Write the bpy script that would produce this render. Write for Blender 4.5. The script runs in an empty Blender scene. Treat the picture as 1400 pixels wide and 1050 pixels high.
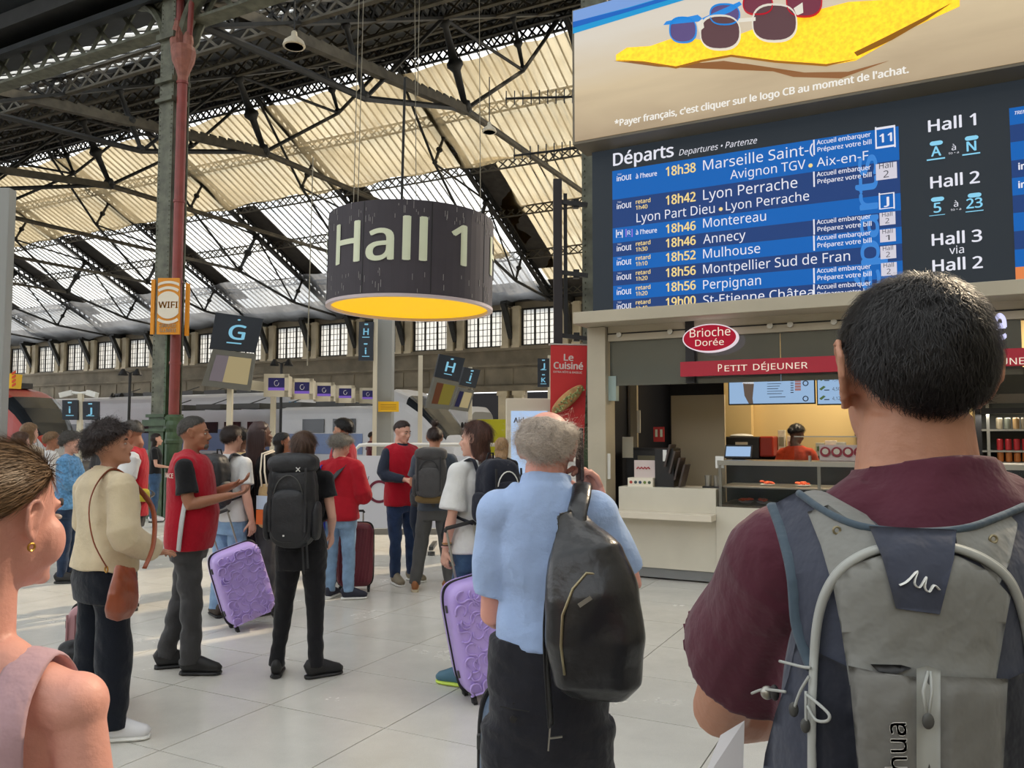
import bpy, bmesh, math, random
import numpy as np
from mathutils import Vector, Matrix, Euler
random.seed(7); RNG = np.random.default_rng(7)
C = bpy.context.collection
SC = bpy.context.scene
# ------------------------------------------------------------------ camera, sky, sun, exposure
F = 1100.0; CZ = 1.65; PITCH = math.atan((593-525)/F)
cam = bpy.data.cameras.new('camera'); camo = bpy.data.objects.new('camera', cam); C.objects.link(camo)
cam.sensor_width = 36; cam.lens = 36*F/1400; cam.clip_end = 500; cam.clip_start = 0.05
camo.location = (0, 0, CZ); camo.rotation_euler = (math.pi/2+PITCH, 0, 0)
SC.camera = camo
cam.dof.use_dof = False
SC.view_settings.view_transform = 'Standard'; SC.view_settings.look = 'None'
SC.view_settings.gamma = 1; SC.view_settings.exposure = 0.0; SC.view_settings.use_curve_mapping = False
w = bpy.data.worlds.new('sky'); SC.world = w; w.use_nodes = True
nt = w.node_tree; nt.nodes.clear()
bg = nt.nodes.new('ShaderNodeBackground'); wo = nt.nodes.new('ShaderNodeOutputWorld')
bg.inputs[0].default_value = (0.93, 0.96, 1.0, 1); bg.inputs[1].default_value = 2.3
nt.links.new(bg.outputs[0], wo.inputs[0])
U = np.array((-.8894, .4572, 0)); V = np.array((.4572, .8894, 0))
sun = bpy.data.lights.new('sun', 'SUN'); sun.energy = 2.6; sun.angle = math.radians(1.0); sun.color = (1.0, .80, .55)
suno = bpy.data.objects.new('sun', sun); C.objects.link(suno)
_sd = Vector(tuple(-(V*0.72 + U*(-0.25))))*1.0; _sd.z = -0.60
suno.rotation_euler = _sd.to_track_quat('-Z', 'Y').to_euler()

# ------------------------------------------------------------------ pixel helpers
_sp, _cp = math.sin(PITCH), math.cos(PITCH)
def ray(px, py):
    xc = (px-700)/F; yc = (525-py)/F
    Y = _cp - yc*_sp; Z = _sp + yc*_cp
    return np.array((xc/Y, 1.0, Z/Y))
def at(px, py, Y): return np.array((0, 0, CZ)) + ray(px, py)*Y
def flo(px, py, z=0.0):
    r = ray(px, py); return np.array((0, 0, CZ)) + r*((z-CZ)/r[2])
def hit(px, py, p0, n):
    r = ray(px, py); o = np.array((0, 0, CZ)); return o + r*(np.dot(p0-o, n)/np.dot(r, n))
def uv(t, s, z=0.0):                    # station frame: t along the tracks, s away from the far wall
    return U*t + V*(49.6-s) + np.array((0, 0, z))

# ------------------------------------------------------------------ materials
MATS = {}
def mat(name, col, rough=.6, metal=0., var=0., vs=8., bump=0., bs=60., emit=0., spec=.5, alpha=1., sheen=0., trans=0., stretch=None, island=None, coat=0.):
    if name in MATS: return MATS[name]
    m = bpy.data.materials.new(name); m.use_nodes = True; n = m.node_tree; b = n.nodes['Principled BSDF']
    c = tuple(col)+(1,)
    b.inputs['Base Color'].default_value = c; b.inputs['Roughness'].default_value = rough
    b.inputs['Metallic'].default_value = metal; b.inputs['Specular IOR Level'].default_value = spec
    if coat: b.inputs['Coat Weight'].default_value = coat; b.inputs['Coat Roughness'].default_value = .15
    if sheen: b.inputs['Sheen Weight'].default_value = sheen
    if emit: b.inputs['Emission Color'].default_value = c; b.inputs['Emission Strength'].default_value = emit
    if alpha < 1: b.inputs['Alpha'].default_value = alpha
    if trans: b.inputs['Transmission Weight'].default_value = trans
    if var or bump:
        tc = n.nodes.new('ShaderNodeTexCoord'); mp = n.nodes.new('ShaderNodeMapping'); n.links.new(tc.outputs['Object'], mp.inputs[0])
        if stretch: mp.inputs['Scale'].default_value = stretch
    if var:
        no = n.nodes.new('ShaderNodeTexNoise'); no.inputs['Scale'].default_value = vs; no.inputs['Detail'].default_value = 5
        n.links.new(mp.outputs[0], no.inputs[0])
        r = n.nodes.new('ShaderNodeValToRGB'); n.links.new(no.outputs[0], r.inputs[0])
        r.color_ramp.elements[0].position = .32; r.color_ramp.elements[1].position = .68
        r.color_ramp.elements[0].color = tuple(max(0, x*(1-var)) for x in col)+(1,)
        r.color_ramp.elements[1].color = tuple(min(1, x*(1+var)) for x in col)+(1,)
        n.links.new(r.outputs[0], b.inputs['Base Color'])
        if emit: n.links.new(r.outputs[0], b.inputs['Emission Color'])
    if island:
        g = n.nodes.new('ShaderNodeNewGeometry'); r = n.nodes.new('ShaderNodeValToRGB'); n.links.new(g.outputs['Random Per Island'], r.inputs[0])
        r.color_ramp.elements[0].color = tuple(x*(1-island) for x in col)+(1,)
        r.color_ramp.elements[1].color = tuple(min(1, x*(1+island)) for x in col)+(1,)
        n.links.new(r.outputs[0], b.inputs['Base Color'])
    if bump:
        no = n.nodes.new('ShaderNodeTexNoise'); no.inputs['Scale'].default_value = bs; no.inputs['Detail'].default_value = 4
        n.links.new(mp.outputs[0], no.inputs[0])
        bu = n.nodes.new('ShaderNodeBump'); bu.inputs['Strength'].default_value = bump; bu.inputs['Distance'].default_value = .015
        n.links.new(no.outputs[0], bu.inputs['Height']); n.links.new(bu.outputs[0], b.inputs['Normal'])
    MATS[name] = m; return m
def srgb(r, g, b):
    f = lambda c: (c/255)/12.92 if c/255 <= .04045 else ((c/255+.055)/1.055)**2.4
    return (f(r), f(g), f(b))
def lit(name, r, g, b, e=1.0):          # a back-lit or self-lit surface
    if name in MATS: return MATS[name]
    m = bpy.data.materials.new(name); m.use_nodes = True; n = m.node_tree; p = n.nodes['Principled BSDF']
    c = srgb(r, g, b)
    p.inputs['Base Color'].default_value = tuple(x*.12 for x in c)+(1,); p.inputs['Roughness'].default_value = .5
    p.inputs['Specular IOR Level'].default_value = .2
    p.inputs['Emission Color'].default_value = c+(1,); p.inputs['Emission Strength'].default_value = e
    MATS[name] = m; return m

# ------------------------------------------------------------------ mesh builder
class MB:
    def __init__(s): s.v = []; s.f = []; s.mi = []; s.n = 0
    def add(s, v, f, mi=0):
        v = np.asarray(v, float); s.v.append(v); s.f += [tuple(i+s.n for i in q) for q in f]; s.mi += [mi]*len(f); s.n += len(v); return s
    def box(s, c, size, R=None, mi=0):
        x, y, z = (a/2 for a in size)
        v = np.array([(i*x, j*y, k*z) for i in (-1, 1) for j in (-1, 1) for k in (-1, 1)])
        if R is not None: v = v@np.asarray(R).T
        return s.add(v+np.asarray(c), [(0, 1, 3, 2), (4, 6, 7, 5), (0, 4, 5, 1), (2, 3, 7, 6), (0, 2, 6, 4), (1, 5, 7, 3)], mi)
    def bar(s, a, b, w, h=None, up=(0, 0, 1), mi=0):       # rectangular bar between two points
        a = np.asarray(a, float); b = np.asarray(b, float); d = b-a; L = np.linalg.norm(d)
        if L < 1e-6: return s
        d /= L; up = np.asarray(up, float)
        x = np.cross(d, up)
        if np.linalg.norm(x) < 1e-4: x = np.cross(d, (1, 0, 0.))
        x /= np.linalg.norm(x); z = np.cross(x, d)
        return s.box((a+b)/2, (w, L, h or w), np.stack((x, d, z), 1), mi)
    def tube(s, pts, rad, seg=10, up=None, cap=True, closed=False, mi=0, sup=2.0):
        P = [np.asarray(p, float) for p in pts]; n = len(P)
        if np.isscalar(rad): rad = [rad]*n
        R = [(r, r) if np.isscalar(r) else tuple(r) for r in rad]
        ang = np.linspace(0, 2*math.pi, seg, endpoint=False)
        ca, sa = np.cos(ang), np.sin(ang)
        ca = np.sign(ca)*abs(ca)**(2/sup); sa = np.sign(sa)*abs(sa)**(2/sup)
        V_ = []; ref = None
        for i in range(n):
            if closed: d = P[(i+1) % n]-P[i-1]
            else: d = P[min(i+1, n-1)]-P[max(i-1, 0)]
            d = d/(np.linalg.norm(d)+1e-9)
            if up is not None: x = np.cross(np.asarray(up, float), d)
            elif ref is not None: x = ref-d*np.dot(ref, d)
            else: x = np.cross((0, 0, 1.), d)
            if np.linalg.norm(x) < 1e-3: x = np.cross((0, 1., 0), d)
            if np.linalg.norm(x) < 1e-3: x = np.array((1., 0, 0))
            x = x/np.linalg.norm(x); ref = x; y = np.cross(d, x)
            V_.append(P[i]+np.outer(ca*R[i][0], x)+np.outer(sa*R[i][1], y))
        V_ = np.concatenate(V_); f = []
        m = n if closed else n-1
        for i in range(m):
            a = i*seg; b = ((i+1) % n)*seg
            for j in range(seg):
                k = (j+1) % seg; f.append((a+j, a+k, b+k, b+j))
        if cap and not closed:
            f.append(tuple(range(seg-1, -1, -1))); f.append(tuple(range((n-1)*seg, n*seg)))
        return s.add(V_, f, mi)
    def cyl(s, a, b, r, seg=12, mi=0, r2=None): return s.tube([a, b], [r, r if r2 is None else r2], seg, mi=mi)
    def ell(s, c, r, R=None, nu=16, nv=10, mi=0, sup=None):
        th = np.linspace(0, math.pi, nv+1)[1:-1]; ph = np.linspace(0, 2*math.pi, nu, endpoint=False)
        v = [(0, 0, 1)]+[(math.sin(t)*math.cos(p), math.sin(t)*math.sin(p), math.cos(t)) for t in th for p in ph]+[(0, 0, -1)]
        v = np.array(v, float)
        if sup: v = np.sign(v)*abs(v)**(2/sup)
        v *= np.asarray(r, float)
        if R is not None: v = v@np.asarray(R).T
        f = [(0, 1+j, 1+(j+1) % nu) for j in range(nu)]
        for i in range(nv-2):
            for j in range(nu):
                a = 1+i*nu; k = (j+1) % nu; f.append((a+j, a+nu+j, a+nu+k, a+k))
        a = 1+(nv-2)*nu; l = len(v)-1
        f += [(a+j, l, a+(j+1) % nu) for j in range(nu)]
        return s.add(v+np.asarray(c, float), f, mi)
    def poly(s, pts, th=None, n=None, mi=0):              # flat polygon, extruded by th along n when given
        P = np.asarray(pts, float)
        if th is None: return s.add(P, [tuple(range(len(P)))], mi)
        n = np.asarray(n, float); k = len(P)
        v = np.concatenate((P, P-n*th))
        f = [tuple(range(k)), tuple(range(2*k-1, k-1, -1))]+[(i, (i+1) % k, k+(i+1) % k, k+i) for i in range(k)]
        return s.add(v, f, mi)
    def lathe(s, prof, c=(0, 0, 0), seg=20, R=None, mi=0):
        ang = np.linspace(0, 2*math.pi, seg, endpoint=False)
        v = np.array([(r*math.cos(a), r*math.sin(a), z) for r, z in prof for a in ang])
        if R is not None: v = v@np.asarray(R).T
        f = [(i*seg+j, i*seg+(j+1) % seg, (i+1)*seg+(j+1) % seg, (i+1)*seg+j) for i in range(len(prof)-1) for j in range(seg)]
        f.append(tuple(range(seg-1, -1, -1))); f.append(tuple(range((len(prof)-1)*seg, len(prof)*seg)))
        return s.add(v+np.asarray(c, float), f, mi)
    def verts(s): return np.concatenate(s.v) if s.v else np.zeros((0, 3))
    def mesh(s, name, mats, inv=None, smooth=False):
        v = s.verts()
        if inv is not None: v = v@inv[:3, :3].T+inv[:3, 3]
        me = bpy.data.meshes.new(name); me.from_pydata(v.tolist(), [], s.f)
        for m in (mats if isinstance(mats, (list, tuple)) else [mats]): me.materials.append(m)
        if max(s.mi or [0]) > 0: me.polygons.foreach_set('material_index', s.mi)
        if smooth: me.polygons.foreach_set('use_smooth', [True]*len(me.polygons))
        me.update(); return me
def obj(name, mb, m, parent=None, world=False, smooth=False, label=None, kind=None, bevel=0):
    """one mesh object; world=True: the builder holds world coordinates, parent's frame is undone"""
    inv = None
    if parent and world:
        r = parent
        while r.parent: r = r.parent
        inv = np.array(r.matrix_basis.inverted())
    me = mb.mesh(name, m, inv, smooth) if isinstance(mb, MB) else mb
    o = bpy.data.objects.new(name, me); C.objects.link(o)
    if parent: o.parent = parent
    if label: o['label'] = label
    if kind: o['kind'] = kind
    if bevel:
        b = o.modifiers.new('b', 'BEVEL'); b.width = bevel; b.segments = 2; b.limit_method = 'ANGLE'
    return o
def thing(name, label, cat, loc=(0, 0, 0), rz=0., group=None):
    o = bpy.data.objects.new(name, None); C.objects.link(o); o.empty_display_size = .1
    o.matrix_basis = Matrix.Translation(Vector(tuple(float(x) for x in loc))) @ Matrix.Rotation(rz, 4, 'Z')
    o['label'] = label; o['category'] = cat
    if group: o['group'] = group
    return o
def tag(o, label, cat, group=None, kind=None):
    o['label'] = label; o['category'] = cat
    if group: o['group'] = group
    if kind: o['kind'] = kind
    return o
def struct(o, label, cat='structure'):
    o['kind'] = 'structure'; o['label'] = label; o['category'] = cat; return o
def copy_tree(o, parent=None):
    c = o.copy(); C.objects.link(c); c.parent = parent
    for ch in list(o.children): copy_tree(ch, c)
    return c
def rotz(a): c, s = math.cos(a), math.sin(a); return np.array(((c, -s, 0), (s, c, 0), (0, 0, 1)))
ANG_U = math.atan2(-.4572, .8894)         # rotation that turns local +x to the kiosk's right hand (-U)
# ------------------------------------------------------------------ lettering
_tc = {}
FONT = None
try:                                       # Blender's own interface font, when the build carries it
    import os
    FONT = bpy.data.fonts.load(os.path.join(bpy.utils.resource_path('LOCAL'), 'datafiles', 'fonts', 'NotoSansHebrew-Regular.woff2'))
except Exception: FONT = None
def text_mesh(body, bold=0., extrude=0.0):
    k = (body, bold, extrude)
    if k in _tc: return _tc[k]
    cu = bpy.data.curves.new('t', 'FONT'); cu.body = body
    if FONT: cu.font = FONT
    cu.size = 1; cu.extrude = extrude; cu.resolution_u = 3
    o = bpy.data.objects.new('t', cu); C.objects.link(o)
    dg = bpy.context.evaluated_depsgraph_get(); me = o.evaluated_get(dg).to_mesh()
    v = np.array([tuple(x.co) for x in me.vertices]) if len(me.vertices) else np.zeros((1, 3)); f = [tuple(p.vertices) for p in me.polygons]
    o.to_mesh_clear(); bpy.data.objects.remove(o); bpy.data.curves.remove(cu)
    if bold:
        n_ = len(v); d_ = [(-1.6*bold, 0, 0), (1.6*bold, 0, 0), (0, bold, 0), (0, -bold, 0)]
        f = [tuple(i+n_*q for i in p) for q in range(4) for p in f]; v = np.concatenate([v+np.array(x) for x in d_])
    _tc[k] = (v, f); return v, f
CAP = float(text_mesh('H')[0][:, 1].max())
class Pane:
    """a flat face in the world: p0 origin, ex right, ez up, n outward; P(px,py) gives local (a,b)"""
    def __init__(s, p0, ex, ez=(0, 0, 1)):
        s.p0 = np.asarray(p0, float); s.ex = np.asarray(ex, float)/np.linalg.norm(ex); ez = np.asarray(ez, float)
        ez = ez-s.ex*np.dot(ez, s.ex); s.ez = ez/np.linalg.norm(ez)
        s.n = np.cross(s.ex, s.ez)
    def P(s, px, py):
        h = hit(px, py, s.p0, s.n)-s.p0; return np.array((np.dot(h, s.ex), np.dot(h, s.ez)))
    def W(s, a, b, o=0.): return s.p0+s.ex*a+s.ez*b+s.n*o
    def rectab(s, mb, a0, b0, a1, b1, o=0., th=.004, mi=0):
        return mb.poly([s.W(a0, b0, o), s.W(a1, b0, o), s.W(a1, b1, o), s.W(a0, b1, o)], th, s.n, mi)
    def rect(s, mb, x0, y0, x1, y1, o=0., th=.004, mi=0):      # px of the lower-left and upper-right corners
        a0, b0 = s.P(x0, y0); a1, b1 = s.P(x1, y1); return s.rectab(mb, a0, b0, a1, b1, o, th, mi)
    def polypx(s, mb, pts, o=0., th=.004, mi=0):
        q = [s.P(*p) for p in pts]; return mb.poly([s.W(a, b, o) for a, b in q], th, s.n, mi)
    def text(s, mb, body, x0, y0, x1, hpx, o=.006, bold=.0, mi=0, capref=None, y1=None, italic=0.):
        """baseline-left at (x0,y0), right end at column x1, capital height hpx pixels"""
        v, f = text_mesh(body, bold, 0.)
        a0, b0 = s.P(x0, y0); a1, _ = s.P(x1, y0); _, b1 = s.P(x0, y0-hpx)
        capref = CAP; v = v.copy(); x = v[:, 0]; w_ = max(x.max()-x.min(), 1e-3)
        q = (x-x.min())/w_*(a1-a0); h = v[:, 1]/capref*(b1-b0)
        q = q+italic*h
        P = s.p0+np.outer(a0+q, s.ex)+np.outer(b0+h, s.ez)+s.n*o
        return mb.add(P, f, mi)
# ================================================================== THE HALL
M_iron = mat('painted_iron_dark', (.022, .022, .021), .55, .3, var=.3, vs=3)
M_irongrey = mat('riveted_grey_green_iron', srgb(98, 100, 86), .6, .1, var=.35, vs=5, bump=.3, bs=20)
M_irongreen = mat('green_painted_iron', srgb(62, 84, 58), .45, 0, var=.3, vs=6)
M_redpipe = mat('red_oxide_paint', srgb(134, 60, 56), .45, 0, var=.2, vs=3)
M_lattice = mat('weathered_lattice_iron', srgb(84, 78, 66), .7, .1, var=.3, vs=3)
M_roof = mat('sooted_roof_boarding', (.012, .016, .02), .8, 0, var=.4, vs=1.5)
M_wallst = mat('sooty_masonry', srgb(128, 119, 102), .85, 0, var=.25, vs=.7, bump=.4, bs=6)
M_wallst2 = mat('pale_cut_stone', srgb(196, 184, 158), .8, 0, var=.15, vs=1)
M_black = mat('black_paint', (.012, .012, .013), .5)
M_joint = mat('floor_joint', srgb(105, 100, 92), .8)
# ---- floor
def floor_mat(name, base, spk):
    m = bpy.data.materials.new(name); m.use_nodes = True; n = m.node_tree; b = n.nodes['Principled BSDF']; L = n.links.new
    tc = n.nodes.new('ShaderNodeTexCoord')
    geo = n.nodes.new('ShaderNodeNewGeometry'); oi = n.nodes.new('ShaderNodeObjectInfo')
    n1 = n.nodes.new('ShaderNodeTexNoise'); n1.inputs['Scale'].default_value = 1.1; n1.inputs['Detail'].default_value = 6; n1.inputs['Roughness'].default_value = .7
    n2 = n.nodes.new('ShaderNodeTexVoronoi'); n2.inputs['Scale'].default_value = 95
    n3 = n.nodes.new('ShaderNodeTexNoise'); n3.inputs['Scale'].default_value = 240; n3.inputs['Detail'].default_value = 2
    for q in (n1, n2, n3): L(geo.outputs['Position'], q.inputs['Vector'])
    r1 = n.nodes.new('ShaderNodeValToRGB'); L(n1.outputs[0], r1.inputs[0])
    r1.color_ramp.elements[0].position = .3; r1.color_ramp.elements[1].position = .7
    r1.color_ramp.elements[0].color = tuple(x*.86 for x in base)+(1,); r1.color_ramp.elements[1].color = tuple(x*1.06 for x in base)+(1,)
    r2 = n.nodes.new('ShaderNodeValToRGB'); L(n3.outputs[0], r2.inputs[0])
    r2.color_ramp.elements[0].position = .36; r2.color_ramp.elements[0].color = (spk, spk, spk*.97, 1)
    r2.color_ramp.elements[1].position = .5; r2.color_ramp.elements[1].color = (1, 1, 1, 1)
    mx = n.nodes.new('ShaderNodeMix'); mx.data_type = 'RGBA'; mx.blend_type = 'MULTIPLY'; mx.inputs[0].default_value = .6
    L(r1.outputs[0], mx.inputs[6]); L(r2.outputs[0], mx.inputs[7])
    m2 = n.nodes.new('ShaderNodeMix'); m2.data_type = 'RGBA'; m2.blend_type = 'MULTIPLY'; m2.inputs[0].default_value = .10
    rr = n.nodes.new('ShaderNodeValToRGB'); L(oi.outputs['Random'], rr.inputs[0]); rr.color_ramp.elements[0].color = (.6, .6, .6, 1)
    L(mx.outputs[2], m2.inputs[6]); L(rr.outputs[0], m2.inputs[7]); L(m2.outputs[2], b.inputs['Base Color'])
    rg = n.nodes.new('ShaderNodeMapRange'); L(n1.outputs[0], rg.inputs[0]); rg.inputs[3].default_value = .16; rg.inputs[4].default_value = .34
    L(rg.outputs[0], b.inputs['Roughness']); b.inputs['Specular IOR Level'].default_value = .42
    return m
M_floor = floor_mat('polished_terrazzo', srgb(218, 215, 207), .80)
fl = thing('floor', 'pale speckled terrazzo floor of the station concourse', 'floor'); fl['kind'] = 'structure'
mb = MB(); mb.box((0, 30, -.032), (150, 120, .05)); obj('bedding', mb, M_joint, fl)
tile_l, tile_w = .855, .80
tm = None; cnt = 0; far = MB(); Rt = rotz(math.atan2(U[1], U[0]))
b0 = 3.79-20*tile_w; a0 = 2.75-40*tile_l
grid = []
for j in range(150):
    for i in range(-60, 140):
        tc_ = a0+(i+.5)*tile_l + (0 if True else 0); vd = b0+(j+.5)*tile_w
        p = U*tc_+V*vd
        if p[1] < 1.0 or abs(p[0]) > p[1]*.72+1.2 or p[1] > 60: continue
        grid.append((p[1], p, i, j))
grid.sort(key=lambda g: g[0])
for k, (y, p, i, j) in enumerate(grid):
    if k < 290:
        if tm is None:
            q = MB(); q.box((0, 0, -.004), (tile_l-.007, tile_w-.007, .008)); tm = q.mesh('terrazzo_tile', M_floor)
        o = bpy.data.objects.new('tile', tm); C.objects.link(o); o.parent = fl; o.location = (p[0], p[1], 0); o.rotation_euler = (0, 0, math.atan2(U[1], U[0])+math.pi)
    elif y < 34: far.box(p+np.array((0, 0, -.004)), (tile_l-.007, tile_w-.007, .008), Rt)
o = obj('distant_tiling', far, M_floor, fl, kind='stuff')
mb = MB()
c_ = U*30+V*60; mb.box(c_+np.array((0, 0, -.0055)), (150, 56, .009), Rt); obj('platform_surface', mb, M_floor, fl)
# ---- far wall with windows
ZE, ZR, SR, SN = 11.2, 20.35, 18.6, 38.4      # eave, ridge, ridge s, near eave s
def roofz(s): return ZE+.492*s if s <= SR else ZR-.492*(s-SR)
wl = thing('wall_far', 'long soot-stained masonry side wall of the train hall', 'wall', uv(0, 0)); wl['kind'] = 'structure'
T0, T1 = 6., 100.
def uvbox(mb, t0, t1, s0, s1, z0, z1, mi=0):
    return mb.box(uv((t0+t1)/2, (s0+s1)/2, (z0+z1)/2), (abs(t1-t0), abs(s1-s0), abs(z1-z0)), Rt, mi)
PIT = 4.5; t_first = 9.75
wins = [t_first+PIT*k for k in range(20)]
mb = MB()
uvbox(mb, T0, T1, -.6, 0, 4.6, 7.7); uvbox(mb, T0, T1, -.6, 0, 10.35, 12.2)
for k in range(21):
    t = t_first-PIT/2+PIT*k; uvbox(mb, t-.72, t+.72, -.6, 0, 7.7, 10.35)
for k in range(0, 21, 2):
    t = t_first-PIT/2+PIT*k; uvbox(mb, t-.9, t+.9, -.6, -.05, 0, 4.6)
obj('masonry', mb, M_wallst, wl, world=True)
mb = MB()
uvbox(mb, T0, T1, 0, .30, 7.45, 7.7); uvbox(mb, T0, T1, 0, .22, 6.35, 6.5); uvbox(mb, T0, T1, 0, .4, 4.6, 4.95)
for k in range(40): t = T0+1+k*2.3; uvbox(mb, t, t+1.9, 0, .06, 5.1, 6.2)
obj('string_course', mb, M_wallst, wl, world=True)
q = MB(); q.box((0, -.13, 1.45), (.5, .3, 2.9)); q.box((0, -.16, 2.8), (.62, .38, .16)); q.box((0, -.16, .08), (.6, .36, .16)); pm = q.mesh('pilaster', M_wallst2)
for k in range(21):
    for d in (-.42, .42):
        o = bpy.data.objects.new('pilaster', pm); C.objects.link(o); o.parent = wl
        w_ = uv(t_first-PIT/2+PIT*k+d, 0, 7.6)-uv(0, 0); o.location = w_; o.rotation_euler = (0, 0, ANG_U)
q = MB(); q.box((0, -.13, 2.3), (.62, .36, 4.6)); q.box((0, -.15, 4.45), (.8, .46, .3)); pm2 = q.mesh('stone_pier', M_wallst2)
for k in range(0, 21, 2):
    for d in (-.6, .6):
        o = bpy.data.objects.new('stone_pier', pm2); C.objects.link(o); o.parent = wl
        w_ = uv(t_first-PIT/2+PIT*k+d, 0, 0)-uv(0, 0); o.location = w_; o.rotation_euler = (0, 0, ANG_U)
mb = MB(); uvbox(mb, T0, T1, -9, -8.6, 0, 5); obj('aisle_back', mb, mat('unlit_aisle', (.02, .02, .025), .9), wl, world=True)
mb = MB(); uvbox(mb, 40, T1, -5, -4.8, .0, 3.9); obj('pale_aisle_wall', mb, M_wallst2, wl, world=True)
# brackets over pilasters
mb = MB()
for k in range(21):
    t = t_first-PIT/2+PIT*k
    mb.bar(uv(t, .1, 8.3), uv(t, 1.3, 10.6), .35, .3); mb.box(uv(t, .6, 10.6), (.5, 1.3, .35), Rt)
obj('roof_bracket', mb, M_iron, wl, world=True, kind='stuff')
# window module
M_pane = bpy.data.materials.new('milky_window_glass'); M_pane.use_nodes = True; n = M_pane.node_tree; n.nodes.clear()
def glassmat(m, col, tcol, fac, nscale=.6, lo=.3, hi=.7, vv=.2):
    n = m.node_tree; out = n.nodes.new('ShaderNodeOutputMaterial'); a = n.nodes.new('ShaderNodeBsdfTransparent'); b = n.nodes.new('ShaderNodeBsdfTranslucent')
    a.inputs[0].default_value = tuple(tcol)+(1,); b.inputs[0].default_value = tuple(col)+(1,)
    mx = n.nodes.new('ShaderNodeMixShader'); no = n.nodes.new('ShaderNodeTexNoise'); no.inputs['Scale'].default_value = nscale; no.inputs['Detail'].default_value = 4
    tc = n.nodes.new('ShaderNodeTexCoord'); n.links.new(tc.outputs['Object'], no.inputs['Vector'])
    r = n.nodes.new('ShaderNodeMapRange'); n.links.new(no.outputs[0], r.inputs[0]); r.inputs[1].default_value = lo; r.inputs[2].default_value = hi
    r.inputs[3].default_value = max(0, fac-vv); r.inputs[4].default_value = min(1, fac+vv)
    n.links.new(r.outputs[0], mx.inputs[0]); n.links.new(a.outputs[0], mx.inputs[1]); n.links.new(b.outputs[0], mx.inputs[2]); n.links.new(mx.outputs[0], out.inputs[0])
glassmat(M_pane, (.78, .78, .76), (.62, .62, .60), .6, 1.5)
def win_meshes():
    W_, H_ = 3.06, 2.65
    fr = MB()
    for x in (-W_/2+.06, W_/2-.06): fr.box((x, 0, H_/2), (.12, .12, H_))
    for z in (.06, H_-.06): fr.box((0, 0, z), (W_, .12, .12))
    for x in (-.53, .53): fr.box((x, 0, H_/2), (.13, .12, H_))
    mu = MB()
    for k in range(3):
        for j in range(1, 3): mu.box((-1.03+k*1.04-.0-.17*3+.35*j, 0, H_/2), (.035, .05, H_-.1))
    for k in range(1, 6): mu.box((0, 0, k*H_/6), (W_-.1, .05, .035))
    pa = MB(); pa.box((0, .0, H_/2), (1.0, .012, H_-.15))
    return fr.mesh('window_frame', M_iron), mu.mesh('muntins', M_iron), pa.mesh('pane', M_pane)
wf, wm, wp = win_meshes()
for k, t in enumerate(wins):
    o = thing('window_%d' % (k+1), 'multi-paned iron window high in the far wall, number %d from the red banner' % (k+1) if False else 'tall gridded iron window between stone pilasters, in bay %d of the wall counted from the banner' % (k+1), 'window', uv(t, -.15, 7.7), ANG_U)
    o['kind'] = 'structure'
    for nm, me in (('window_frame', wf), ('muntins', wm)):
        c = bpy.data.objects.new(nm, me); C.objects.link(c); c.parent = o
    for x in (-1.04, 0, 1.04):
        c = bpy.data.objects.new('pane', wp); C.objects.link(c); c.parent = o; c.location = (x, .02, 0)
# ---- ceiling: far slope glazed, near slope dark boarding
ce = thing('ceiling', 'pitched iron and glass roof of the train hall, dark boarding on the near slope', 'roof', uv(0, 0)); ce['kind'] = 'structure'
def rp(t, s, dz=0.): return uv(t, s, roofz(s)+dz)
M_rg = bpy.data.materials.new('roof_glass'); M_rg.use_nodes = True; M_rg.node_tree.nodes.clear()
glassmat(M_rg, (.86, .84, .78), (.90, .92, .93), .22, .35)
slope_up = np.cross(U, (uv(0, 10, roofz(10))-uv(0, 0, roofz(0)))); slope_up /= np.linalg.norm(slope_up)
if slope_up[2] < 0: slope_up = -slope_up
TA, TB = 2., 92.
def slab(mb, t0, t1, s0, s1, dz, th=.05, mi=0):
    P = [rp(t0, s0, dz), rp(t1, s0, dz), rp(t1, s1, dz), rp(t0, s1, dz)]
    n = np.cross(P[1]-P[0], P[3]-P[0]); n /= np.linalg.norm(n)
    return mb.poly(P, th, n, mi)
# glass in rows of panes between the purlins
purl_s = [0.6, 4.2, 7.8, 11.2, 14.6, 17.7]
pm = {}
rows = [(.6, 4.2), (4.2, 7.8), (7.8, 11.2), (11.2, 14.6), (14.6, 17.7)]
for r, (s0, s1) in enumerate(rows):
    mb = MB(); k = TA
    while k < TB:
        slab(mb, k+.02, k+.48, s0+.05, s1-.05, .12, .015); k += .5
    obj('pane_row', mb, M_rg, ce, world=True, kind='stuff', label=None)
bm = None
L_ = (rp(0, .6, .1)-rp(0, 17.7, .1))
for k in range(int((TB-TA)/.5)):
    if bm is None:
        q = MB(); q.bar(rp(0, .6, .13)-rp(0, 0), rp(0, 17.7, .13)-rp(0, 0), .055, .10); bm = q.mesh('glazing_bar', M_iron)
    o = bpy.data.objects.new('glazing_bar', bm); C.objects.link(o); o.parent = ce
    o.location = rp(TA+.5*k, 0)-uv(0, 0)
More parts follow.
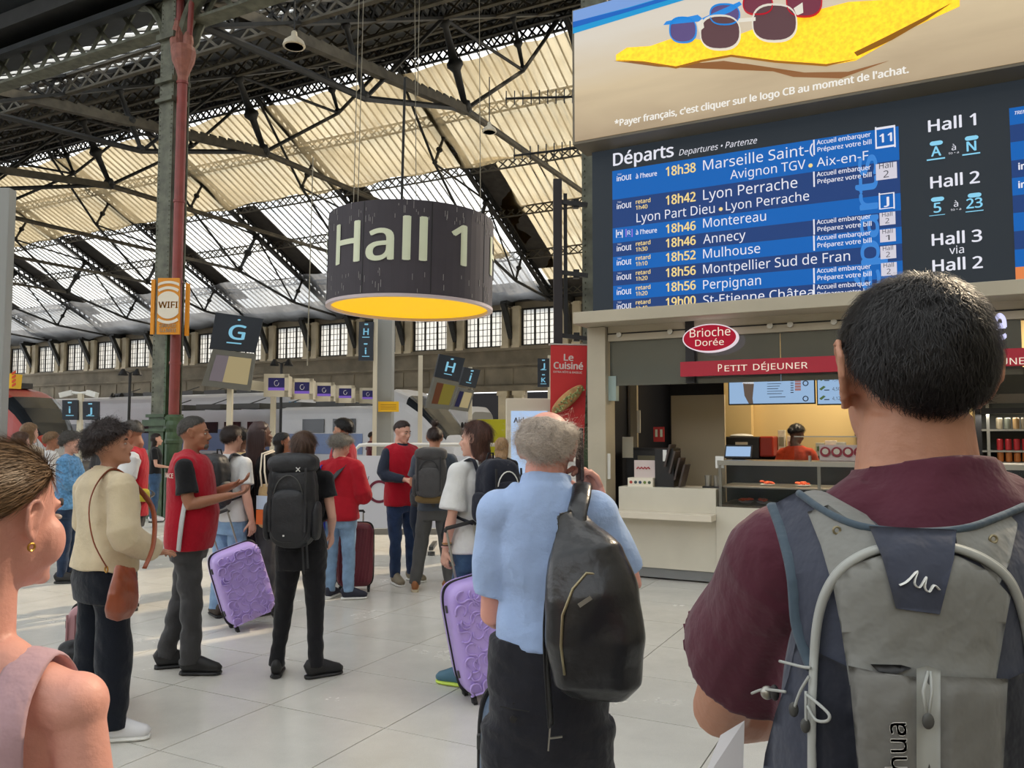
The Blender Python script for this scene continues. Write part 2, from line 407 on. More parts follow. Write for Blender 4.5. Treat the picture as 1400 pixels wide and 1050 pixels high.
# lattice purlins
def lattice(p0, p1, h, panel, up=(0, 0, 1), w_=.07, cw=.14):
    mb = MB(); p0 = np.asarray(p0, float); p1 = np.asarray(p1, float); up = np.asarray(up, float)
    mb.bar(p0+up*h/2, p1+up*h/2, cw, .06, up); mb.bar(p0-up*h/2, p1-up*h/2, cw, .06, up)
    n_ = int(np.linalg.norm(p1-p0)/panel)
    for i in range(n_):
        a = p0+(p1-p0)*i/n_; b = p0+(p1-p0)*(i+1)/n_
        mb.bar(a+up*h/2, b-up*h/2, .03, w_, up); mb.bar(a-up*h/2, b+up*h/2, .03, w_, up)
    return mb
for s in purl_s[:1]+purl_s[1:-1]: obj('purlin', lattice(rp(TA, s, -.25), rp(TB, s, -.25), .5, .62), M_lattice, ce, world=True)
for s in (21.5, 25.0, 28.5, 32.0, 35.0): obj('purlin', lattice(rp(TA, s, -.35), rp(TB, s, -.35), .55, .7), M_lattice, ce, world=True)
obj('ridge_beam', lattice(rp(TA, 17.9, -.3), rp(TB, 17.9, -.3), .5, .45, w_=.09), M_iron, ce, world=True)
obj('ridge_beam', lattice(rp(TA, 19.6, -.5), rp(TB, 19.6, -.5), .6, .5, w_=.09), M_iron, ce, world=True)
obj('valley_girder', lattice(uv(TA, SN, 10.5), uv(TB, SN, 10.5), 1.0, .9, w_=.1, cw=.34), M_irongrey, ce, world=True)
# near slope boarding
mb = MB(); slab(mb, TA, TB, 17.7, SR, .15, .1)
slab(mb, TA, TB, SR, 33.2, .15, .1); slab(mb, TA, TB, 37.2, SN+.6, .15, .1)
obj('roof_boarding', mb, M_roof, ce, world=True)
mb = MB(); k = TA
while k < TB:
    slab(mb, k+.02, k+.72, 33.2, 37.2, .12, .015); k += .75
obj('pane_row', mb, M_rg, ce, world=True, kind='stuff')
mb = MB(); k = TA
while k < TB:
    mb.bar(rp(k, 33.2, .13), rp(k, 37.2, .13), .07, .1); k += .75
for s in (33.2, 34.6, 36.0, 37.2): mb.bar(rp(TA, s, .1), rp(TB, s, .1), .07, .1)
obj('near_glazing_bars', mb, M_iron, ce, world=True, kind='stuff')
# ventilator boards: dark raised strips lying over the lower panes beside each truss
mb = MB()
for k in range(0, 9):
    t = 13.4+9*k
    slab(mb, t-1.55, t-.1, 2.5, 11.0, .05, .06)
for k in range(0, 9):
    t = 13.4+9*k; slab(mb, t+2.2, t+8.7, .6, 1.4, .0, .06)
obj('blind_strip', mb, mat('dark_boards', (.035, .03, .026), .8, var=.3, vs=3), ce, world=True, kind='stuff')
mb = MB(); uvbox(mb, TA, TB, -.3, .6, 10.8, 11.9); obj('eave_box', mb, M_iron, ce, world=True)
# unseen near nave roof, added to block the sun; glass rows let light in
mb = MB(); gl = MB()
for k in range(15):
    s0 = 40.+2.0*k-(1.3 if k == 0 else 0); z0 = 11.6+.45*(s0-40) if s0 < 56 else 18.8-.45*(s0-56)
    s1 = 42.+2.0*k; z1 = 11.6+.45*(s1-40) if s1 < 56.5 else 18.8-.45*(s1-56)
    mb_ = mb if k % 3 == 0 else gl
    P_ = [uv(-60, s0, z0), uv(TB, s0, z0), uv(TB, s1, z1), uv(-60, s1, z1)]
    n_ = np.cross(P_[1]-P_[0], P_[3]-P_[0]); mb_.poly(P_, .06, n_/np.linalg.norm(n_))
obj('added_nave_boarding', mb, M_roof, ce, world=True, kind='stuff'); obj('added_nave_glazing', gl, M_rg, ce, world=True, kind='stuff')
obj('gutter', MB().box(uv((TA+TB)/2, SN+.35, 10.9), (TB-TA, 1.0, .35), Rt), M_iron, ce, world=True)
# ---- unseen head building and near side walls, added to dim and bounce light
we = thing('added_end_wall', 'unseen head building wall added beyond the shops to cut sky light', 'wall', uv(-14, 20)); we['kind'] = 'structure'
mb = MB(); uvbox(mb, -14.6, -14, -5, 75, 0, 19); obj('masonry', mb, M_wallst2, we, world=True)
wn = thing('added_near_wall', 'unseen side wall added behind the travellers to cut and bounce light', 'wall', uv(20, 74)); wn['kind'] = 'structure'
mb = MB(); uvbox(mb, -14, 60, 74, 74.6, 0, 10); obj('masonry', mb, M_wallst2, wn, world=True)
# ---- trusses
def strut(mb, a, b, r=.11):
    a = np.asarray(a); b = np.asarray(b); d = b-a
    mb.tube([a, a+d*.08, a+d*.1, a+d*.42, a+d*.45, a+d*.48, a+d*.52, a+d*.55, a+d*.58, a+d*.9, a+d*.92, b], [r*1.5, r*1.5, r*.8, r*1.05, r*1.5, r*2.1, r*2.1, r*1.5, r*1.05, r*.8, r*1.5, r*1.4], 10)
def truss(t, label):
    T = thing('roof_truss', label, 'roof truss', uv(t, SR))
    for nm, e, sgn in (('rafter', 0., 1), ('rafter', SN-.3, -1)):
        mb = MB(); a = uv(t, e, roofz(e)-.3); b = uv(t, SR, ZR-.3); up = np.cross(U, (b-a)/np.linalg.norm(b-a)); up = up*np.sign(up[2])
        mb.bar(a+up*.22, b+up*.22, .3, .08, up); mb.bar(a-up*.28, b-up*.28, .3, .08, up)
        n_ = 40
        for i in range(n_):
            p = a+(b-a)*i/n_; q = a+(b-a)*(i+1)/n_
            mb.bar(p+up*.22, q-up*.28, .06, .08, up); mb.bar(p-up*.28, q+up*.22, .06, .08, up)
        obj('rafter', mb, M_iron, T, world=True)
    ZN = 12.5
    for side in (0, 1):
        e = 0. if side == 0 else SN-.3; ms = SR/2 if side == 0 else (SR+SN-.3)/2
        dn = 1. if side == 0 else -1.
        node = uv(t, ms+dn*1.45, ZN); mid = uv(t, ms, roofz(ms)-.6)
        q1s = (e+ms)/2; q2s = (ms+SR)/2
        t1 = uv(t, q1s, roofz(q1s)-.6); t2 = uv(t, q2s, roofz(q2s)-.6)
        n1 = uv(t, q1s+dn*.9, roofz(q1s)-2.35); n2 = uv(t, q2s+dn*.9, roofz(q2s)-2.35)
        eave = uv(t, e, roofz(e)-.5); ridge = uv(t, SR, ZR-.5)
        for a, b, r in ((node, mid, .13), (n1, t1, .085), (n2, t2, .085)):
            mb = MB(); strut(mb, a, b, r); obj('strut', mb, M_iron, T, world=True, smooth=True)
        for a, b, r in ((eave, n1, .09), (n1, node, .09), (node, n2, .075), (n2, ridge, .075), (mid, n1, .06), (mid, n2, .06)):
            mb = MB(); mb.cyl(a, b, r, 6); obj('tie_rod', mb, M_iron, T, world=True)
    a = uv(t, SR/2+1.45, ZN); b = uv(t, (SR+SN-.3)/2-1.45, ZN)
    mb = MB(); mb.cyl(a, b, .09, 6); obj('tie_rod', mb, M_iron, T, world=True)
    mb = MB()                                            # heavy cable-laden boom under the near half
    e0 = uv(t, SN-.6, 10.9); b2 = uv(t, 2., 12.1)
    mb.bar(e0, b+np.array((0, 0, -.05)), .22, .26); mb.bar(b+np.array((0, 0, -.05)), a, .16, .16)
    if t < 30:
        for k in range(26):
            p = e0+(b-e0)*k/26; mb.box(p+np.array((0, 0, .14)), (.05, .3, .1), Rt)
    obj('cable_boom', mb, M_lattice, T, world=True)
    for q_, r_ in ((node, .2), (a, .16)):
        mb = MB(); mb.ell(q_, (r_, r_, r_), nu=10, nv=6); obj('node_casting', mb, M_iron, T, world=True)
    return T
ordn = ['first', 'second', 'third', 'fourth', 'fifth', 'sixth', 'seventh', 'eighth', 'ninth']
for k in range(9):
    truss(4.4+9*k, 'dark iron roof truss with cast struts, %s one from the departure board' % ordn[k])
# ---- netting under the glass
def netmat(name, col, tr):
    m = bpy.data.materials.new(name); m.use_nodes = True; m.node_tree.nodes.clear()
    glassmat(m, col, (.78, .66, .46) if col[0] > col[2]*1.1 else (.72, .72, .72), 1-tr, .45, .35, .65, .16); return m
M_net = netmat('beige_safety_net', (.34, .265, .155), .36); M_net2 = netmat('grey_safety_net', (.36, .36, .37), .40)
def net(name_label, t0, t1, s0, s1, dz, m, sag=.35, nt_=40, ns=14, seed=0):
    rr = np.random.default_rng(seed); v = []; f = []
    ph = rr.random(6)*6
    for i in range(nt_+1):
        for j in range(ns+1):
            t = t0+(t1-t0)*i/nt_; s = s0+(s1-s0)*j/ns
            bay = math.sin(math.pi*((t-4.4) % 9)/9)
            d = dz-sag*bay*math.sin(math.pi*j/ns)-.10*math.sin(t*1.7+ph[0]+s)-.08*math.sin(s*2.3+ph[1]+t*.6)
            v.append(uv(t, s, min(roofz(s), ZE+.492*s)+d))
    for i in range(nt_):
        for j in range(ns):
            a = i*(ns+1)+j; f.append((a, a+1, a+ns+2, a+ns+1))
    mb = MB(); mb.add(v, f); o = obj('safety_net', mb, m, smooth=True); return tag(o, name_label, 'net')
net('long beige safety net hung just below the ridge, catching the sun', 5, 91, 12.0, 17.9, -.75, M_net, nt_=120, seed=1)
net('warm beige net covering the whole bay right of the hanging drum', 4.6, 22.1, .8, 11.4, .02, M_net, sag=.06, nt_=36, seed=2)
net('grey safety net sagging over the eave above the far wall windows', 22.6, 91, .5, 5.4, -.8, M_net2, nt_=100, seed=3)
net('short beige net sagging in the lower middle of the second bay', 23., 31., 5.0, 8.6, -.85, M_net, nt_=16, seed=4)
# ---- columns
def column(t, label, px_shift=0.):
    base = uv(t, SN+.2); T = thing('iron_column', label, 'column', base, ANG_U)
    # local x = towards -U (right), local y = towards the far wall
    mb = MB(); H0 = 9.0
    mb.box((-.2, 0, 5.4), (.30, .34, 10.8)); mb.box((-.2, -.18, 5.4), (.40, .03, 10.8)); mb.box((-.2, .18, 5.4), (.40, .03, 10.8))
    for k in range(104):
        for x in (-.36, -.04): mb.ell((x, -.2, .9+k*.092), (.016, .012, .016), nu=6, nv=4)
    mb.box((-.2, -.05, 8.7), (.5, .46, .1)); mb.box((-.2, -.05, 8.3), (.48, .44, .08)); mb.box((-.2, -.05, 9.6), (.5, .46, .12))
    obj('riveted_shaft', mb, M_irongrey, T)
    mb = MB()
    for sx in (-1, 1):                                   # curved brackets to the girders
        pts = [(-.2+sx*.12, 0, 9.2)]+[(-.2+sx*(.2+1.15*(1-math.cos(a))), 0, 9.35+1.3*math.sin(a)) for a in np.linspace(0.15, 1.45, 9)]
        mb.tube(pts, [(.17, .09)]*len(pts), 8)
        for a in np.linspace(.2, 1.4, 9):
            x = -.2+sx*(.2+1.15*(1-math.cos(a))); z = 9.35+1.3*math.sin(a)
            mb.bar((x, 0, z), (-.2+sx*.35*(a), 0, 10.6), .04, .05)
    pts = [(0.1, -.05+.0, 9.2)]+[(.1, .15+1.15*(1-math.cos(a)), 9.35+1.3*math.sin(a)) for a in np.linspace(0.15, 1.45, 9)]
    mb.tube(pts, [(.16, .09)]*len(pts), 8)
    obj('bracket', mb, M_irongrey, T)
    mb = MB(); mb.cyl((.13, -.1, 1.9), (.13, -.1, 8.65), .098, 16)
    for z in (3.0, 4.6, 6.2, 8.6): mb.cyl((.13, -.1, z), (.13, -.1, z+.05), .112, 16)
    obj('drain_pipe', mb, M_redpipe, T, smooth=False)
    mb = MB(); mb.lathe([(.10, 8.6), (.10, 8.75), (.13, 8.85), (.21, 9.05), (.24, 9.25), (.22, 9.35), (.13, 9.4)], (.14, -.1, 0), 14)
    mb.ell((.0, -.12, 9.55), (.12, .12, .26), nu=12, nv=8); mb.ell((.27, -.1, 9.45), (.1, .1, .22), nu=12, nv=8)
    mb.tube([(0, -.12, 9.2), (-.02, -.14, 9.5), (0, -.12, 9.9)], [.12, .13, .08], 10)
    obj('pipe_fork', mb, mat('pink_pipe_casting', srgb(150, 96, 84), .6, var=.2, vs=9, bump=.5, bs=25), T)
    mb = MB(); mb.cyl((0., -.1, 9.7), (.0, -.1, 12.), .085, 14); mb.cyl((.3, -.1, 9.5), (.36, -.1, 10.8), .055, 12)
    for z in (9.9, 11.): mb.cyl((0, -.1, z), (0, -.1, z+.05), .1, 14)
    obj('drain_pipe', mb, M_redpipe, T)
    mb = MB()
    mb.lathe([(.155, 0), (.155, 1.45), (.17, 1.47), (.17, 1.52), (.155, 1.55), (.155, 1.62), (.15, 1.68), (.185, 1.75), (.185, 1.82), (.165, 1.9), (.18, 1.97), (.13, 2.02)], (.14, -.1, 0), 16)
    mb.box((-.2, -.02, 1.0), (.42, .42, 2.0)); mb.box((-.2, -.04, 1.86), (.66, .5, .12)); mb.box((-.2, -.04, 1.72), (.6, .48, .05)); mb.box((-.2, -.04, 2.0), (.52, .46, .06))
    mb.box((-.02, -.1, 3.), (.05, .2, 2.4))
    obj('green_base', mb, M_irongreen, T)
    return T
colm = column(13.12, 'tall riveted grey iron column with a red drain pipe and green base, beside the wifi sign')
column(4.0, 'riveted column with dark red edge standing behind the departure board')
column(22.4, 'iron column further along the valley gutter, off beyond the beige jacket')
# ================================================================== HANGING DRUM "Hall 1"
M_drum = mat('charcoal_drum_cloth', srgb(62, 57, 64), .7, 0, var=.08, vs=2)
M_cream = mat('cream_lettering', srgb(222, 228, 200), .6)
M_white = mat('white_paint', srgb(228, 228, 224), .5)
M_offw = mat('cream_plastic', srgb(214, 206, 186), .5)
M_metal = mat('brushed_steel', srgb(170, 168, 160), .35, .9)
M_dgrey = mat('dark_grey_plastic', srgb(72, 72, 70), .5)
def drum():
    Y = 14.4; c = at(560.5, 424, Y); R_ = 113.5/F*Y*.995; H_ = 1.60
    T = thing('hanging_drum_sign', 'large charcoal drum sign lettered Hall 1 with a yellow glowing underside', 'sign', c)
    T.matrix_basis = T.matrix_basis @ Matrix.Rotation(math.radians(1.0), 4, 'Y')
    mb = MB(); n = 72; ang = np.linspace(0, 2*math.pi, n, endpoint=False)
    ring = lambda r, z: np.stack((r*np.cos(ang), r*np.sin(ang), np.full(n, z)), 1)
    prof = [(R_, 0.03), (R_*1.0, H_), (R_-.05, H_), (R_-.05, .03)]
    v = np.concatenate([ring(r, z) for r, z in prof]); f = [(i*n+j, i*n+(j+1) % n, ((i+1) % 4)*n+(j+1) % n, ((i+1) % 4)*n+j) for i in range(4) for j in range(n)]
    mb.add(v, f); obj('drum_skin', mb, M_drum, T, smooth=False)
    mb = MB(); v = np.concatenate([ring(r, z) for r, z in [(R_+.012, 0), (R_+.012, .05), (R_-.075, .05), (R_-.075, 0)]]); mb.add(v, f); obj('bottom_rim', mb, mat('lavender_rim', srgb(200, 186, 190), .5), T)
    mb = MB(); v = ring(R_-.06, .052); mb.add(v, [tuple(range(n))]); 
    obj('yellow_diffuser', mb, lit('drum_yellow', 255, 196, 8, .95), T)
    for k in range(8):                                     # seams
        a = .35+k*math.pi/4; mb = MB(); mb.box((R_*math.cos(a), R_*math.sin(a), H_/2+.03), (.012, .012, H_-.08), rotz(a)); obj('seam', mb, M_black, T)
    # lettering around the cylinder, repeated
    v, f = text_mesh('Hall 1'); w_ = v[:, 0].max(); cap = .675
    me = bpy.data.meshes.new('t'); me.from_pydata(v.tolist(), [], f); bm_ = bmesh.new(); bm_.from_mesh(me)
    for x in np.arange(.05, w_, .05): bmesh.ops.bisect_plane(bm_, geom=bm_.verts[:]+bm_.edges[:]+bm_.faces[:], plane_co=(x, 0, 0), plane_no=(1, 0, 0))
    bm_.verts.index_update(); V_ = np.array([tuple(q.co) for q in bm_.verts]); F_ = [tuple(q.index for q in fc.verts) for fc in bm_.faces]; bm_.free(); bpy.data.meshes.remove(me)
    for rep, a_left in enumerate((-144., -18., 98.)):     # lettering around the cylinder, repeated
        arc = math.radians(99); a0 = math.radians(a_left); mb = MB()
        for q_, (dx, dz) in enumerate(((-.016, 0), (.016, 0), (0, .008), (0, -.008))):
            th = a0+((V_[:, 0]+dx)/w_)*arc; zz = .60+V_[:, 1]/CAP*cap+dz; r = R_+.010+.0025*q_
            mb.add(np.stack((r*np.cos(th), r*np.sin(th), zz), 1), F_)
        obj('lettering', mb, M_cream, T)
    mb = MB(); rr = np.random.default_rng(3)
    for k in range(110):                                   # pale drip marks
        a = rr.uniform(-math.pi, 0); top = rr.random() < .55; z = H_-rr.uniform(.02, .35) if top else rr.uniform(.1, .5); l = rr.uniform(.03, .13)
        r = R_+.004; mb.box((r*math.cos(a), r*math.sin(a), z), (.004, .008, l), rotz(a))
    obj('drip_marks', mb, mat('pale_drips', srgb(150, 148, 146), .7), T, kind='stuff')
    mb = MB(); mb.cyl((-.2, 0, H_-.3), (-.2, 0, 4.3), .025, 8); mb.bar((-R_+.05, 0, H_-.1), (R_-.05, 0, H_-.1), .06, .06); mb.bar((0, -R_+.05, H_-.1), (0, R_-.05, H_-.1), .06, .06); obj('hanger_pole', mb, M_iron, T)
drum()
# thin hanging cables
def cable(px, py0, px1, py1, Y, label, r=.008):
    a = at(px, py0, Y); b = at(px1, py1, Y); mb = MB(); mb.cyl(a, b, r, 6); return tag(obj('cable', mb, mat('pale_cable', srgb(150, 145, 130), .6)), label, 'cable')
cable(492, -40, 483, 292, 14.2, 'thin pale cable hanging down to the left side of the drum')
cable(498, -40, 489, 290, 14.3, 'second thin cable just right of the one at the left drum side')
cable(567, -40, 569, 285, 14.6, 'thin pale cable hanging above the middle of the drum')
cable(574, -40, 571, 130, 14.6, 'short cable close beside the one above the middle of the drum')
cable(655, -40, 657, 300, 14.8, 'thin pale cable hanging above the right side of the drum')
cable(428, 215, 420, 500, 17, 'long thin dark wire dropping behind the drum towards the ticket monitors', .012)
# pendant lamps
def lamp(px, py, Y, label, s=1.):
    p = at(px, py, Y); T = thing('pendant_lamp', label, 'lamp', p)
    mb = MB(); mb.lathe([(.03*s, .30*s), (.05*s, .28*s), (.06*s, .2*s), (.18*s, .1*s), (.21*s, .02*s), (.2*s, 0)], seg=18); obj('lamp_shade', mb, M_offw, T, smooth=True)
    mb = MB(); mb.cyl((0, 0, .28*s), (0, 0, 1.6*s), .014, 6); obj('lamp_stem', mb, M_black, T)
    mb = MB(); mb.cyl((0, 0, .0), (0, 0, .03*s), .17*s, 14); obj('lamp_glass', mb, M_white, T)
lamp(402, 64, 14.5, 'small pale dome lamp hanging beside the red pipe column'); lamp(669, 181, 20, 'small dark dome lamp on the boom above the drum', .9)
# ================================================================== PLATFORM SIGNS
M_navy = mat('navy_sign_face', srgb(34, 42, 54), .45)
M_sky = lit('pale_blue_lettering', 140, 205, 232, .75)
def letter_panel(T, pane, x0, y0, x1, y1, body, depth=.1, pill=True, fs=.42):
    mb = MB(); pane.rect(mb, x0, y0, x1, y1, 0, depth); obj('sign_face', mb, M_navy, T, world=True)
    a0, b0 = pane.P(x0, y0); a1, b1 = pane.P(x1, y1); W_, H_ = a1-a0, b1-b0; ca = (a0+a1)/2
    v, f = text_mesh(body, .01); w_ = v[:, 0].max()-v[:, 0].min(); sc = H_*fs/CAP
    mb = MB(); P_ = pane.p0+np.outer(ca+(v[:, 0]-v[:, 0].min()-w_/2)*sc, pane.ex)+np.outer(b0+H_*.27+v[:, 1]*sc, pane.ez)+pane.n*.006
    mb.add(P_, f); pane.rectab(mb, ca-H_*.25, b0+H_*.17, ca+H_*.25, b0+H_*.205, .006, .003)
    if pill: 
        pts = [pane.W(ca+math.cos(a)*H_*.07+(H_*.06 if math.cos(a) > 0 else -H_*.06), b0+H_*.82+math.sin(a)*H_*.055, .006) for a in np.linspace(0, 2*math.pi, 20, endpoint=False)]
        mb.poly(pts, .003, pane.n)
    obj('lettering', mb, M_sky, T, world=True)
EXK = np.array((.8894, -.4572, 0.))            # parallel to the kiosk front
# G sign: leaning panel over a big screen
def tilted(px0, py0, px1, py1, px2, py2, Y):
    """pane through three pixels at depth Y: lower-left, lower-right, upper-left"""
    a = at(px0, py0, Y); b = at(px1, py1, Y); c = at(px2, py2, Y)
    return Pane(a, b-a, c-a), np.linalg.norm(b-a), np.dot(c-a, (c-a)/np.linalg.norm(c-a))
def quadbox(mb, pts, Y, th=.1, mi=0, dY=(0, 0, 0, 0)):
    P_ = [at(x, y, Y+d) for (x, y), d in zip(pts, dY)]
    n_ = np.cross(P_[1]-P_[0], P_[3]-P_[0]); n_ /= np.linalg.norm(n_)
    if n_[1] > 0: n_ = -n_; P_ = P_[::-1]
    return mb.poly(P_, th, n_, mi)
def ptext(T, pts, body, Y, fx0, fx1, fy, fh, m, o=.01, bold=.01, dY=(0, 0, 0, 0)):
    """text on the quad pts (ll, lr, ur, ul): spans fx0..fx1 of the width, baseline at fy, capitals fh of the height"""
    P_ = [at(x, y, Y+d) for (x, y), d in zip(pts, dY)]
    v, f = text_mesh(body, bold); w_ = v[:, 0].max()-v[:, 0].min()
    a = fx0+(v[:, 0]-v[:, 0].min())/max(w_, 1e-3)*(fx1-fx0); b = fy+v[:, 1]/CAP*fh
    n_ = np.cross(P_[1]-P_[0], P_[3]-P_[0]); n_ /= np.linalg.norm(n_)
    if n_[1] > 0: n_ = -n_
    Q = np.outer((1-a)*(1-b), P_[0])+np.outer(a*(1-b), P_[1])+np.outer(a*b, P_[2])+np.outer((1-a)*b, P_[3])+n_*o
    mb = MB(); mb.add(Q, f); return mb
def bilin(pts, a, b, Y, dY=(0, 0, 0, 0)):
    x = [(1-a)*(1-b), a*(1-b), a*b, (1-a)*b]
    return sum(w_*at(p[0], p[1], Y+d) for w_, p, d in zip(x, pts, dY))
def subquad(mb, pts, a0, b0, a1, b1, Y, o=.008, th=.006, dY=(0, 0, 0, 0)):
    P_ = [bilin(pts, a, b, Y, dY) for a, b in ((a0, b0), (a1, b0), (a1, b1), (a0, b1))]
    n_ = np.cross(P_[1]-P_[0], P_[3]-P_[0]); n_ /= np.linalg.norm(n_)
    if n_[1] > 0: n_ = -n_; P_ = P_[::-1]
    return mb.poly([p+n_*o for p in P_], th, n_)
def platform_sign(label, q1, body, q2, Y, scr, post_px, wide=.5, dY=(-.12, .12, .12, -.12)):
    base = at(post_px, 585, Y); base = np.array((base[0], base[1]+.25, 0)); T = thing('platform_sign', label, 'platform sign', base)
    mb = MB(); quadbox(mb, q1, Y, .12, dY=dY); obj('sign_face', mb, M_navy, T, world=True)
    fw = .18 if body != 'i' else .05
    mb = ptext(T, q1, body, Y, .5-fw+.02, .5+fw+.02, .33, .40, M_sky, dY=dY)
    subquad(mb, q1, .34, .20, .66, .235, Y, dY=dY); obj('lettering', mb, M_sky, T, world=True)
    mb = MB(); c = bilin(q1, .53, .87, Y, dY); mb.ell(c+np.array((0, -.06, 0)), (.016*Y/8, .008, .008*Y/8), nu=12, nv=6); obj('pill_mark', mb, M_sky, T, world=True)
    mb = MB(); quadbox(mb, q2, Y, .16, dY=dY); obj('screen_housing', mb, mat('grey_screen_housing', srgb(104, 104, 98), .5), T, world=True)
    for (a0, a1, m) in scr:
        mb = MB(); subquad(mb, q2, a0, .16, a1, .86, Y, o=.006, dY=dY); obj('screen', mb, m, T, world=True)
    xt = post_px; mb = MB(); top = at(xt, q1[2][1]-4, Y+.25); mb.bar((top[0], top[1], 0), top, .10, .10); obj('post', mb, M_offw, T, world=True)
    return T
M_scr_a = lit('faded_lilac_screen', 132, 122, 128, .55); M_scr_b = lit('faded_straw_screen', 176, 160, 120, .7); M_scr_c = lit('faded_olive_screen', 128, 116, 48, .6)
M_scr_d = lit('faded_rust_screen', 104, 62, 40, .5); M_scr_e = lit('deep_blue_screen', 34, 34, 70, .6)
platform_sign('tilted dark platform sign lettered G over a large pale screen', [(286, 477), (349, 482), (360, 436), (295, 427)], 'G',
   [(275, 527), (342, 535), (350, 484), (291, 477)], 16., [(.12, .40, M_scr_a), (.40, .92, M_scr_b)], 317)
platform_sign('tilted dark platform sign lettered H over an olive and rust screen', [(594, 515), (627, 522), (636, 490), (601, 484)], 'H',
   [(583, 558), (615, 560), (628, 523), (594, 516)], 20., [(.15, .42, M_scr_d), (.42, .9, M_scr_c)], 575)
platform_sign('smaller tilted sign lettered i with a narrow screen, beside the H sign', [(628, 526), (650, 531), (657, 506), (635, 502)], 'i',
   [(617, 560), (640, 563), (649, 534), (628, 530)], 21.2, [(.1, .36, M_scr_e), (.4, .9, M_scr_b)], 643)
def flag_sign(label, Y, post, panels, top, cams=False):
    b = at(post, 590, Y); T = thing('platform_sign', label, 'platform sign', (b[0], b[1], 0))
    mb = MB(); t_ = at(post, top, Y); mb.bar((b[0], b[1], 0), (b[0], b[1], t_[2]), .09, .09); obj('post', mb, M_offw, T, world=True)
    for body, q in panels:
        mb = MB(); quadbox(mb, q, Y-.1, .08); obj('sign_face', mb, M_navy, T, world=True)
        fw = .16 if body not in 'iIJ' else (.05 if body != 'J' else .12)
        mb = ptext(T, q, body, Y-.1, .5-fw*1.15, .5+fw*1.15, .34, .32, M_sky); subquad(mb, q, .25, .2, .75, .24, Y-.1); subquad(mb, q, .38, .84, .62, .91, Y-.1)
        obj('lettering', mb, M_sky, T, world=True)
    if cams:
        for sx in (-1, 1):
            mb = MB(); p = t_+np.array((sx*.16, 0, .02)); mb.bar(p, p+np.array((sx*.22, -.05, -.06)), .1, .1); mb.cyl(t_, p, .03, 8); obj('camera_head', mb, M_white, T, world=True)
    return T
flag_sign('small paired platform signs i and J under two white cameras', 16.5, 109, [('i', [(85, 574), (106, 574), (106, 547), (85, 547)]), ('J', [(113, 574), (134, 574), (134, 549), (113, 549)])], 538, True)
flag_sign('dark stacked sign H over i fixed to the tall grey post', 19.5, 512, [('H', [(490, 467), (510, 467), (511, 440), (491, 440)]), ('i', [(490, 493), (510, 493), (510, 467), (490, 467)])], 436)
flag_sign('dark stacked sign J over K behind the red sandwich banner', 17, 752, [('J', [(735, 510), (751, 510), (751, 490), (735, 490)]), ('K', [(735, 529), (751, 529), (751, 510), (735, 510)])], 486)
# tall grey square post
b = at(525, 560, 20.); T = thing('steel_post', 'tall pale grey square steel post behind the drum', 'post', (b[0], b[1], 0))
mb = MB(); mb.box((0, 0, 3.), (.44, .44, 6.0)); obj('shaft', mb, mat('grey_post_paint', srgb(150, 152, 150), .5), T, bevel=.02)
mb = MB(); mb.box((0, 0, .15), (.62, .62, .3)); obj('base', mb, M_dgrey, T)
q = [(517, 563), (545, 563), (545, 549), (517, 549)]
M_yel = mat('yellow_sign_paint', srgb(238, 186, 20), .5)
T = thing('yellow_plate', 'small yellow notice plate fixed to the grey steel post', 'sign', at(531, 563, 19.6)); mb = MB(); quadbox(mb, q, 19.6, .04); obj('plate', mb, M_yel, T, world=True)
mb = MB()
for k in range(3): subquad(mb, q, .12, .25+k*.2, .88, .30+k*.2, 19.6, .004, .003)
obj('print_lines', mb, mat('olive_print', srgb(150, 110, 20), .6), T, world=True)
T = thing('hanging_yellow_box', 'yellow hanging box with red hazard stripes above the red train', 'sign box', at(10, 518, 17)); mb = MB(); q = [(-30, 529), (17, 531), (19, 511), (-30, 506)]
quadbox(mb, q, 17., .3); obj('box', mb, M_yel, T, world=True)
for k in range(4):
    mb = MB(); quadbox(mb, [(16, 529-k*5.5), (21, 526-k*5.5), (21, 523-k*5.5), (16, 526-k*5.5)], 16.95, .02); obj('hazard_stripe', mb, mat('hazard_red', srgb(214, 74, 30), .5), T, world=True)
mb = MB(); mb.cyl(at(10, 512, 17.1), at(10, 300, 17.1), .02, 6); obj('hanger', mb, M_black, T, world=True)
# pale post at the left edge
T = thing('steel_post', 'pale grey post cut by the photo edge left of the ceiling net', 'post', (at(0, 590, 9.)[0], 9., 0)); mb = MB(); mb.box((-.02, 0, 2.2), (.13, .13, 4.45)); obj('shaft', mb, mat('grey_post_paint', srgb(150, 152, 150), .5), T, bevel=.01)
mb = MB(); mb.box((-.02, 0, .02), (.3, .3, .04)); obj('base', mb, M_dgrey, T)
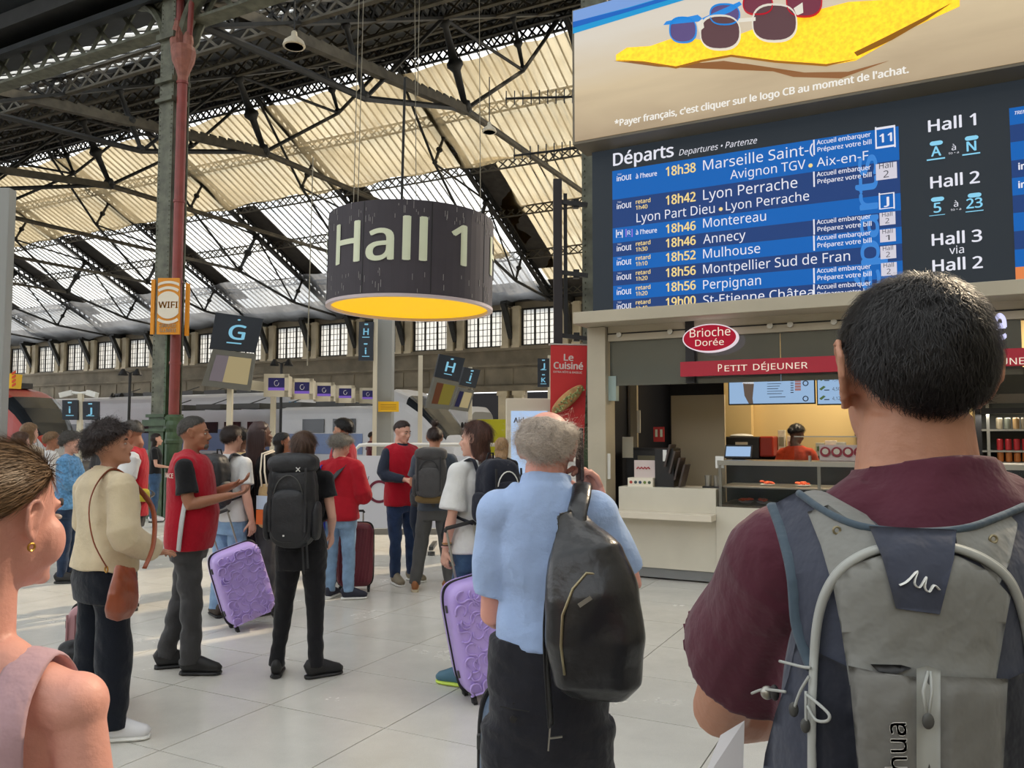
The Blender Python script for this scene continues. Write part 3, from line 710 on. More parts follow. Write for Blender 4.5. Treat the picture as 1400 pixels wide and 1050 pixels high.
# ---- ticket monitors on a beam
T = thing('monitor_beam', 'white horizontal beam carrying five small purple screens above the gates', 'beam', (at(430, 590, 18.)[0], 18., 0))
mb = MB(); mb.bar(at(330, 525, 17.), at(520, 548, 21.), .12, .2); obj('beam', mb, M_offw, T, world=True)
mb = MB()
for px, Y in ((372, 17.8), (512, 20.8)):
    p = at(px, 540, Y); mb = MB(); mb.bar((p[0], p[1]+.1, 0), (p[0], p[1]+.1, p[2]), .1, .1); obj('leg', mb, M_offw, T, world=True)
mons = [(378, 527, 34, 17.4), (413, 532, 31, 18.1), (443, 536, 28, 18.9), (472, 539, 26, 19.7), (503, 541, 23, 20.5)]
for k, (cx, cy, w_, Y) in enumerate(mons):
    p = at(cx, cy, Y-.35); sc = w_/F*Y*.95
    T = thing('ticket_monitor', ['boxy cream monitor, first of five from the G sign', 'boxy cream monitor, second of five from the G sign', 'boxy cream monitor in the middle of the row of five', 'boxy cream monitor, second from the grey post', 'boxy cream monitor touching the tall grey post'][k], 'monitor', p, -ANG_U*.25)
    fr = MB(); h = sc*.95
    for x, z, a, b_ in ((-sc*.42, 0, sc*.17, h), (sc*.42, 0, sc*.17, h), (0, h*.42, sc, h*.17), (0, -h*.36, sc, h*.28)): fr.box((x, 0, z), (a, .06, b_))
    fr.box((.0, .3, .0), (sc*.94, .5, h*.9)); obj('housing', fr, M_offw, T)
    mb = MB(); mb.box((0, .02, .05*h), (sc*.7, .02, h*.72)); obj('screen', mb, lit('indigo_screen', 44, 42, 84, .7), T)
    mb = MB(); mb.box((0, .005, -.17*h), (sc*.68, .006, h*.16)); obj('purple_bar', mb, lit('purple_bar', 120, 90, 180, .8), T)
    mb = MB(); mb.tube([(math.cos(a)*.09*sc, 0, .1*h+math.sin(a)*.12*h) for a in np.linspace(1., 6.5, 14)], .006, 5); obj('symbol', mb, M_white, T)
# ---- wifi sign on the column
Yw = 15.35
T = thing('wifi_sign', 'orange and white sign lettered WIFI wrapped around the iron column', 'sign', at(232, 458, Yw))
M_or = mat('orange_sign', srgb(230, 150, 24), .45); M_orL = mat('pale_sign_print', srgb(236, 228, 210), .5)
q = [(214, 457), (245, 457), (245, 380), (216, 380)]
qb = [(252, 459), (257, 459), (259, 388), (254, 386)]
qc = [(205, 457), (210, 457), (212, 382), (207, 382)]
mb = MB(); quadbox(mb, q, Yw, .05); quadbox(mb, qb, Yw+.2, .05); quadbox(mb, qc, Yw+.2, .05); obj('sign_panel', mb, M_or, T, world=True)
p_ = Pane(at(230, 417, Yw-.01), (1, 0, 0))
u_ = Yw/F
clipx = lambda x: max(-14.5*u_, min(14.5*u_, x))
def ringstrip(r0, r1, a0, a1):
    A = np.linspace(a0, a1, 26); mb_.add([p_.W(clipx(math.cos(a)*r*u_), math.sin(a)*r*u_, .006) for r in (r0, r1) for a in A], [(i, i+1, 27+i, 26+i) for i in range(25)])
mb_ = MB(); mb_.add([p_.W(clipx(math.cos(a)*18*u_), math.sin(a)*19*u_, .006) for a in np.linspace(0, 2*math.pi, 40, endpoint=False)], [tuple(range(40))])
for r0, r1 in ((22, 26), (30, 33.5)):
    ringstrip(r0, r1, .95, math.pi-.95)
    if r0 == 22: ringstrip(r0, r1, math.pi+.95, 2*math.pi-.95)
obj('white_rings', mb_, M_orL, T, world=True)
mb = MB(); p_.text(mb, 'WIFI', 216.5, 421, 243.5, 8.5, o=.01, bold=.012); obj('lettering', mb, M_or, T, world=True)
mb = MB(); p_.text(mb, 'GRATUIT', 218, 447.5, 241, 4.5, o=.01, bold=.012); p_.text(mb, 'ILLIMITÉ', 218, 454, 241, 4.5, o=.01, bold=.012); obj('small_lettering', mb, M_orL, T, world=True)
# ---- far lamp posts with twin shades
def twin(px, py, Y, label, s=1.):
    p = at(px, py, Y); T = thing('twin_lamp_post', label, 'lamp post', (p[0], p[1], 0))
    mb = MB(); mb.cyl((0, 0, 0), (0, 0, p[2]), .06*s, 8); obj('pole', mb, M_black, T)
    for sx in (-1, 1):
        mb = MB(); mb.bar((0, 0, p[2]), (sx*.28*s, 0, p[2]+.1), .04, .04); mb.lathe([(.06*s, .18*s), (.2*s, -.08*s), (.18*s, -.1*s)], (sx*.3*s, 0, p[2]), 12); obj('lamp_shade', mb, M_black, T)
twin(178, 510, 34, 'black twin-headed lamp post left of the iron column'); twin(385, 497, 34, 'black twin-headed lamp post above the ticket monitors'); twin(160, 541, 50, 'small distant twin-headed lamp post over the white train', .9)
# tall dark post with arms at the kiosk corner, bird spikes
T = thing('dark_mast', 'tall dark mast with bracket arms rising left of the kiosk', 'mast', (at(763, 500, 11.2)[0], 11.2, 0))
p = at(763, 246, 11.2); mb = MB(); mb.box((0, 0, p[2]/2), (.12, .12, p[2])); obj('mast', mb, mat('purple_black_steel', (.03, .024, .028), .5), T)
mb = MB(); mb.bar((.11, 0, at(0, 460, 11.2)[2]), (.11, 0, at(0, 265, 11.2)[2]), .05, .05)
for y in (276, 372, 458): z = at(0, y, 11.2)[2]; mb.bar((0, 0, z), (.42, -.05, z-.06), .05, .06); mb.box((.26, 0, z-.03), (.08, .1, .12))
obj('bracket_arm', mb, M_black, T)
for k, (x0, y0, x1, y1) in enumerate(((691, 135, 783, 132), (702, 213, 790, 201))):
    Y = 11.0; a = at(x0, y0, Y); b = at(x1+10, y1, Y); T = thing('spiked_rail', ['upper thin rail of upright spikes beside the advert edge', 'lower thin rail of upright spikes beside the advert edge'][k], 'rail', a)
    mb = MB(); mb.cyl(a, b, .016, 6); obj('rail', mb, M_black, T, world=True)
    for i in range(9):
        p = a+(b-a)*(i+.1)/9; mb = MB(); mb.cyl(p-np.array((0, 0, .09)), p+np.array((0, 0, .11)), .009, 5); obj('spike', mb, M_black, T, world=True)
# ================================================================== KIOSK, BOARD, ADVERT
K = Pane(flo(880, 792), EXK)
def Kd(d): return Pane(K.p0-K.n*d, EXK)
M_stone = mat('beige_laminate_cladding', srgb(182, 173, 153), .5, 0, var=.06, vs=2)
M_count = mat('off_white_counter', srgb(208, 202, 186), .4, 0, var=.04, vs=3)
M_countl = mat('pale_counter_ledge', srgb(222, 212, 194), .4)
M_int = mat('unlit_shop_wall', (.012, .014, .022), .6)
M_glassy = bpy.data.materials.new('shop_glass'); M_glassy.use_nodes = True; _b = M_glassy.node_tree.nodes['Principled BSDF']
_b.inputs['Base Color'].default_value = (.05, .06, .055, 1); _b.inputs['Roughness'].default_value = .06; _b.inputs['Alpha'].default_value = .13; _b.inputs['Specular IOR Level'].default_value = .9
M_glassup = mat('upper_glass_reflection_tone', (.085, .095, .085), .08, spec=.9)  # opaque pane, its green-grey reflection is put into the base colour
M_tan = mat('taupe_panel', srgb(176, 164, 140), .5)
M_warm = mat('cream_shop_wall', srgb(222, 196, 140), .6)
M_reds = mat('shop_sign_red', srgb(178, 26, 52), .4); M_cr = lit('cream_sign_letters', 244, 228, 210, .9)
def kbox(mb, a0, b0, a1, b1, d0, d1, mi=0):       # box on the kiosk frame: a along, b up, d behind the front plane
    c = K.p0+K.ex*(a0+a1)/2+K.ez*(b0+b1)/2-K.n*(d0+d1)/2
    return mb.box(c, (abs(a1-a0), abs(d1-d0), abs(b1-b0)), np.stack((K.ex, -K.n, K.ez), 1), mi)
def kpx(mb, x0, y0, x1, y1, d0, d1, mi=0):        # the same from pixels on the plane at depth d0
    P_ = Kd(d0); a0, b0 = P_.P(x0, y0); a1, b1 = P_.P(x1, y1); return kbox(mb, a0, b0, a1, b1, d0, d1, mi)
T = kio = thing('kiosk', 'beige bakery kiosk with stone-coloured pillar, lintel and glass fronts under the board', 'kiosk', K.p0)
aL = K.P(804, 700)[0]; aR = 9.0; zT = K.P(820, 447)[1]
mb = MB(); kbox(mb, aL, 0, K.P(829, 700)[0], zT, 0, .32); obj('pillar', mb, M_stone, T, world=True, bevel=.006)
Pf = Kd(-.35); l0 = Pf.P(783, 443)[1]; l1 = Pf.P(783, 427)[1]; aLl = Pf.P(783, 435)[0]
mb = MB(); kbox(mb, aLl, l0, aR, l1, -.35, .6); obj('lintel', mb, M_stone, T, world=True, bevel=.006)
aP = K.P(829, 500)[0]; zs = K.P(829, 466)[1]
mb = MB(); kbox(mb, aP, zs, aR, l0+.0, .06, .22); obj('shutter_box', mb, M_stone, T, world=True)
mb = MB(); kbox(mb, aP, (zs+l0)/2-.01, aR, (zs+l0)/2+.005, .05, .07); obj('shutter_seam', mb, M_black, T, world=True)
zg = K.P(900, 525)[1]
for x0, x1 in ((829, 936), (942, 1064.6), (1065.2, 1180), (1180.4, 1400)):
    a0 = K.P(x0, 500)[0]; a1 = K.P(x1, 500)[0]; mb = MB(); kbox(mb, a0, zg, a1, zs, .12, .135); obj('glass_panel', mb, M_glassup, T, world=True)
for x in (942, ): 
    a0 = K.P(x, 500)[0]; mb = MB(); kbox(mb, a0-.05, zg, a0+.05, l0, .04, .16); obj('dark_upright', mb, M_black, T, world=True)
for x in (845, 915, 1052, 1080, 1140):
    a0 = K.P(x, 460)[0]; p = K.W(a0, zs+.07, -.045); mb = MB(); mb.cyl(p, p+K.n*.02, .032, 12); obj('shutter_bolt', mb, M_metal, T, world=True)
# inner box of the kiosk
D = 3.2
mb = MB(); kbox(mb, aL, 0, aR, zT+.4, D, D+.1); obj('back_wall', mb, M_int, T, world=True)
mb = MB(); kbox(mb, aL, 0, aL+.08, zT+.4, .32, D); obj('side_wall', mb, M_int, T, world=True)
mb = MB(); kbox(mb, aL, zT+.35, aR, zT+.45, .3, D); obj('kiosk_ceiling', mb, M_int, T, world=True)
P28 = Kd(2.8); aw0 = P28.P(997, 600)[0]
mb = MB(); kbox(mb, aw0, 0, 4.6, zT+.3, 2.8, 2.9); obj('lit_back_wall', mb, M_warm, T, world=True)
mb = MB(); kbox(mb, aw0-.02, 0, aw0+.35, zT+.3, 2.6, 2.79); obj('lit_wall_return', mb, M_warm, T, world=True)
mb = MB(); P = Kd(1.5); a0 = P.P(918, 600)[0]; a1 = P.P(991, 600)[0]; kbox(mb, a0, 0, a1, P.P(918, 541)[1], 1.5, 1.56); obj('taupe_partition', mb, M_tan, T, world=True)
mb = MB(); P = Kd(1.2); a0 = P.P(862, 600)[0]; kbox(mb, a0, 0, a0+.09, P.P(862, 512)[1], 1.2, 1.26); obj('inner_post', mb, M_tan, T, world=True)
mb = MB(); kpx(mb, 829, 690, 839, 512, .3, .34); obj('door_stile', mb, mat('oxblood_frame', (.06, .025, .025), .4), T, world=True)
mb = MB(); kpx(mb, 832, 548, 842, 514, .1, .2); obj('pale_handle', mb, mat('frosted_handle', srgb(160, 180, 178), .3), T, world=True)
mb = MB(); kpx(mb, 829, 655, 834, 620, .05, .07); obj('white_sticker', mb, M_white, T, world=True)
mb = MB(); kpx(mb, 871, 592, 875, 561, 1.15, 1.17); obj('label_strip', mb, M_orL, T, world=True)
# counters
mb = MB(); a0 = K.P(846, 700)[0]; a1 = K.P(979, 700)[0]; zc = K.P(846, 665)[1]; zs1 = K.P(846, 697)[1]; zs0 = K.P(846, 705)[1]
kbox(mb, a0, zs1, a1, zc, 0, .5); obj('upper_counter', mb, M_count, T, world=True, bevel=.004)
mb = MB(); kbox(mb, a0-.06, zs0, a1, zs1, -.22, .3); obj('bag_ledge', mb, M_countl, T, world=True, bevel=.004)
zk = K.P(880, 776)[1]
mb = MB(); kbox(mb, a0+.0, zk, a1, zs0, .04, .5); obj('counter_front', mb, M_count, T, world=True)
mb = MB(); kbox(mb, a0, .02, aR, zk-.01, .07, .5); obj('plinth', mb, mat('steel_plinth', srgb(140, 142, 144), .35, .6), T, world=True)
zc2 = K.P(985, 693)[1]
mb = MB(); kbox(mb, a1, zk, aR, zc2, 0, .95); obj('case_base', mb, M_count, T, world=True, bevel=.004)
# refrigerated display
zt = K.P(985, 632)[1]; zm = K.P(985, 665)[1]
mb = MB(); kbox(mb, a1+.02, zc2, aR, zc2+.02, .02, .9); obj('display_floor', mb, mat('dark_tray', srgb(92, 80, 64), .5), T, world=True)
mb = MB(); kbox(mb, a1+.02, zm-.015, aR, zm, .06, .8); obj('display_shelf', mb, M_metal, T, world=True)
mb = MB(); kbox(mb, a1+.02, zt-.03, aR, zt+.02, .0, .55); obj('display_top_rail', mb, M_metal, T, world=True)
mb = MB(); kbox(mb, a1+.02, zc2, aR, zt-.03, .0, .008); obj('display_glass', mb, M_glassy, T, world=True)
for q_ in (0.03, 1.05, 2.1, 3.2):
    mb = MB(); kbox(mb, a1+q_, zc2, a1+q_+.03, zt, .02, .05); obj('display_upright', mb, M_metal, T, world=True)
mb = MB(); kbox(mb, a1+.03, zc2, aR, zt-.03, .9, .93); obj('display_back', mb, M_int, T, world=True)
# kiosk lights
for a_, e_ in ((2.0, 52), (4.2, 42), (.6, 5)):
    l = bpy.data.lights.new('kiosk_lamp', 'AREA'); l.energy = e_; l.size = .9; l.size_y = .3; l.shape = 'RECTANGLE'; l.color = (1, .83, .58)
    o = bpy.data.objects.new('kiosk_lamp', l); C.objects.link(o); p = K.W(a_, zT+.3, -1.9); o.location = p
l = bpy.data.lights.new('case_fill_light', 'AREA'); l.energy = 7; l.size = 2.4; l.size_y = .05; l.shape = 'RECTANGLE'; l.color = (1, .82, .6)  # unseen light added to brighten the inside of the display case
o = bpy.data.objects.new('case_fill_light', l); C.objects.link(o); o.location = K.W(a1+1.3, zt-.05, -.3); o.rotation_euler = (0, 0, ANG_U)
# signs on the kiosk
Ps = Kd(-.10)
T = thing('oval_sign', 'oval red shop sign reading Brioche Dorée with a white rim', 'sign', Ps.W(*Ps.P(970, 462)))
ca, cb = Ps.P(970, 462); ra = (Ps.P(1008, 462)[0]-Ps.P(933, 462)[0])/2; rb = (Ps.P(970, 442.5)[1]-Ps.P(970, 481)[1])/2
def oval(ra, rb, o, th): 
    mb = MB(); mb.poly([Ps.W(ca+ra*math.cos(a), cb+rb*math.sin(a), o) for a in np.linspace(0, 2*math.pi, 48, endpoint=False)], th, Ps.n); return mb
obj('rim', oval(ra, rb, 0, .1), lit('white_rim', 238, 222, 230, .85), T, world=True); obj('face', oval(ra*.955, rb*.92, .006, .02), lit('oval_red', 176, 20, 48, .75), T, world=True)
mb = MB(); Ps.text(mb, 'Brioche', 943.5, 461.5, 999, 11, o=.012, bold=.0); Ps.text(mb, 'Dorée', 951, 473.5, 990, 8.5, o=.012, bold=.0); obj('lettering', mb, M_cr, T, world=True)
def band(label, x0, x1, txts):
    T = thing('sign_band', label, 'sign', Ps.W(*Ps.P(x0, 505))); y = lambda x, yr: yr
    a0, b0 = Ps.P(930, 515); a1, b1 = Ps.P(930, 495); ax0 = Ps.P(x0, 500)[0]; ax1 = Ps.P(x1, 500)[0]
    mb = MB(); Ps.rectab(mb, ax0, b0, ax1, b1, 0, .06); obj('band', mb, M_reds, T, world=True)
    mb = MB()
    for body, xa, yb, xb, h in txts: Ps.text(mb, body, xa, yb, xb, h, o=.01, bold=.0)
    obj('lettering', mb, M_cr, T, world=True)
band('long red band lettered Petit Déjeuner over the menu screens', 930, 1300, [('P', 982, 508.2, 987.5, 10), ('ETIT', 991, 507.8, 1022, 8), ('DÉJEUNER', 1030, 506.2, 1104.5, 8.3)])
band('right end piece of the red band lettered UNE beside the ear', 1346, 1460, [('UNER', 1368, 499, 1412, 9)])
T = thing('glowing_letter', 'white neon letter e glowing on the dark glass beside the head', 'sign', Ps.W(*Ps.P(1366, 464)))
mb = MB(); Ps.text(mb, 'e', 1358, 464, 1377, 44, o=.02, bold=.02); obj('neon_letter', mb, lit('neon_white', 214, 214, 255, 1.1), T, world=True)
# menu screens
Pm = Kd(1.0)
for k, (x0, x1) in enumerate(((996, 1114), (1117, 1236))):
    T = thing('menu_screen', ['pale blue menu screen showing an iced cup, under the red band', 'second menu screen with green sandwiches, partly behind the ear'][k], 'screen', Pm.W(*Pm.P(x0, 553)))
    mb = MB(); Pm.rect(mb, x0, 554, x1, 509, 0, .05); obj('housing', mb, M_black, T, world=True)
    mb = MB(); Pm.rect(mb, x0+1.5, 552.3, x1-1.5, 510, .004, .004); obj('screen_face', mb, lit('menu_sky_blue', 158, 190, 226, .85), T, world=True)
    if k == 0:
        mb = MB(); Pm.polypx(mb, [(1015, 525), (1018, 515), (1024, 513), (1029, 516), (1031, 525)], .008, .002); obj('cream_dome', mb, lit('menu_white', 226, 228, 232, .8), T, world=True)
        mb = MB(); Pm.polypx(mb, [(1016, 524), (1031, 524), (1029, 545), (1030, 552), (1024, 552), (1018, 541)], .008, .002); obj('coffee_cup', mb, lit('menu_coffee', 112, 96, 84, .7), T, world=True)
        mb = MB()
        for i in range(7): Pm.rect(mb, 1049, 518.5+i*3.4, 1063+(i*7 % 9), 517.3+i*3.4, .008, .002)
        for i in range(7): Pm.rect(mb, 1081, 518+i*3.2, 1085, 516.8+i*3.2, .008, .002)
        Pm.rect(mb, 1051, 546, 1095, 545.2, .008, .002); Pm.rect(mb, 1052, 543.5, 1074, 542.2, .008, .002); obj('menu_lines', mb, mat('menu_ink', srgb(70, 76, 96), .5), T, world=True)
        for i in range(5):
            mb = MB(); Pm.rect(mb, 1087, 518.6+i*3.9, 1095, 515.2+i*3.9, .008, .002); obj('drink_picture', mb, lit('menu_pink', 168, 120, 118, .8), T, world=True)
        for i in range(2):
            mb = MB(); c = Pm.P(1101.5, 524+i*21); mb.tube([Pm.W(c[0]+.028*math.cos(a), c[1]+.028*math.sin(a), .01) for a in np.linspace(0, 2*math.pi, 12, endpoint=False)], .006, 5, closed=True); obj('round_badge', mb, mat('menu_ink', srgb(70, 76, 96), .5), T, world=True)
    else:
        for i in range(3):
            mb = MB(); Pm.polypx(mb, [(1120, 519+i*13), (1126, 514.5+i*13), (1129, 516+i*13), (1123, 521+i*13)], .008, .002); obj('sandwich_picture', mb, lit('menu_green', 92, 118, 74, .7), T, world=True)
        mb = MB()
        for i in range(3): Pm.text(mb, ['7,90', '4,50', '4,12'][i], 1138, 521+i*13, 1149, 4.5, o=.008)
        for i in range(3): Pm.rect(mb, 1127, 521+i*13, 1134, 519.6+i*13, .008, .002)
        obj('menu_lines', mb, mat('menu_ink', srgb(70, 76, 96), .5), T, world=True)
# ---- things in the kiosk
def kthing(name, label, cat, px, py, d): P = Kd(d); a, b = P.P(px, py); return thing(name, label, cat, P.W(a, b), ANG_U), P
zcw = zc                                     # counter top height above the floor
def onk(px, d, z):                           # point on level z at depth d under column px
    P = Kd(d); a, _ = P.P(px, 640); return P.W(a, z-P.p0[2])
ztop = zc+K.p0[2]
def bx(T, nm, c, s, m, bevel=0, **k): mb = MB(); mb.box(c, s); return obj(nm, mb, m, T, bevel=bevel, **k)
T = thing('leaflet_dispenser', 'white cardboard leaflet box with five coloured dots on the counter', 'dispenser', onk(878, .15, ztop), ANG_U)
bx(T, 'box', (0, 0, .05), (.30, .16, .10), M_orL); bx(T, 'back_card', (.02, .05, .15), (.26, .02, .30), mat('pink_card', srgb(214, 200, 196), .6))
for k in range(5):
    mb = MB(); mb.cyl((-.11+k*.055, -.08, .05), (-.11+k*.055, -.085, .05), .018, 10); obj('dot', mb, mat('dot%d' % k, srgb(*[(170, 60, 50), (70, 90, 90), (60, 80, 110), (110, 130, 60), (70, 90, 70)][k]), .5), T)
mb = MB(); mb.tube([(-.08+.02*i, .035, .20+.02*(i % 2)) for i in range(9)], .008, 5); obj('red_print', mb, mat('print_red', srgb(170, 50, 60), .6), T)
T = thing('folder_stand', 'black stepped stand of folders on the counter beside the leaflets', 'stand', onk(914, .2, ztop), ANG_U)
bx(T, 'case', (-.03, .08, .22), (.22, .30, .44), M_black)
for k in range(4):
    mb = MB(); mb.box((.02+k*.055, .0, .36-k*.075), (.02, .24, .26), rotz(0)@np.array(((math.cos(.25), 0, math.sin(.25)), (0, 1, 0), (-math.sin(.25), 0, math.cos(.25))))); obj('folder', mb, mat('folder_brown', srgb(70, 60, 56), .5), T)
bx(T, 'white_tab', (-.02, -.075, .36), (.045, .01, .13), M_white)
T = thing('back_shelf_unit', 'dark shelf unit with papers standing behind the counter', 'shelf', onk(885, .9, 0), ANG_U)
zz = ztop+.42
bx(T, 'shelf_board', (.05, 0, zz), (.62, .3, .03), M_black); bx(T, 'carcass', (.05, 0, zz/2), (.56, .28, zz), mat('shelf_dark', (.03, .03, .032), .5))
bx(T, 'leaning_paper', (-.2, -.16, zz+.02), (.14, .01, .26), M_offw); bx(T, 'cash_drawer', (.1, -.16, zz-.14), (.34, .02, .12), mat('khaki_drawer', srgb(112, 106, 84), .5))
T = thing('fire_notice', 'small red notice with white figures above the dark shelf', 'notice', Kd(1.1).W(*Kd(1.1).P(901, 604)), ANG_U); h_ = .19
bx(T, 'board', (0, 0, h_/2), (.14, .02, h_), mat('notice_red', srgb(186, 40, 34), .5))
for x in (-.03, .035): bx(T, 'figure', (x, -.012, h_*.58), (.03, .006, h_*.5), M_cream)
T = thing('coffee_machine', 'dark red and black coffee machine behind the display case', 'coffee machine', onk(1027, 2.3, 0), ANG_U)
zb = Kd(2.1).P(1027, 628)[1]+K.p0[2]; zu = Kd(2.1).P(1027, 597)[1]+K.p0[2]
bx(T, 'cabinet', (.05, 0, zb/2-.01), (.8, .5, zb-.02), M_int); bx(T, 'body', (-.08, 0, (zb+zu)/2), (.46, .42, zu-zb), M_black, .02); bx(T, 'red_side', (.24, 0, (zb+zu)/2+.02), (.18, .42, (zu-zb)*.9), mat('machine_red', srgb(150, 40, 26), .35), .02)
bx(T, 'name_plate', (-.08, -.215, zu-.09), (.16, .01, .035), M_offw)
mb = MB(); mb.ell((-.12, 0, zu+.01), (.16, .1, .03)); obj('cup_tray', mb, M_white, T)
T = thing('till_tablet', 'tilted till tablet with pale blue screen on the display top', 'tablet', onk(1010, .35, zt+K.p0[2]+.02), ANG_U)
Rx = np.array(((1, 0, 0), (0, math.cos(.5), math.sin(.5)), (0, -math.sin(.5), math.cos(.5))))
mb = MB(); mb.box((0, 0, .09), (.30, .02, .16), Rx); obj('tablet_body', mb, M_black, T); mb = MB(); mb.box((0, -.012, .092), (.27, .012, .12), Rx); obj('tablet_screen', mb, lit('tablet_blue', 160, 190, 226, .85), T); bx(T, 'foot', (0, .05, .015), (.14, .12, .03), M_black)
T = thing('price_card', 'small white price card on a clip at the counter corner', 'card', onk(984, .03, zt+K.p0[2]-.06), ANG_U); bx(T, 'card', (0, 0, .06), (.09, .01, .13), M_white)
T = thing('tumbler_rack', 'black wire rack of tumblers at the end of the counter', 'rack', onk(974, .25, ztop), ANG_U)
bx(T, 'tray', (0, 0, .01), (.2, .14, .02), M_black)
for x in (-.05, .05): mb = MB(); mb.lathe([(.035, .02), (.04, .14), (.034, .14), (.03, .03)], (x, 0, 0), 12); obj('tumbler', mb, M_metal, T)
# food in the case
rr = np.random.default_rng(5)
for k, (px, d, z) in enumerate(((1049, .35, zm), (1097, .35, zm), (1019, .4, zc2+.02), (1044, .4, zc2+.02))):
    T = thing('salad_plate', ['red and orange salad plate, first on the upper display shelf', 'red and orange salad plate on the upper shelf by the strap', 'orange salad plate low in the display case', 'orange salad plate low in the case, next to the shoulder'][k], 'food', onk(px, d, z+K.p0[2]), 0)
    mb = MB(); mb.lathe([(.05, 0), (.085, .02), (.08, .02)], seg=16); obj('plate', mb, M_white, T)
    mb = MB()
    for i in range(12): a = rr.random()*6.28; r = rr.random()*.06; mb.ell((r*math.cos(a), r*math.sin(a), .03+rr.random()*.02), (.028, .018, .012), rotz(a), 8, 5)
    obj('topping', mb, mat('tomato_orange', srgb(226, 96, 56), .4, island=.3), T, kind='stuff')
for k in range(4):
    T = thing('gift_tin', 'white tin with a round crimson emblem, %s from the worker on the display top' % ['first', 'second', 'third', 'fourth'][k], 'tin', onk(1129+k*15.5, .45, zt+K.p0[2]+.02), ANG_U, 'round emblem tins on the display top')
    bx(T, 'tin', (0, .05, .085), (.125, .1, .17), mat('pale_pink_box', srgb(222, 204, 200), .5), .006)
    mb = MB(); mb.cyl((0, -.001, .095), (0, -.012, .095), .055, 18); obj('emblem', mb, mat('emblem_crimson', srgb(160, 40, 62), .5), T)
    mb = MB(); mb.cyl((0, -.012, .10), (0, -.016, .10), .032, 14); obj('emblem_centre', mb, M_orL, T)
T = thing('sneeze_guard', 'clear glass guard standing over the display case', 'guard', onk(1150, .2, zt+K.p0[2]+.02), ANG_U)
bx(T, 'glass', (.0, -.1, .13), (.9, .008, .26), M_glassy); bx(T, 'edge_rail', (0, -.1, .262), (.9, .012, .012), M_metal); bx(T, 'bracket', (-.3, -.06, .03), (.02, .1, .06), M_metal)
for k, (px, c, s) in enumerate(((1070, (200, 196, 180), (.09, .1, .34)), (1084, (206, 190, 170), (.12, .1, .26)), (1122, (180, 182, 170), (.1, .1, .17)), (1137, (226, 216, 206), (.14, .1, .20)), (1151, (190, 192, 190), (.11, .1, .18)))):
    lb = ['tall stack of paper cups on the back shelf', 'patterned paper bag stack on the back shelf', 'small olive carton behind the worker', 'white and orange carton behind the worker', 'pale grey carton by the framed picture'][k]
    T = thing('back_shelf_carton', lb, 'carton', onk(px, 2.45, 1.36), ANG_U); bx(T, 'carton', (0, 0, s[2]/2), s, mat('carton%d' % k, srgb(*c), .6, var=.15, vs=20), .004)
    bx(T, 'carton_label', (0, -.052, s[2]*.55), (s[0]*.7, .004, s[2]*.35), mat('carton_print%d' % k, srgb(*[(120, 120, 100), (150, 90, 80), (70, 100, 60), (200, 90, 50), (60, 60, 66)][k]), .6))
T = thing('back_shelf', 'dark worktop shelf along the warm back wall', 'shelf', onk(1120, 2.5, 0), ANG_U); bx(T, 'top', (.1, 0, 1.34), (1.9, .45, .04), M_black); bx(T, 'carcass', (.1, .02, .66), (1.86, .4, 1.32), M_int)
T = thing('framed_picture', 'small framed drawing on the warm kiosk wall beside the neck', 'picture', Kd(2.75).W(*Kd(2.75).P(1172, 597)), ANG_U)
bx(T, 'picture_frame', (0.1, 0, .18), (.26, .03, .36), M_black); bx(T, 'print', (.1, -.018, .18), (.22, .006, .32), M_offw)
# drinks fridge at the right
T = thing('drinks_fridge', 'open drinks fridge with cans at the right edge behind the ear', 'fridge', onk(1372, 1.3, 0), ANG_U); 
W2 = 1.6; PD = Kd(1.3); zf = lambda y: PD.P(1372, y)[1]+K.p0[2]
bx(T, 'cabinet_back', (.6, .5, 1.2), (W2, .06, 2.4), mat('fridge_inside', srgb(70, 72, 68), .5)); bx(T, 'side_panel', (-.22, .25, 1.2), (.06, .5, 2.4), M_black); bx(T, 'side_frame', (-.13, .02, 1.2), (.03, .04, 2.4), M_metal)
bx(T, 'top_panel', (.6, .1, zf(562)), (W2, .5, .06), M_black); bx(T, 'steel_header', (.6, .0, zf(545)), (W2, .05, .10), mat('header_steel', srgb(120, 112, 100), .4))
for y in (588, 617, 633): bx(T, 'shelf', (.6, .22, zf(y)), (W2, .44, .02), M_metal)
l = bpy.data.lights.new('fridge_lamp', 'AREA'); l.energy = 5; l.size = .9; l.size_y = .1; l.shape = 'RECTANGLE'; l.color = (1, .95, .85); o = bpy.data.objects.new('fridge_lamp', l); C.objects.link(o); o.location = onk(1385, 1.35, zf(566))
cans = None; ORD = ['first', 'second', 'third', 'fourth', 'fifth', 'sixth', 'seventh', 'eighth', 'ninth']
for r, (y, cols) in enumerate(((588, ((120, 110, 90), (90, 92, 80), (150, 120, 80))), (617, ((170, 40, 44), (170, 40, 44), (80, 140, 70))), (633, ((200, 120, 60), (200, 120, 60), (120, 150, 80))))):
    for k in range(9):
        c_ = cols[min(2, k//3)] if r else cols[k % 3]
        nm = ['dull brown', 'red or green', 'orange or green'][r]
        t_ = thing('drink_can', 'drink can, %s from the dark frame, %s of the open fridge' % (ORD[k], ['upper shelf', 'middle shelf', 'bottom shelf'][r]), 'can', T.matrix_basis @ Vector((-.02+k*.078, .06, zf(y)+.01)), 0, ['cans on the upper fridge shelf', 'cans on the middle fridge shelf', 'cans on the bottom fridge shelf'][r])
        key = 'can%d%d%d' % c_
        if cans is None:
            q = MB(); q.lathe([(.025, 0), (.032, .01), (.032, .115), (.026, .125)], seg=12); cans = q
        mb = cans; obj('can_body', mb, mat(key, srgb(*c_), .35, .2), t_)
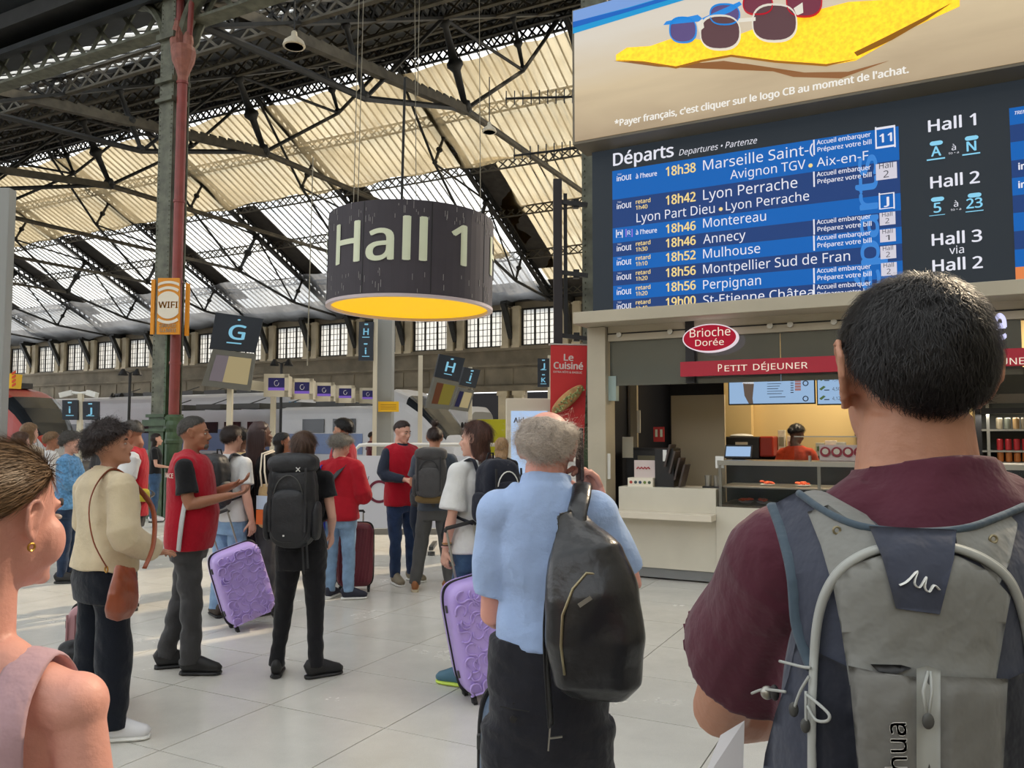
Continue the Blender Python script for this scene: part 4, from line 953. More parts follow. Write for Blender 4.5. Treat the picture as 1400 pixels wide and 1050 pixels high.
# ---- departure board
T = bd = thing('departure_board', 'big dark departure board listing trains in blue rows above the kiosk', 'departure board', K.W(*K.P(812, 430)))
M_bd = lit('board_slate', 44, 50, 56, .9); M_bl = lit('board_blue', 14, 96, 178, .95); M_dk = lit('board_navy', 32, 62, 118, .95)
M_tw = lit('board_white_text', 226, 226, 236, .95); M_ty = lit('board_yellow_text', 238, 212, 140, .95); M_lb = lit('board_pale_blue', 62, 132, 208, .95); M_cy = lit('board_cyan', 136, 206, 236, .95)
B = K
aB0 = B.P(810, 300)[0]; bTop = B.P(810, 208)[1]; bBot = B.P(810, 432)[1]-.1
mb = MB(); B.rectab(mb, aB0, bBot, 8.5, bTop, 0, .25); obj('board_case', mb, M_bd, T, world=True)
ab = B.P(838, 300)[0]; ab2 = B.P(1231, 260)[0]
ys = [234.4, 273.7, 312.6, 332.9, 351.9, 371.5, 391.4, 411.0, 431]
for i in range(8):
    mb = MB(); B.rectab(mb, ab, B.P(838, ys[i+1])[1], ab2, B.P(838, ys[i])[1], .012, .012); obj('departure_row', mb, [M_bl, M_dk][i % 2], T, world=True)
W_ = MB(); Yt = MB(); Cy = MB()
def bx_(body, x0, y, x1, h, mb=W_, **k):
    q = MB(); B.text(q, body, x0, y, x1, h, o=.020, **k); obj('lettering', q, M_ty if mb is Yt else M_cy if mb is Cy else M_tw, T, world=True)
bx_('Départs', 839, 227.5, 922, 16.5, bold=.012); bx_('Departures • Partenze', 929, 213.5, 1035, 8.0, italic=.22)
bx_("à l'heure", 870, 245, 899, 6.2, bold=.01); bx_('Marseille Saint-(', 962, 233.7, 1113, 13.6); bx_('Avignon TGV', 999, 245.8, 1102, 12); bx_('Aix-en-F', 1117, 229, 1188, 12)
bx_('Lyon Perrache', 962, 274, 1091, 13.6); bx_('Lyon Part Dieu', 871, 304.6, 978, 12); bx_('Lyon Perrache', 993, 288.5, 1107, 12)
bx_("à l'heure", 870, 321.5, 899, 6.2, bold=.01); bx_('Montereau', 962, 312, 1048, 12.3); bx_('Annecy', 962, 333.8, 1020, 12.3); bx_('Mulhouse', 962, 353.8, 1040, 12.3)
bx_('Montpellier Sud de Fran', 962, 374.8, 1163, 12.3); bx_('Perpignan', 962, 396, 1041, 12.3); bx_('St-Etienne Châtea', 962, 417, 1113, 12.3)
for y, h, tm_ in ((241.6, 12.3, '18h38'), (280.8, 12.3, '18h42'), (319.4, 11.6, '18h46'), (339, 11.6, '18h46'), (358.5, 11.6, '18h52'), (379.3, 11.6, '18h56'), (399.2, 11.6, '18h56'), (419.6, 11.6, '19h00')):
    bx_(tm_, 911, y, 952, h, Yt, bold=.014)
for y, tm_ in ((279.4, '1h40'), (336.5, '1h30'), (356.2, '1h10'), (376.3, '1h20'), (396.8, '1h20'), (416.6, '1h40')):
    bx_('retard', 870, y, 890, 5.4, Yt, bold=.01); bx_(tm_, 870, y+8, 886, 5.4, Yt, bold=.01)
for y in (248.6, 286.5, 344, 363.4, 383.5, 403.6, 423):
    bx_('inOUI', 844, y, 864, 6.6, bold=.014); bx_('TGV', 845, y-8.2, 850.5, 2.0)
for x, y in ((1108.5, 227), (986, 286.5)):
    c = B.P(x, y); Yt.poly([B.W(c[0]+.022*math.cos(a), c[1]+.022*math.sin(a), .02) for a in np.linspace(0, 6.28, 14, endpoint=False)])
for y in (198.7, 242.2, 307.3, 329.3, 373.8, 396): 
    bx_('Accueil embarquer', 1117, y, 1191, 6.0, bold=.008); bx_('Préparez votre bill', 1118, y+9.8, 1192, 6.0, bold=.008); B.rect(W_, 1112.4, y+14, 1114, y-7, .02, .003)
def frame_px(mb, x0, y0, x1, y1, w_=1.3):
    B.rect(mb, x0, y0, x1, y0-w_, .02, .003); B.rect(mb, x0, y1+w_, x1, y1, .02, .003); B.rect(mb, x0, y0, x0+w_, y1, .02, .003); B.rect(mb, x1-w_, y0, x1, y1, .02, .003)
frame_px(W_, 1197, 202, 1224, 174.5); bx_('11', 1202.5, 196, 1220, 11.5, bold=.015)
frame_px(W_, 1202, 286, 1223, 264.5); bx_('J', 1208.5, 281, 1216, 10.5, bold=.015)
frame_px(W_, 843, 325.5, 852, 314.5, 1); bx_('n', 845, 322, 850.5, 5.5, bold=.02)
vio = MB(); frame_px(vio, 856, 324.5, 865.5, 313.5, 1.2); bx_('R', 858.5, 322, 863, 6, W_)
hb = MB(); hd = MB()
for x, y, w_, h, nn in ((1198, 247.5, 28, 26, '2'), (1203, 309, 21, 19.5, '2'), (1203.5, 332, 21, 19.5, '1'), (1204, 355, 21, 19.5, '2'), (1205, 378, 21, 19.5, '2')):
    mb = MB(); B.rect(mb, x, y, x+w_, y-h, .018, .004); obj('hall_box', mb, lit('hall_box_grey', 208, 204, 216, .95), T, world=True)
    B.text(hd, 'Hall', x+w_*.15, y-h*.60, x+w_*.82, h*.30, o=.022, bold=.0); B.text(hd, nn, x+w_*.36, y-h*.14, x+w_*.62, h*.36, o=.022, bold=.0)
obj('hall_box_text', hd, mat('box_ink', srgb(50, 54, 70), .5), T, world=True); obj('violet_frame', vio, lit('board_violet', 150, 120, 220, .9), T, world=True)
v, f = text_mesh('éparts', .012); a0, b0 = B.P(1203.5, 402); _, b1 = B.P(1203.5, 210); wv = v[:, 0].max()
mb = MB(); q = (v[:, 0]/wv)*(b1-b0); hh = v[:, 1]/CAP*(B.P(1203, 300)[0]-B.P(1171, 300)[0]); mb.add(B.p0+np.outer(a0-hh, B.ex)+np.outer(b0+q, B.ez)+B.n*.015, f); obj('faint_vertical_word', mb, M_lb, T, world=True)
bx_('Hall 1', 1269, 181.5, 1335, 15.5, bold=.012); bx_('Hall 2', 1272, 258.5, 1340, 15.5, bold=.012); bx_('Hall 3', 1274, 336.5, 1343, 15.5, bold=.012); bx_('via', 1298, 348, 1318, 10.5); bx_('Hall 2', 1275, 372, 1344, 15.5, bold=.012)
for x, y in ((1301, 206.5), (1304, 283.5)): bx_('à', x, y, x+6, 8); bx_('to • a', x-4, y+5.5, x+10, 3)
for body, x0, y0, x1 in (('A', 1273, 215, 1287), ('N', 1321.5, 208, 1335), ('5', 1276.5, 291.5, 1287), ('23', 1321, 286, 1343.5)):
    bx_(body, x0, y0, x1, 13, Cy, bold=.012); B.rect(Cy, x0-6 if len(body) == 1 else x0-1, y0+4.0, x1+5 if len(body) == 1 else x1+1, y0+2.4, .02, .003)
    c = B.P((x0+x1)/2, y0-18.5); Cy.poly([B.W(c[0]+math.cos(a)*.028+(.03 if math.cos(a) > 0 else -.03), c[1]+math.sin(a)*.022, .02) for a in np.linspace(0, 6.28, 18, endpoint=False)])
obj('box_outlines', W_, M_tw, T, world=True, kind='stuff'); obj('yellow_dots', Yt, M_ty, T, world=True, kind='stuff'); obj('cyan_marks', Cy, M_cy, T, world=True, kind='stuff')
yr = [148, 171.4, 195, 220, 244, 268, 292, 317, 342, 366, 384]
ar = B.P(1384, 260)[0]
for i in range(10):
    mb = MB(); B.rectab(mb, ar, B.P(1384, yr[i+1])[1], 8.3, B.P(1384, yr[i])[1], .012, .012); obj('departure_row', mb, lit('board_orange', 226, 132, 76, .9) if i == 9 else [M_bl, M_dk][i % 2], T, world=True)
mb = MB(); B.text(mb, 'TREN', 1386, 158, 1402, 4.5, o=.02, bold=.01, italic=.2)
for y in (229, 254): B.text(mb, 'in', 1392, y+4, 1403, 9, o=.02, bold=.02)
obj('white_lettering', mb, M_tw, T, world=True)
# advertising screen
Pa = Kd(-.35)
T = thing('advert_screen', 'large lit beach advert with sunglasses on a yellow towel, above the departure board', 'advert screen', Pa.W(*Pa.P(783, 196)))
mb = MB(); a0, b0 = Pa.P(783, 198); _, b1 = Pa.P(783, 14); aE = 8.6; Pa.rectab(mb, a0, b0, aE, b1, 0, .45); obj('cabinet', mb, mat('advert_cabinet', srgb(112, 104, 88), .5), T, world=True)
# the picture: sand, sea, sky bands
ms = bpy.data.materials.new('advert_sand'); ms.use_nodes = True; n = ms.node_tree; pb = n.nodes['Principled BSDF']
pb.inputs['Base Color'].default_value = (.05, .05, .05, 1); tc = n.nodes.new('ShaderNodeTexCoord'); mp = n.nodes.new('ShaderNodeMapping'); mp.inputs['Scale'].default_value = (.5, .5, 2.2)
no = n.nodes.new('ShaderNodeTexNoise'); no.inputs['Scale'].default_value = 1.3; no.inputs['Detail'].default_value = 5; no.inputs['Distortion'].default_value = .5; r = n.nodes.new('ShaderNodeValToRGB')
sx = n.nodes.new('ShaderNodeSeparateXYZ'); ad = n.nodes.new('ShaderNodeMath'); ad.operation = 'MULTIPLY_ADD'
n.links.new(tc.outputs['Object'], mp.inputs[0]); n.links.new(mp.outputs[0], no.inputs[0]); n.links.new(tc.outputs['Object'], sx.inputs[0])
mr = n.nodes.new('ShaderNodeMapRange'); n.links.new(sx.outputs[2], mr.inputs[0]); mr.inputs[1].default_value = 0; mr.inputs[2].default_value = 1.7
n.links.new(no.outputs[0], ad.inputs[0]); ad.inputs[1].default_value = .5; n.links.new(mr.outputs[0], ad.inputs[2]); n.links.new(ad.outputs[0], r.inputs[0])
e = r.color_ramp.elements; e[0].position = .2; e[0].color = srgb(160, 136, 104)+(1,); e[1].position = 1.0; e[1].color = srgb(214, 204, 188)+(1,)
q_ = e.new(.6); q_.color = srgb(206, 184, 146)+(1,)
n.links.new(r.outputs[0], pb.inputs['Emission Color']); pb.inputs['Emission Strength'].default_value = .95
mb = MB(); Pa.rectab(mb, a0+.03, b0+.03, aE-.03, b1-.02, .01, .01); obj('beach_picture', mb, ms, T, world=True)
def adp(nm, pts, m, o=.016): mb = MB(); Pa.polypx(mb, pts, o, .003); obj(nm, mb, m, T, world=True)
adp('sky_band', [(784, 34), (784, 16), (862, -6), (980, -30), (960, -14), (870, 10)], lit('ad_sky', 120, 156, 214, .95))
adp('sea_band', [(784, 47), (784, 31), (860, 11), (985, -26), (985, -14), (860, 24)], lit('ad_sea', 24, 148, 206, .95), .018)
adp('sea_edge', [(784, 39), (784, 31), (860, 12), (985, -25), (985, -20), (860, 17)], lit('ad_deep_sea', 20, 96, 186, .95), .020)
adp('towel_shadow', [(840, 84), (900, 92), (990, 84), (1100, 100), (1160, 99), (1215, 84), (1150, 108), (1085, 106), (1020, 88)], lit('ad_shadow', 146, 98, 58, .9), .018)
adp('towel', [(843, 76), (858, 66), (890, 64), (930, 50), (980, 60), (1060, 30), (1160, 4), (1262, -2), (1312, -6), (1312, 10), (1250, 38), (1170, 84), (1130, 91), (1060, 86), (1000, 78), (960, 85), (925, 94), (880, 86), (843, 84)], mat('ad_towel', srgb(232, 184, 24), .6, emit=.9, var=.14, vs=22), .022)
adp('towel_fold', [(1168, 73), (1215, 50), (1262, 26), (1300, 6), (1268, 28), (1220, 56), (1172, 78)], lit('ad_fold', 150, 96, 10, .8), .026)
adp('towel_rim', [(843, 83), (880, 85), (925, 92), (960, 83), (1000, 76), (1060, 84), (1130, 89), (1170, 82), (1130, 92), (1060, 87), (1000, 79), (960, 86), (925, 95), (880, 87)], lit('ad_rim', 170, 110, 20, .8), .026)
def lens(cx, cy, rx, ry, m, mf, sh=.0, o=.03, wf_=.28):
    pts = [(cx+rx*np.sign(math.cos(a))*abs(math.cos(a))**.8+sh*math.sin(a)*rx, cy-ry*np.sign(math.sin(a))*abs(math.sin(a))**.8) for a in np.linspace(0, 2*math.pi, 28, endpoint=False)]
    adp('lens', pts, m, o)
    P2 = [Pa.W(*Pa.P(*p), o+.004) for p in pts]; mb = MB(); mb.tube(P2, [(wf_*.1, .006)]*28, 6, closed=True, up=None); obj('glasses_rim', mb, mf, T, world=True)
L1 = lit('ad_lens_brown', 96, 66, 70, .9); L2 = lit('ad_lens_violet', 96, 80, 130, .9); L3 = lit('ad_lens_red', 120, 52, 70, .9)
FW = lit('ad_white_frame', 226, 220, 206, .95); FB = lit('ad_blue_frame', 40, 136, 218, .95); FR = lit('ad_red_frame', 190, 26, 44, .95)
lens(1037, 8, 20, 14, L3, FR, o=.028); lens(1100, 3, 24, 22, L3, FR, o=.028)
lens(935, 43, 18, 17, L2, FB); lens(992, 22, 20, 14, L2, FB)
lens(986, 47, 27, 23, L1, FW, o=.036, wf_=.34); lens(1060, 34, 30, 25, L1, FW, o=.036, wf_=.34)
adp('blue_bridge', [(908, 36), (912, 31), (955, 22), (960, 26), (958, 31)], FB, .033); adp('blue_arm', [(958, 28), (1012, 4), (1015, 8), (1000, 18), (966, 32)], FB, .033)
adp('white_bridge', [(1010, 28), (1034, 26), (1034, 31), (1010, 33)], FW, .045); adp('white_hinge', [(1086, 14), (1098, 6), (1099, 20), (1090, 24)], FW, .045); adp('white_hinge', [(954, 34), (962, 28), (964, 40), (957, 46)], FW, .045)
mb = MB(); Pa.text(mb, "*Payer français, c'est cliquer sur le logo CB au moment de l'achat.", 841, 174, 1245, 8.6, o=.02, bold=.02); obj('advert_lettering', mb, lit('ad_text', 236, 232, 224, .95), T, world=True)
# black gap structure behind
T = thing('screen_rack', 'black steel rack filling the gap between advert and departure board', 'rack', K.W(*K.P(815, 205), -.5)); mb = MB(); kbox(mb, aB0-.0, bTop-.05, 8.5, b1, .27, .6); obj('rack', mb, M_black, T, world=True)
for k in range(3):
    mb = MB(); p = K.W(aB0+.3+k*3, 0, -.7); mb.box(p+K.ez*(4.6)-np.array((0, 0, K.p0[2])), (.2, .2, 3.2)); obj('upright', mb, M_black, T, world=True)
# ---- red sandwich banner, totem
q = [(752, 614), (798, 618), (803, 473), (753, 472)]
T = thing('sandwich_banner', 'red hanging banner reading Le Cuisiné with a filled baguette', 'banner', at(776, 616, 10.2))
mb = MB(); quadbox(mb, q, 10.2, .03); obj('banner', mb, mat('banner_red', srgb(196, 40, 42), .6), T, world=True)
mb = ptext(T, q, 'Le', 10.2, .36, .63, .855, .062, M_white, bold=.015); 
for m_ in (ptext(T, q, 'Cuisiné', 10.2, .08, .90, .775, .062, M_white, bold=.02), ptext(T, q, 'EXTRA RÔTI & BASILIC', 10.2, .08, .88, .735, .018, M_white)):
    mb.add(m_.verts(), m_.f)
for k in range(2): subquad(mb, q, .62, .065+.02*k, .85, .073+.02*k, 10.2)
obj('lettering', mb, lit('banner_text', 238, 220, 210, .35), T, world=True)
mb = MB(); p = at(776, 546, 10.12); R_ = rotz(0)
ca_, sa_ = math.cos(.72), math.sin(.72); Rb = np.array(((ca_, 0, -sa_), (0, 1, 0), (sa_, 0, ca_)))
mb.ell(p, (.26, .03, .085), Rb, 20, 10); obj('baguette', mb, mat('crust', srgb(176, 134, 84), .7, var=.25, vs=14), T, world=True, smooth=True)
mb = MB(); rr = np.random.default_rng(2)
for k in range(46):
    x = rr.uniform(-.22, .24); z = rr.uniform(-.045, .03); c = p+Rb@np.array((x, -.03, z)); mb.ell(c, (.018, .012, .013), rotz(rr.random()*3), 7, 5)
obj('filling', mb, mat('salad_filling', srgb(150, 160, 104), .6, island=.55), T, world=True, kind='stuff')
mb = MB(); mb.cyl(at(750, 471, 10.25), at(806, 472, 10.25), .015, 8); obj('top_rod', mb, M_metal, T, world=True)
p = at(722, 590, 10.9); T = thing('info_totem', 'white information totem with pale blue screen behind the balding head', 'totem', (p[0], p[1], 0), .05)
h_ = at(722, 545, 10.9)[2]; mb = MB(); mb.box((0, 0, h_/2), (.60, .18, h_)); obj('cabinet', mb, M_offw, T, bevel=.01)
mb = MB(); mb.box((.01, -.095, h_-.72), (.49, .01, 1.1)); obj('screen', mb, lit('totem_blue', 176, 202, 236, .9), T)
pt = Pane(np.array((p[0], p[1]-.102, 0)), (math.cos(.05), math.sin(.05), 0)); mb = MB(); pt.text(mb, 'Aide', 702, 578, 722, 7, o=.003, bold=.02); obj('lettering', mb, mat('totem_ink', srgb(36, 50, 90), .5), T, world=True)
# ---- white barrier with lettering
Y = 11.3
T = thing('white_barrier', 'white tube-framed barrier panel with a claret word mark behind the waiting staff', 'barrier', (at(580, 590, Y)[0], Y, 0))
Pb = Pane(at(486, 740, Y), (1, 0, 0)); z_ = lambda y: at(600, y, Y)[2]
xl, xr = at(486, 600, Y)[0], at(700, 600, Y)[0]
mb = MB(); mb.box(((xl+xr)/2, Y, (z_(623)+z_(722))/2), (xr-xl-.05, .03, z_(623)-z_(722))); obj('panel', mb, mat('barrier_white', srgb(206, 208, 216), .5), T, world=True)
mb = MB(); mb.tube([(xl, Y, .06), (xl, Y, z_(615)), (xl+.06, Y, z_(609)), (xl+.15, Y, z_(608)), (xr, Y, z_(608))], .025, 8); mb.cyl((xr, Y, .06), (xr, Y, z_(608)), .025, 8); obj('tube_frame', mb, M_white, T, world=True, smooth=True)
mb = MB(); mb.box(((xl+xr)/2, Y, z_(727)), (xr-xl, .04, .08)); obj('lower_rail', mb, M_metal, T, world=True)
for x in (xl+.05, (xl+xr)/2, xr-.05):
    mb = MB(); mb.box((x, Y, .1), (.06, .6, .05)); mb.cyl((x, Y-.25, .05), (x, Y-.25, .0), .05, 10); obj('foot', mb, M_dgrey, T, world=True)
mb = MB(); Pb.text(mb, 'TGV', 487, 660, 505, 9, o=.022, bold=.0); obj('small_lettering', mb, mat('barrier_ink', srgb(70, 62, 84), .5), T, world=True)
mb = MB(); Pb.text(mb, 'in', 487, 682, 505, 24, o=.022, bold=.03)
c = Pb.P(519, 672); Rr = 15.5/F*Y; wv_ = 4/F*Y
A = np.linspace(0, 2*math.pi, 40, endpoint=False); mb.add([Pb.W(c[0]+math.cos(a)*r, c[1]+math.sin(a)*r, .022) for r in (Rr, Rr-wv_*.9) for a in A], [(i, (i+1) % 40, 40+(i+1) % 40, 40+i) for i in range(40)])
Pb.text(mb, 'ui', 540, 682, 575, 24, o=.022, bold=.03); obj('word_mark', mb, mat('claret_print', srgb(104, 22, 50), .5), T, world=True)
# ================================================================== TRAINS
M_tw_ = mat('train_white', srgb(208, 208, 212), .35, 0, var=.04, vs=1); M_tglass = mat('train_glass', (.02, .024, .03), .12); M_tgrey = mat('train_grey_band', srgb(120, 124, 132), .4)
def train(label, s, tn, zf_, L, top_m, low_m, stripe=None, w_=2.8, nose=True, band=None, name='train', zrow=2.0):
    T = thing(name, label, 'train', uv(tn, s), ANG_U)     # local +x points to the nose (towards -U), y to the far wall
    def sec(x, h, hw, z0=-.6):
        out = []
        for a in np.linspace(-math.pi/2, 1.5*math.pi, 25)[:-1]:
            c, sn = math.cos(a), math.sin(a); yy = np.sign(c)*abs(c)**.32*hw; zz = (z0+h)/2+np.sign(sn)*abs(sn)**.32*(h-z0)/2; out.append((x, yy, zz))
        return out
    xs = [0, -.25, -.7, -1.3, -2.0, -2.8, -3.6, -L] if nose else [0, -.3, -L]
    hs = [1.15, 1.6, 2.15, 2.8, 3.3, 3.6, zf_, zf_] if nose else [zf_-.3, zf_, zf_]
    ws = [.7, .95, 1.15, 1.27, 1.35, 1.4, 1.4, 1.4] if nose else [1.3, 1.4, 1.4]
    mb = MB(); S = [sec(x, h, hw) for x, h, hw in zip(xs, hs, ws)]; n = len(S); v = [p for q in S for p in q]; f = []; mi = []
    for i in range(n-1):
        for j in range(24):
            f.append((i*24+j, i*24+(j+1) % 24, (i+1)*24+(j+1) % 24, (i+1)*24+j))
            zc_ = np.mean([v[k][2] for k in f[-1]]); 
            mi.append(2 if (nose and 1 <= i <= 3 and 7 <= j <= 15) else (0 if zc_ > 1.25 else 1))
    f.append(tuple(range(24))); mi.append(1)
    mb.add(v, f); mb.mi = mi; obj('body', mb, [top_m, low_m, M_tglass], T)
    yf = -1.412
    if band:
        mb = MB(); mb.box((-L/2-2, yf+.0, band[1]), (L-4.4, .02, band[2])); obj('colour_band', mb, band[0], T)
    k = 0; x = -5.2
    while x > -L+2 and k < 14:
        mb = MB(); mb.box((x, yf-.012, zrow), (1.25, .03, .62)); obj('window', mb, M_tglass, T); x -= 1.75; k += 1
        if k % 4 == 0: 
            mb = MB(); mb.box((x, yf-.012, 1.3), (.9, .03, 1.9)); obj('door', mb, M_tgrey, T); x -= 1.5
    mb = MB()
    for k in range(6): mb.box((-4-k*2.6, 0, zf_+.1), (1.7, 1.4, .25)); mb.bar((-4-k*2.6, -.5, zf_+.2), (-3.4-k*2.6, .0, zf_+.5), .05, .05)
    obj('roof_gear', mb, M_dgrey, T, kind='stuff')
    return T
M_blueside = mat('train_blue_side', srgb(120, 140, 184), .4); M_lil = mat('train_lilac_side', srgb(168, 156, 170), .4)
tr = train('blue and white regional train whose raked nose shows behind the monitors', 15.5, 27.3, 3.95, 26, M_tw_, M_tw_, band=(M_blueside, 1.3, 1.2))
q = [(429, 590), (452, 590), (426, 553), (413, 550)]
mb = MB(); mb.add([(-.85, -1.2, 1.1), (-.35, -1.02, 1.1), (-2.35, -1.43, 3.35), (-2.9, -1.43, 3.35)], [(0, 1, 2, 3)]); obj('blue_flash', mb, mat('sky_blue_flash', srgb(92, 160, 208), .4), tr)
mb = MB(); mb.box((-3.6, -1.43, .9), (.55, .02, .35)); obj('claret_logo', mb, mat('claret_print', srgb(104, 22, 50), .5), tr)
mb = MB(); mb.box((-2.9, -1.44, .9), (.45, .02, .3)); obj('red_logo', mb, mat('logo_red', srgb(190, 40, 70), .5), tr)
tr = train('red-roofed white train with sloping cab window at the left edge', 27.3, 33.7, 3.75, 22, mat('train_red', srgb(178, 66, 58), .35), M_tw_)
tr = train('pale double train with dark windows standing near the far wall, left part', 8.0, 44., 3.4, 40, M_tw_, M_tw_, nose=False, band=(M_lil, .9, 1.6), zrow=2.6)
tr = train('pale grey train standing near the far wall behind the bun-haired traveller', 9.5, 22.5, 3.2, 17, M_tw_, mat('train_taupe', srgb(140, 138, 132), .5), nose=False, zrow=2.5)
tr = train('grey and white train nose right of the pale totem, behind the H sign', 20., 17.6, 2.9, 9, M_tw_, M_tw_, band=(M_blueside, 1.2, .9))
T = thing('yellow_van', 'low yellow block glimpsed under the dark arcade right of the signs', 'vehicle', at(676, 590, 40)); bx(T, 'body', (0, 0, -.6), (1.7, 1., 2.4), mat('acid_yellow', srgb(196, 190, 16), .5)); bx(T, 'base', (0, 0, -1.75), (1.6, .9, .2), M_black)
# ================================================================== PEOPLE
def remesh(mb, vox, smooth=3, fac=.6):
    me = mb.mesh('r', MATS['black_paint']); o = bpy.data.objects.new('r', me); C.objects.link(o)
    m = o.modifiers.new('m', 'REMESH'); m.mode = 'VOXEL'; m.voxel_size = vox; m.use_smooth_shade = True
    if smooth: q = o.modifiers.new('s', 'SMOOTH'); q.factor = fac; q.iterations = smooth
    dg = bpy.context.evaluated_depsgraph_get(); e = o.evaluated_get(dg); r = bpy.data.meshes.new_from_object(e)
    n = len(r.vertices); v = np.empty(n*3); r.vertices.foreach_get('co', v); v = v.reshape(-1, 3)
    nn = np.empty(n*3); r.vertices.foreach_get('normal', nn); nn = nn.reshape(-1, 3)
    f = [tuple(p.vertices) for p in r.polygons]
    bpy.data.objects.remove(o); bpy.data.meshes.remove(me); bpy.data.meshes.remove(r)
    return v, nn, f
def folds(v, n, amp, k=28., seed=0, zmul=1.0):
    r = np.random.default_rng(seed); d = np.zeros(len(v))
    for i in range(5):
        kk = r.normal(size=3)*k*(.5+.4*i); kk[2] *= zmul; k2 = r.normal(size=3)*k*.35; ph = r.random(2)*6.28
        d += np.sin(v@kk+1.8*np.sin(v@k2+ph[0])+ph[1])/(1+.8*i)
    d = np.clip(d, -1.6, 1.6); d = np.where(d > 0, d*.6, d)
    return v+n*(d*amp)[:, None]
def soft(name, mb, vox, m, parent, smooth=3, fold=0., fk=28., seed=0, zmul=1., label=None, extra=None, kind=None):
    v, n, f = remesh(mb, vox, smooth)
    if fold: v = folds(v, n, fold, fk, seed, zmul)
    q = MB(); q.add(v, f)
    if extra is not None: q.add(extra.verts(), extra.f, 0)
    return obj(name, q, m, parent, smooth=True, label=label, kind=kind), v, n
SK = {'fair': srgb(216, 166, 146), 'pink': srgb(222, 160, 144), 'olive': srgb(184, 132, 106), 'tan': srgb(164, 112, 86), 'brown': srgb(104, 70, 54)}
def skin(k): return mat('skin_'+k, SK[k], .5, 0, var=.07, vs=9, bump=.12, bs=90)
def hairmat(name, col, isl=.45): return mat('hair_'+name, srgb(*col), .45, 0, island=isl, spec=.4)
def lerp(a, b, t): return np.asarray(a, float)*(1-t)+np.asarray(b, float)*t
def Rh(yaw, pitch, roll=0.):                 # head turn to the right (deg), looking up (deg)
    y = -math.radians(yaw); p = math.radians(pitch); r = math.radians(roll)
    Rx = np.array(((1, 0, 0), (0, math.cos(p), -math.sin(p)), (0, math.sin(p), math.cos(p))))
    Ry = np.array(((math.cos(r), 0, math.sin(r)), (0, 1, 0), (-math.sin(r), 0, math.cos(r))))
    return rotz(y)@Rx@Ry
def head_geo(mb, c, R, s=1., wide=1., jaw=1.):
    E = lambda p, r, Rl=None, nu=16, nv=10: mb.ell(c+R@(np.array(p)*s), np.array(r)*s, R if Rl is None else R@Rl, nu, nv)
    E((0, -.012, .028), (.077*wide, .096, .090), nu=24, nv=16); E((0, .022, -.03), (.063*wide, .070, .086), nu=20, nv=14)
    E((0, .048, -.085), (.042*jaw, .042, .030)); E((0, .012, -.062), (.056*jaw*wide, .055, .042))
    E((0, .078, .020), (.050, .015, .012)); 
    for x in (-1, 1): E((x*.040, .060, -.022), (.024, .024, .018)); 
    mb.tube([c+R@(np.array(p)*s) for p in ((0, .082, .015), (0, .098, -.012), (0, .112, -.030), (0, .098, -.040))], [.008*s, .010*s, .012*s, .008*s], 8)
    for x in (-1, 1): E((x*.012, .098, -.035), (.009, .011, .008))
    E((0, .088, -.060), (.024, .012, .007)); E((0, .086, -.071), (.021, .012, .007)); E((0, .079, -.104), (.020, .016, .013))
def ear(mb, c, R, s, sx, wd=1., es=1.):
    A = np.array; T = lambda p: c+R@((A(p)*A((1, es, es))+A((sx*.077*(wd-1), 0, 0)))*s)
    pts = [(.074, .008, -.004), (.081, .012, .018), (.087, .004, .033), (.092, -.012, .036), (.094, -.024, .022), (.092, -.025, .002), (.086, -.015, -.018), (.079, -.002, -.030), (.074, .004, -.028), (.073, .008, -.012)]
    mb.tube([T((sx*p[0], p[1], p[2])) for p in pts], [.0056*s]*10, 8)
    mb.ell(T((sx*.077, -.004, .003)), A((.0045, .016, .027))*s, R@rotz(-sx*.45), 12, 8)
    mb.tube([T((sx*.084, -.002, .016)), T((sx*.088, -.014, .012)), T((sx*.085, -.010, -.006))], [.003*s]*3, 6)
def hand(pm, fm, w, d, n, side=1, curl=.4, s=1., spread=.0, thumb=.7, r=.0088):
    d = np.array(d, float); d /= np.linalg.norm(d); n = np.array(n, float); n -= d*np.dot(n, d); n /= np.linalg.norm(n); a = np.cross(n, d)*side
    w = np.asarray(w, float); Rm = np.stack((a, d, n), 1)
    pm.ell(w+d*.045*s, np.array((.041, .056, .016))*s, Rm, 14, 10); pm.ell(w+d*.03*s-a*.024*s*(-1), np.array((.02, .034, .02))*s, Rm, 10, 8)
    for i, L in enumerate((.068, .078, .073, .058)):
        base = w+d*(.084-.003*abs(i-1.3))*s+a*(.030-.0205*i)*s; p = [base-d*.03*s, base]; dd = d+a*spread*(1.2-i*.8); dd /= np.linalg.norm(dd)
        cu = curl*(1+.12*i); ang = 0
        for k in range(3):
            ang += cu*(.7 if k == 0 else 1.); p.append(p[-1]+(dd*math.cos(ang)+n*math.sin(ang))*L*s*(.42, .32, .26)[k])
        fm.tube(p, [r*1.0*s, r*1.03*s, r*.97*s, r*.9*s, r*.72*s], 8); fm.ell(p[-1], (r*.72*s,)*3, nu=8, nv=6)
    p0 = w+d*.022*s+a*.028*s; dt = d*.75+a*thumb+n*.25; dt /= np.linalg.norm(dt); d2 = d*.9+a*thumb*.3+n*.45; d2 /= np.linalg.norm(d2)
    p = [p0-dt*.01*s, p0+dt*.030*s, p0+dt*.058*s, p0+dt*.058*s+d2*.026*s]; fm.tube(p, [r*1.5*s, r*1.25*s, r*1.08*s, r*.8*s], 8); fm.ell(p[-1], (r*.8*s,)*3, nu=8, nv=6)
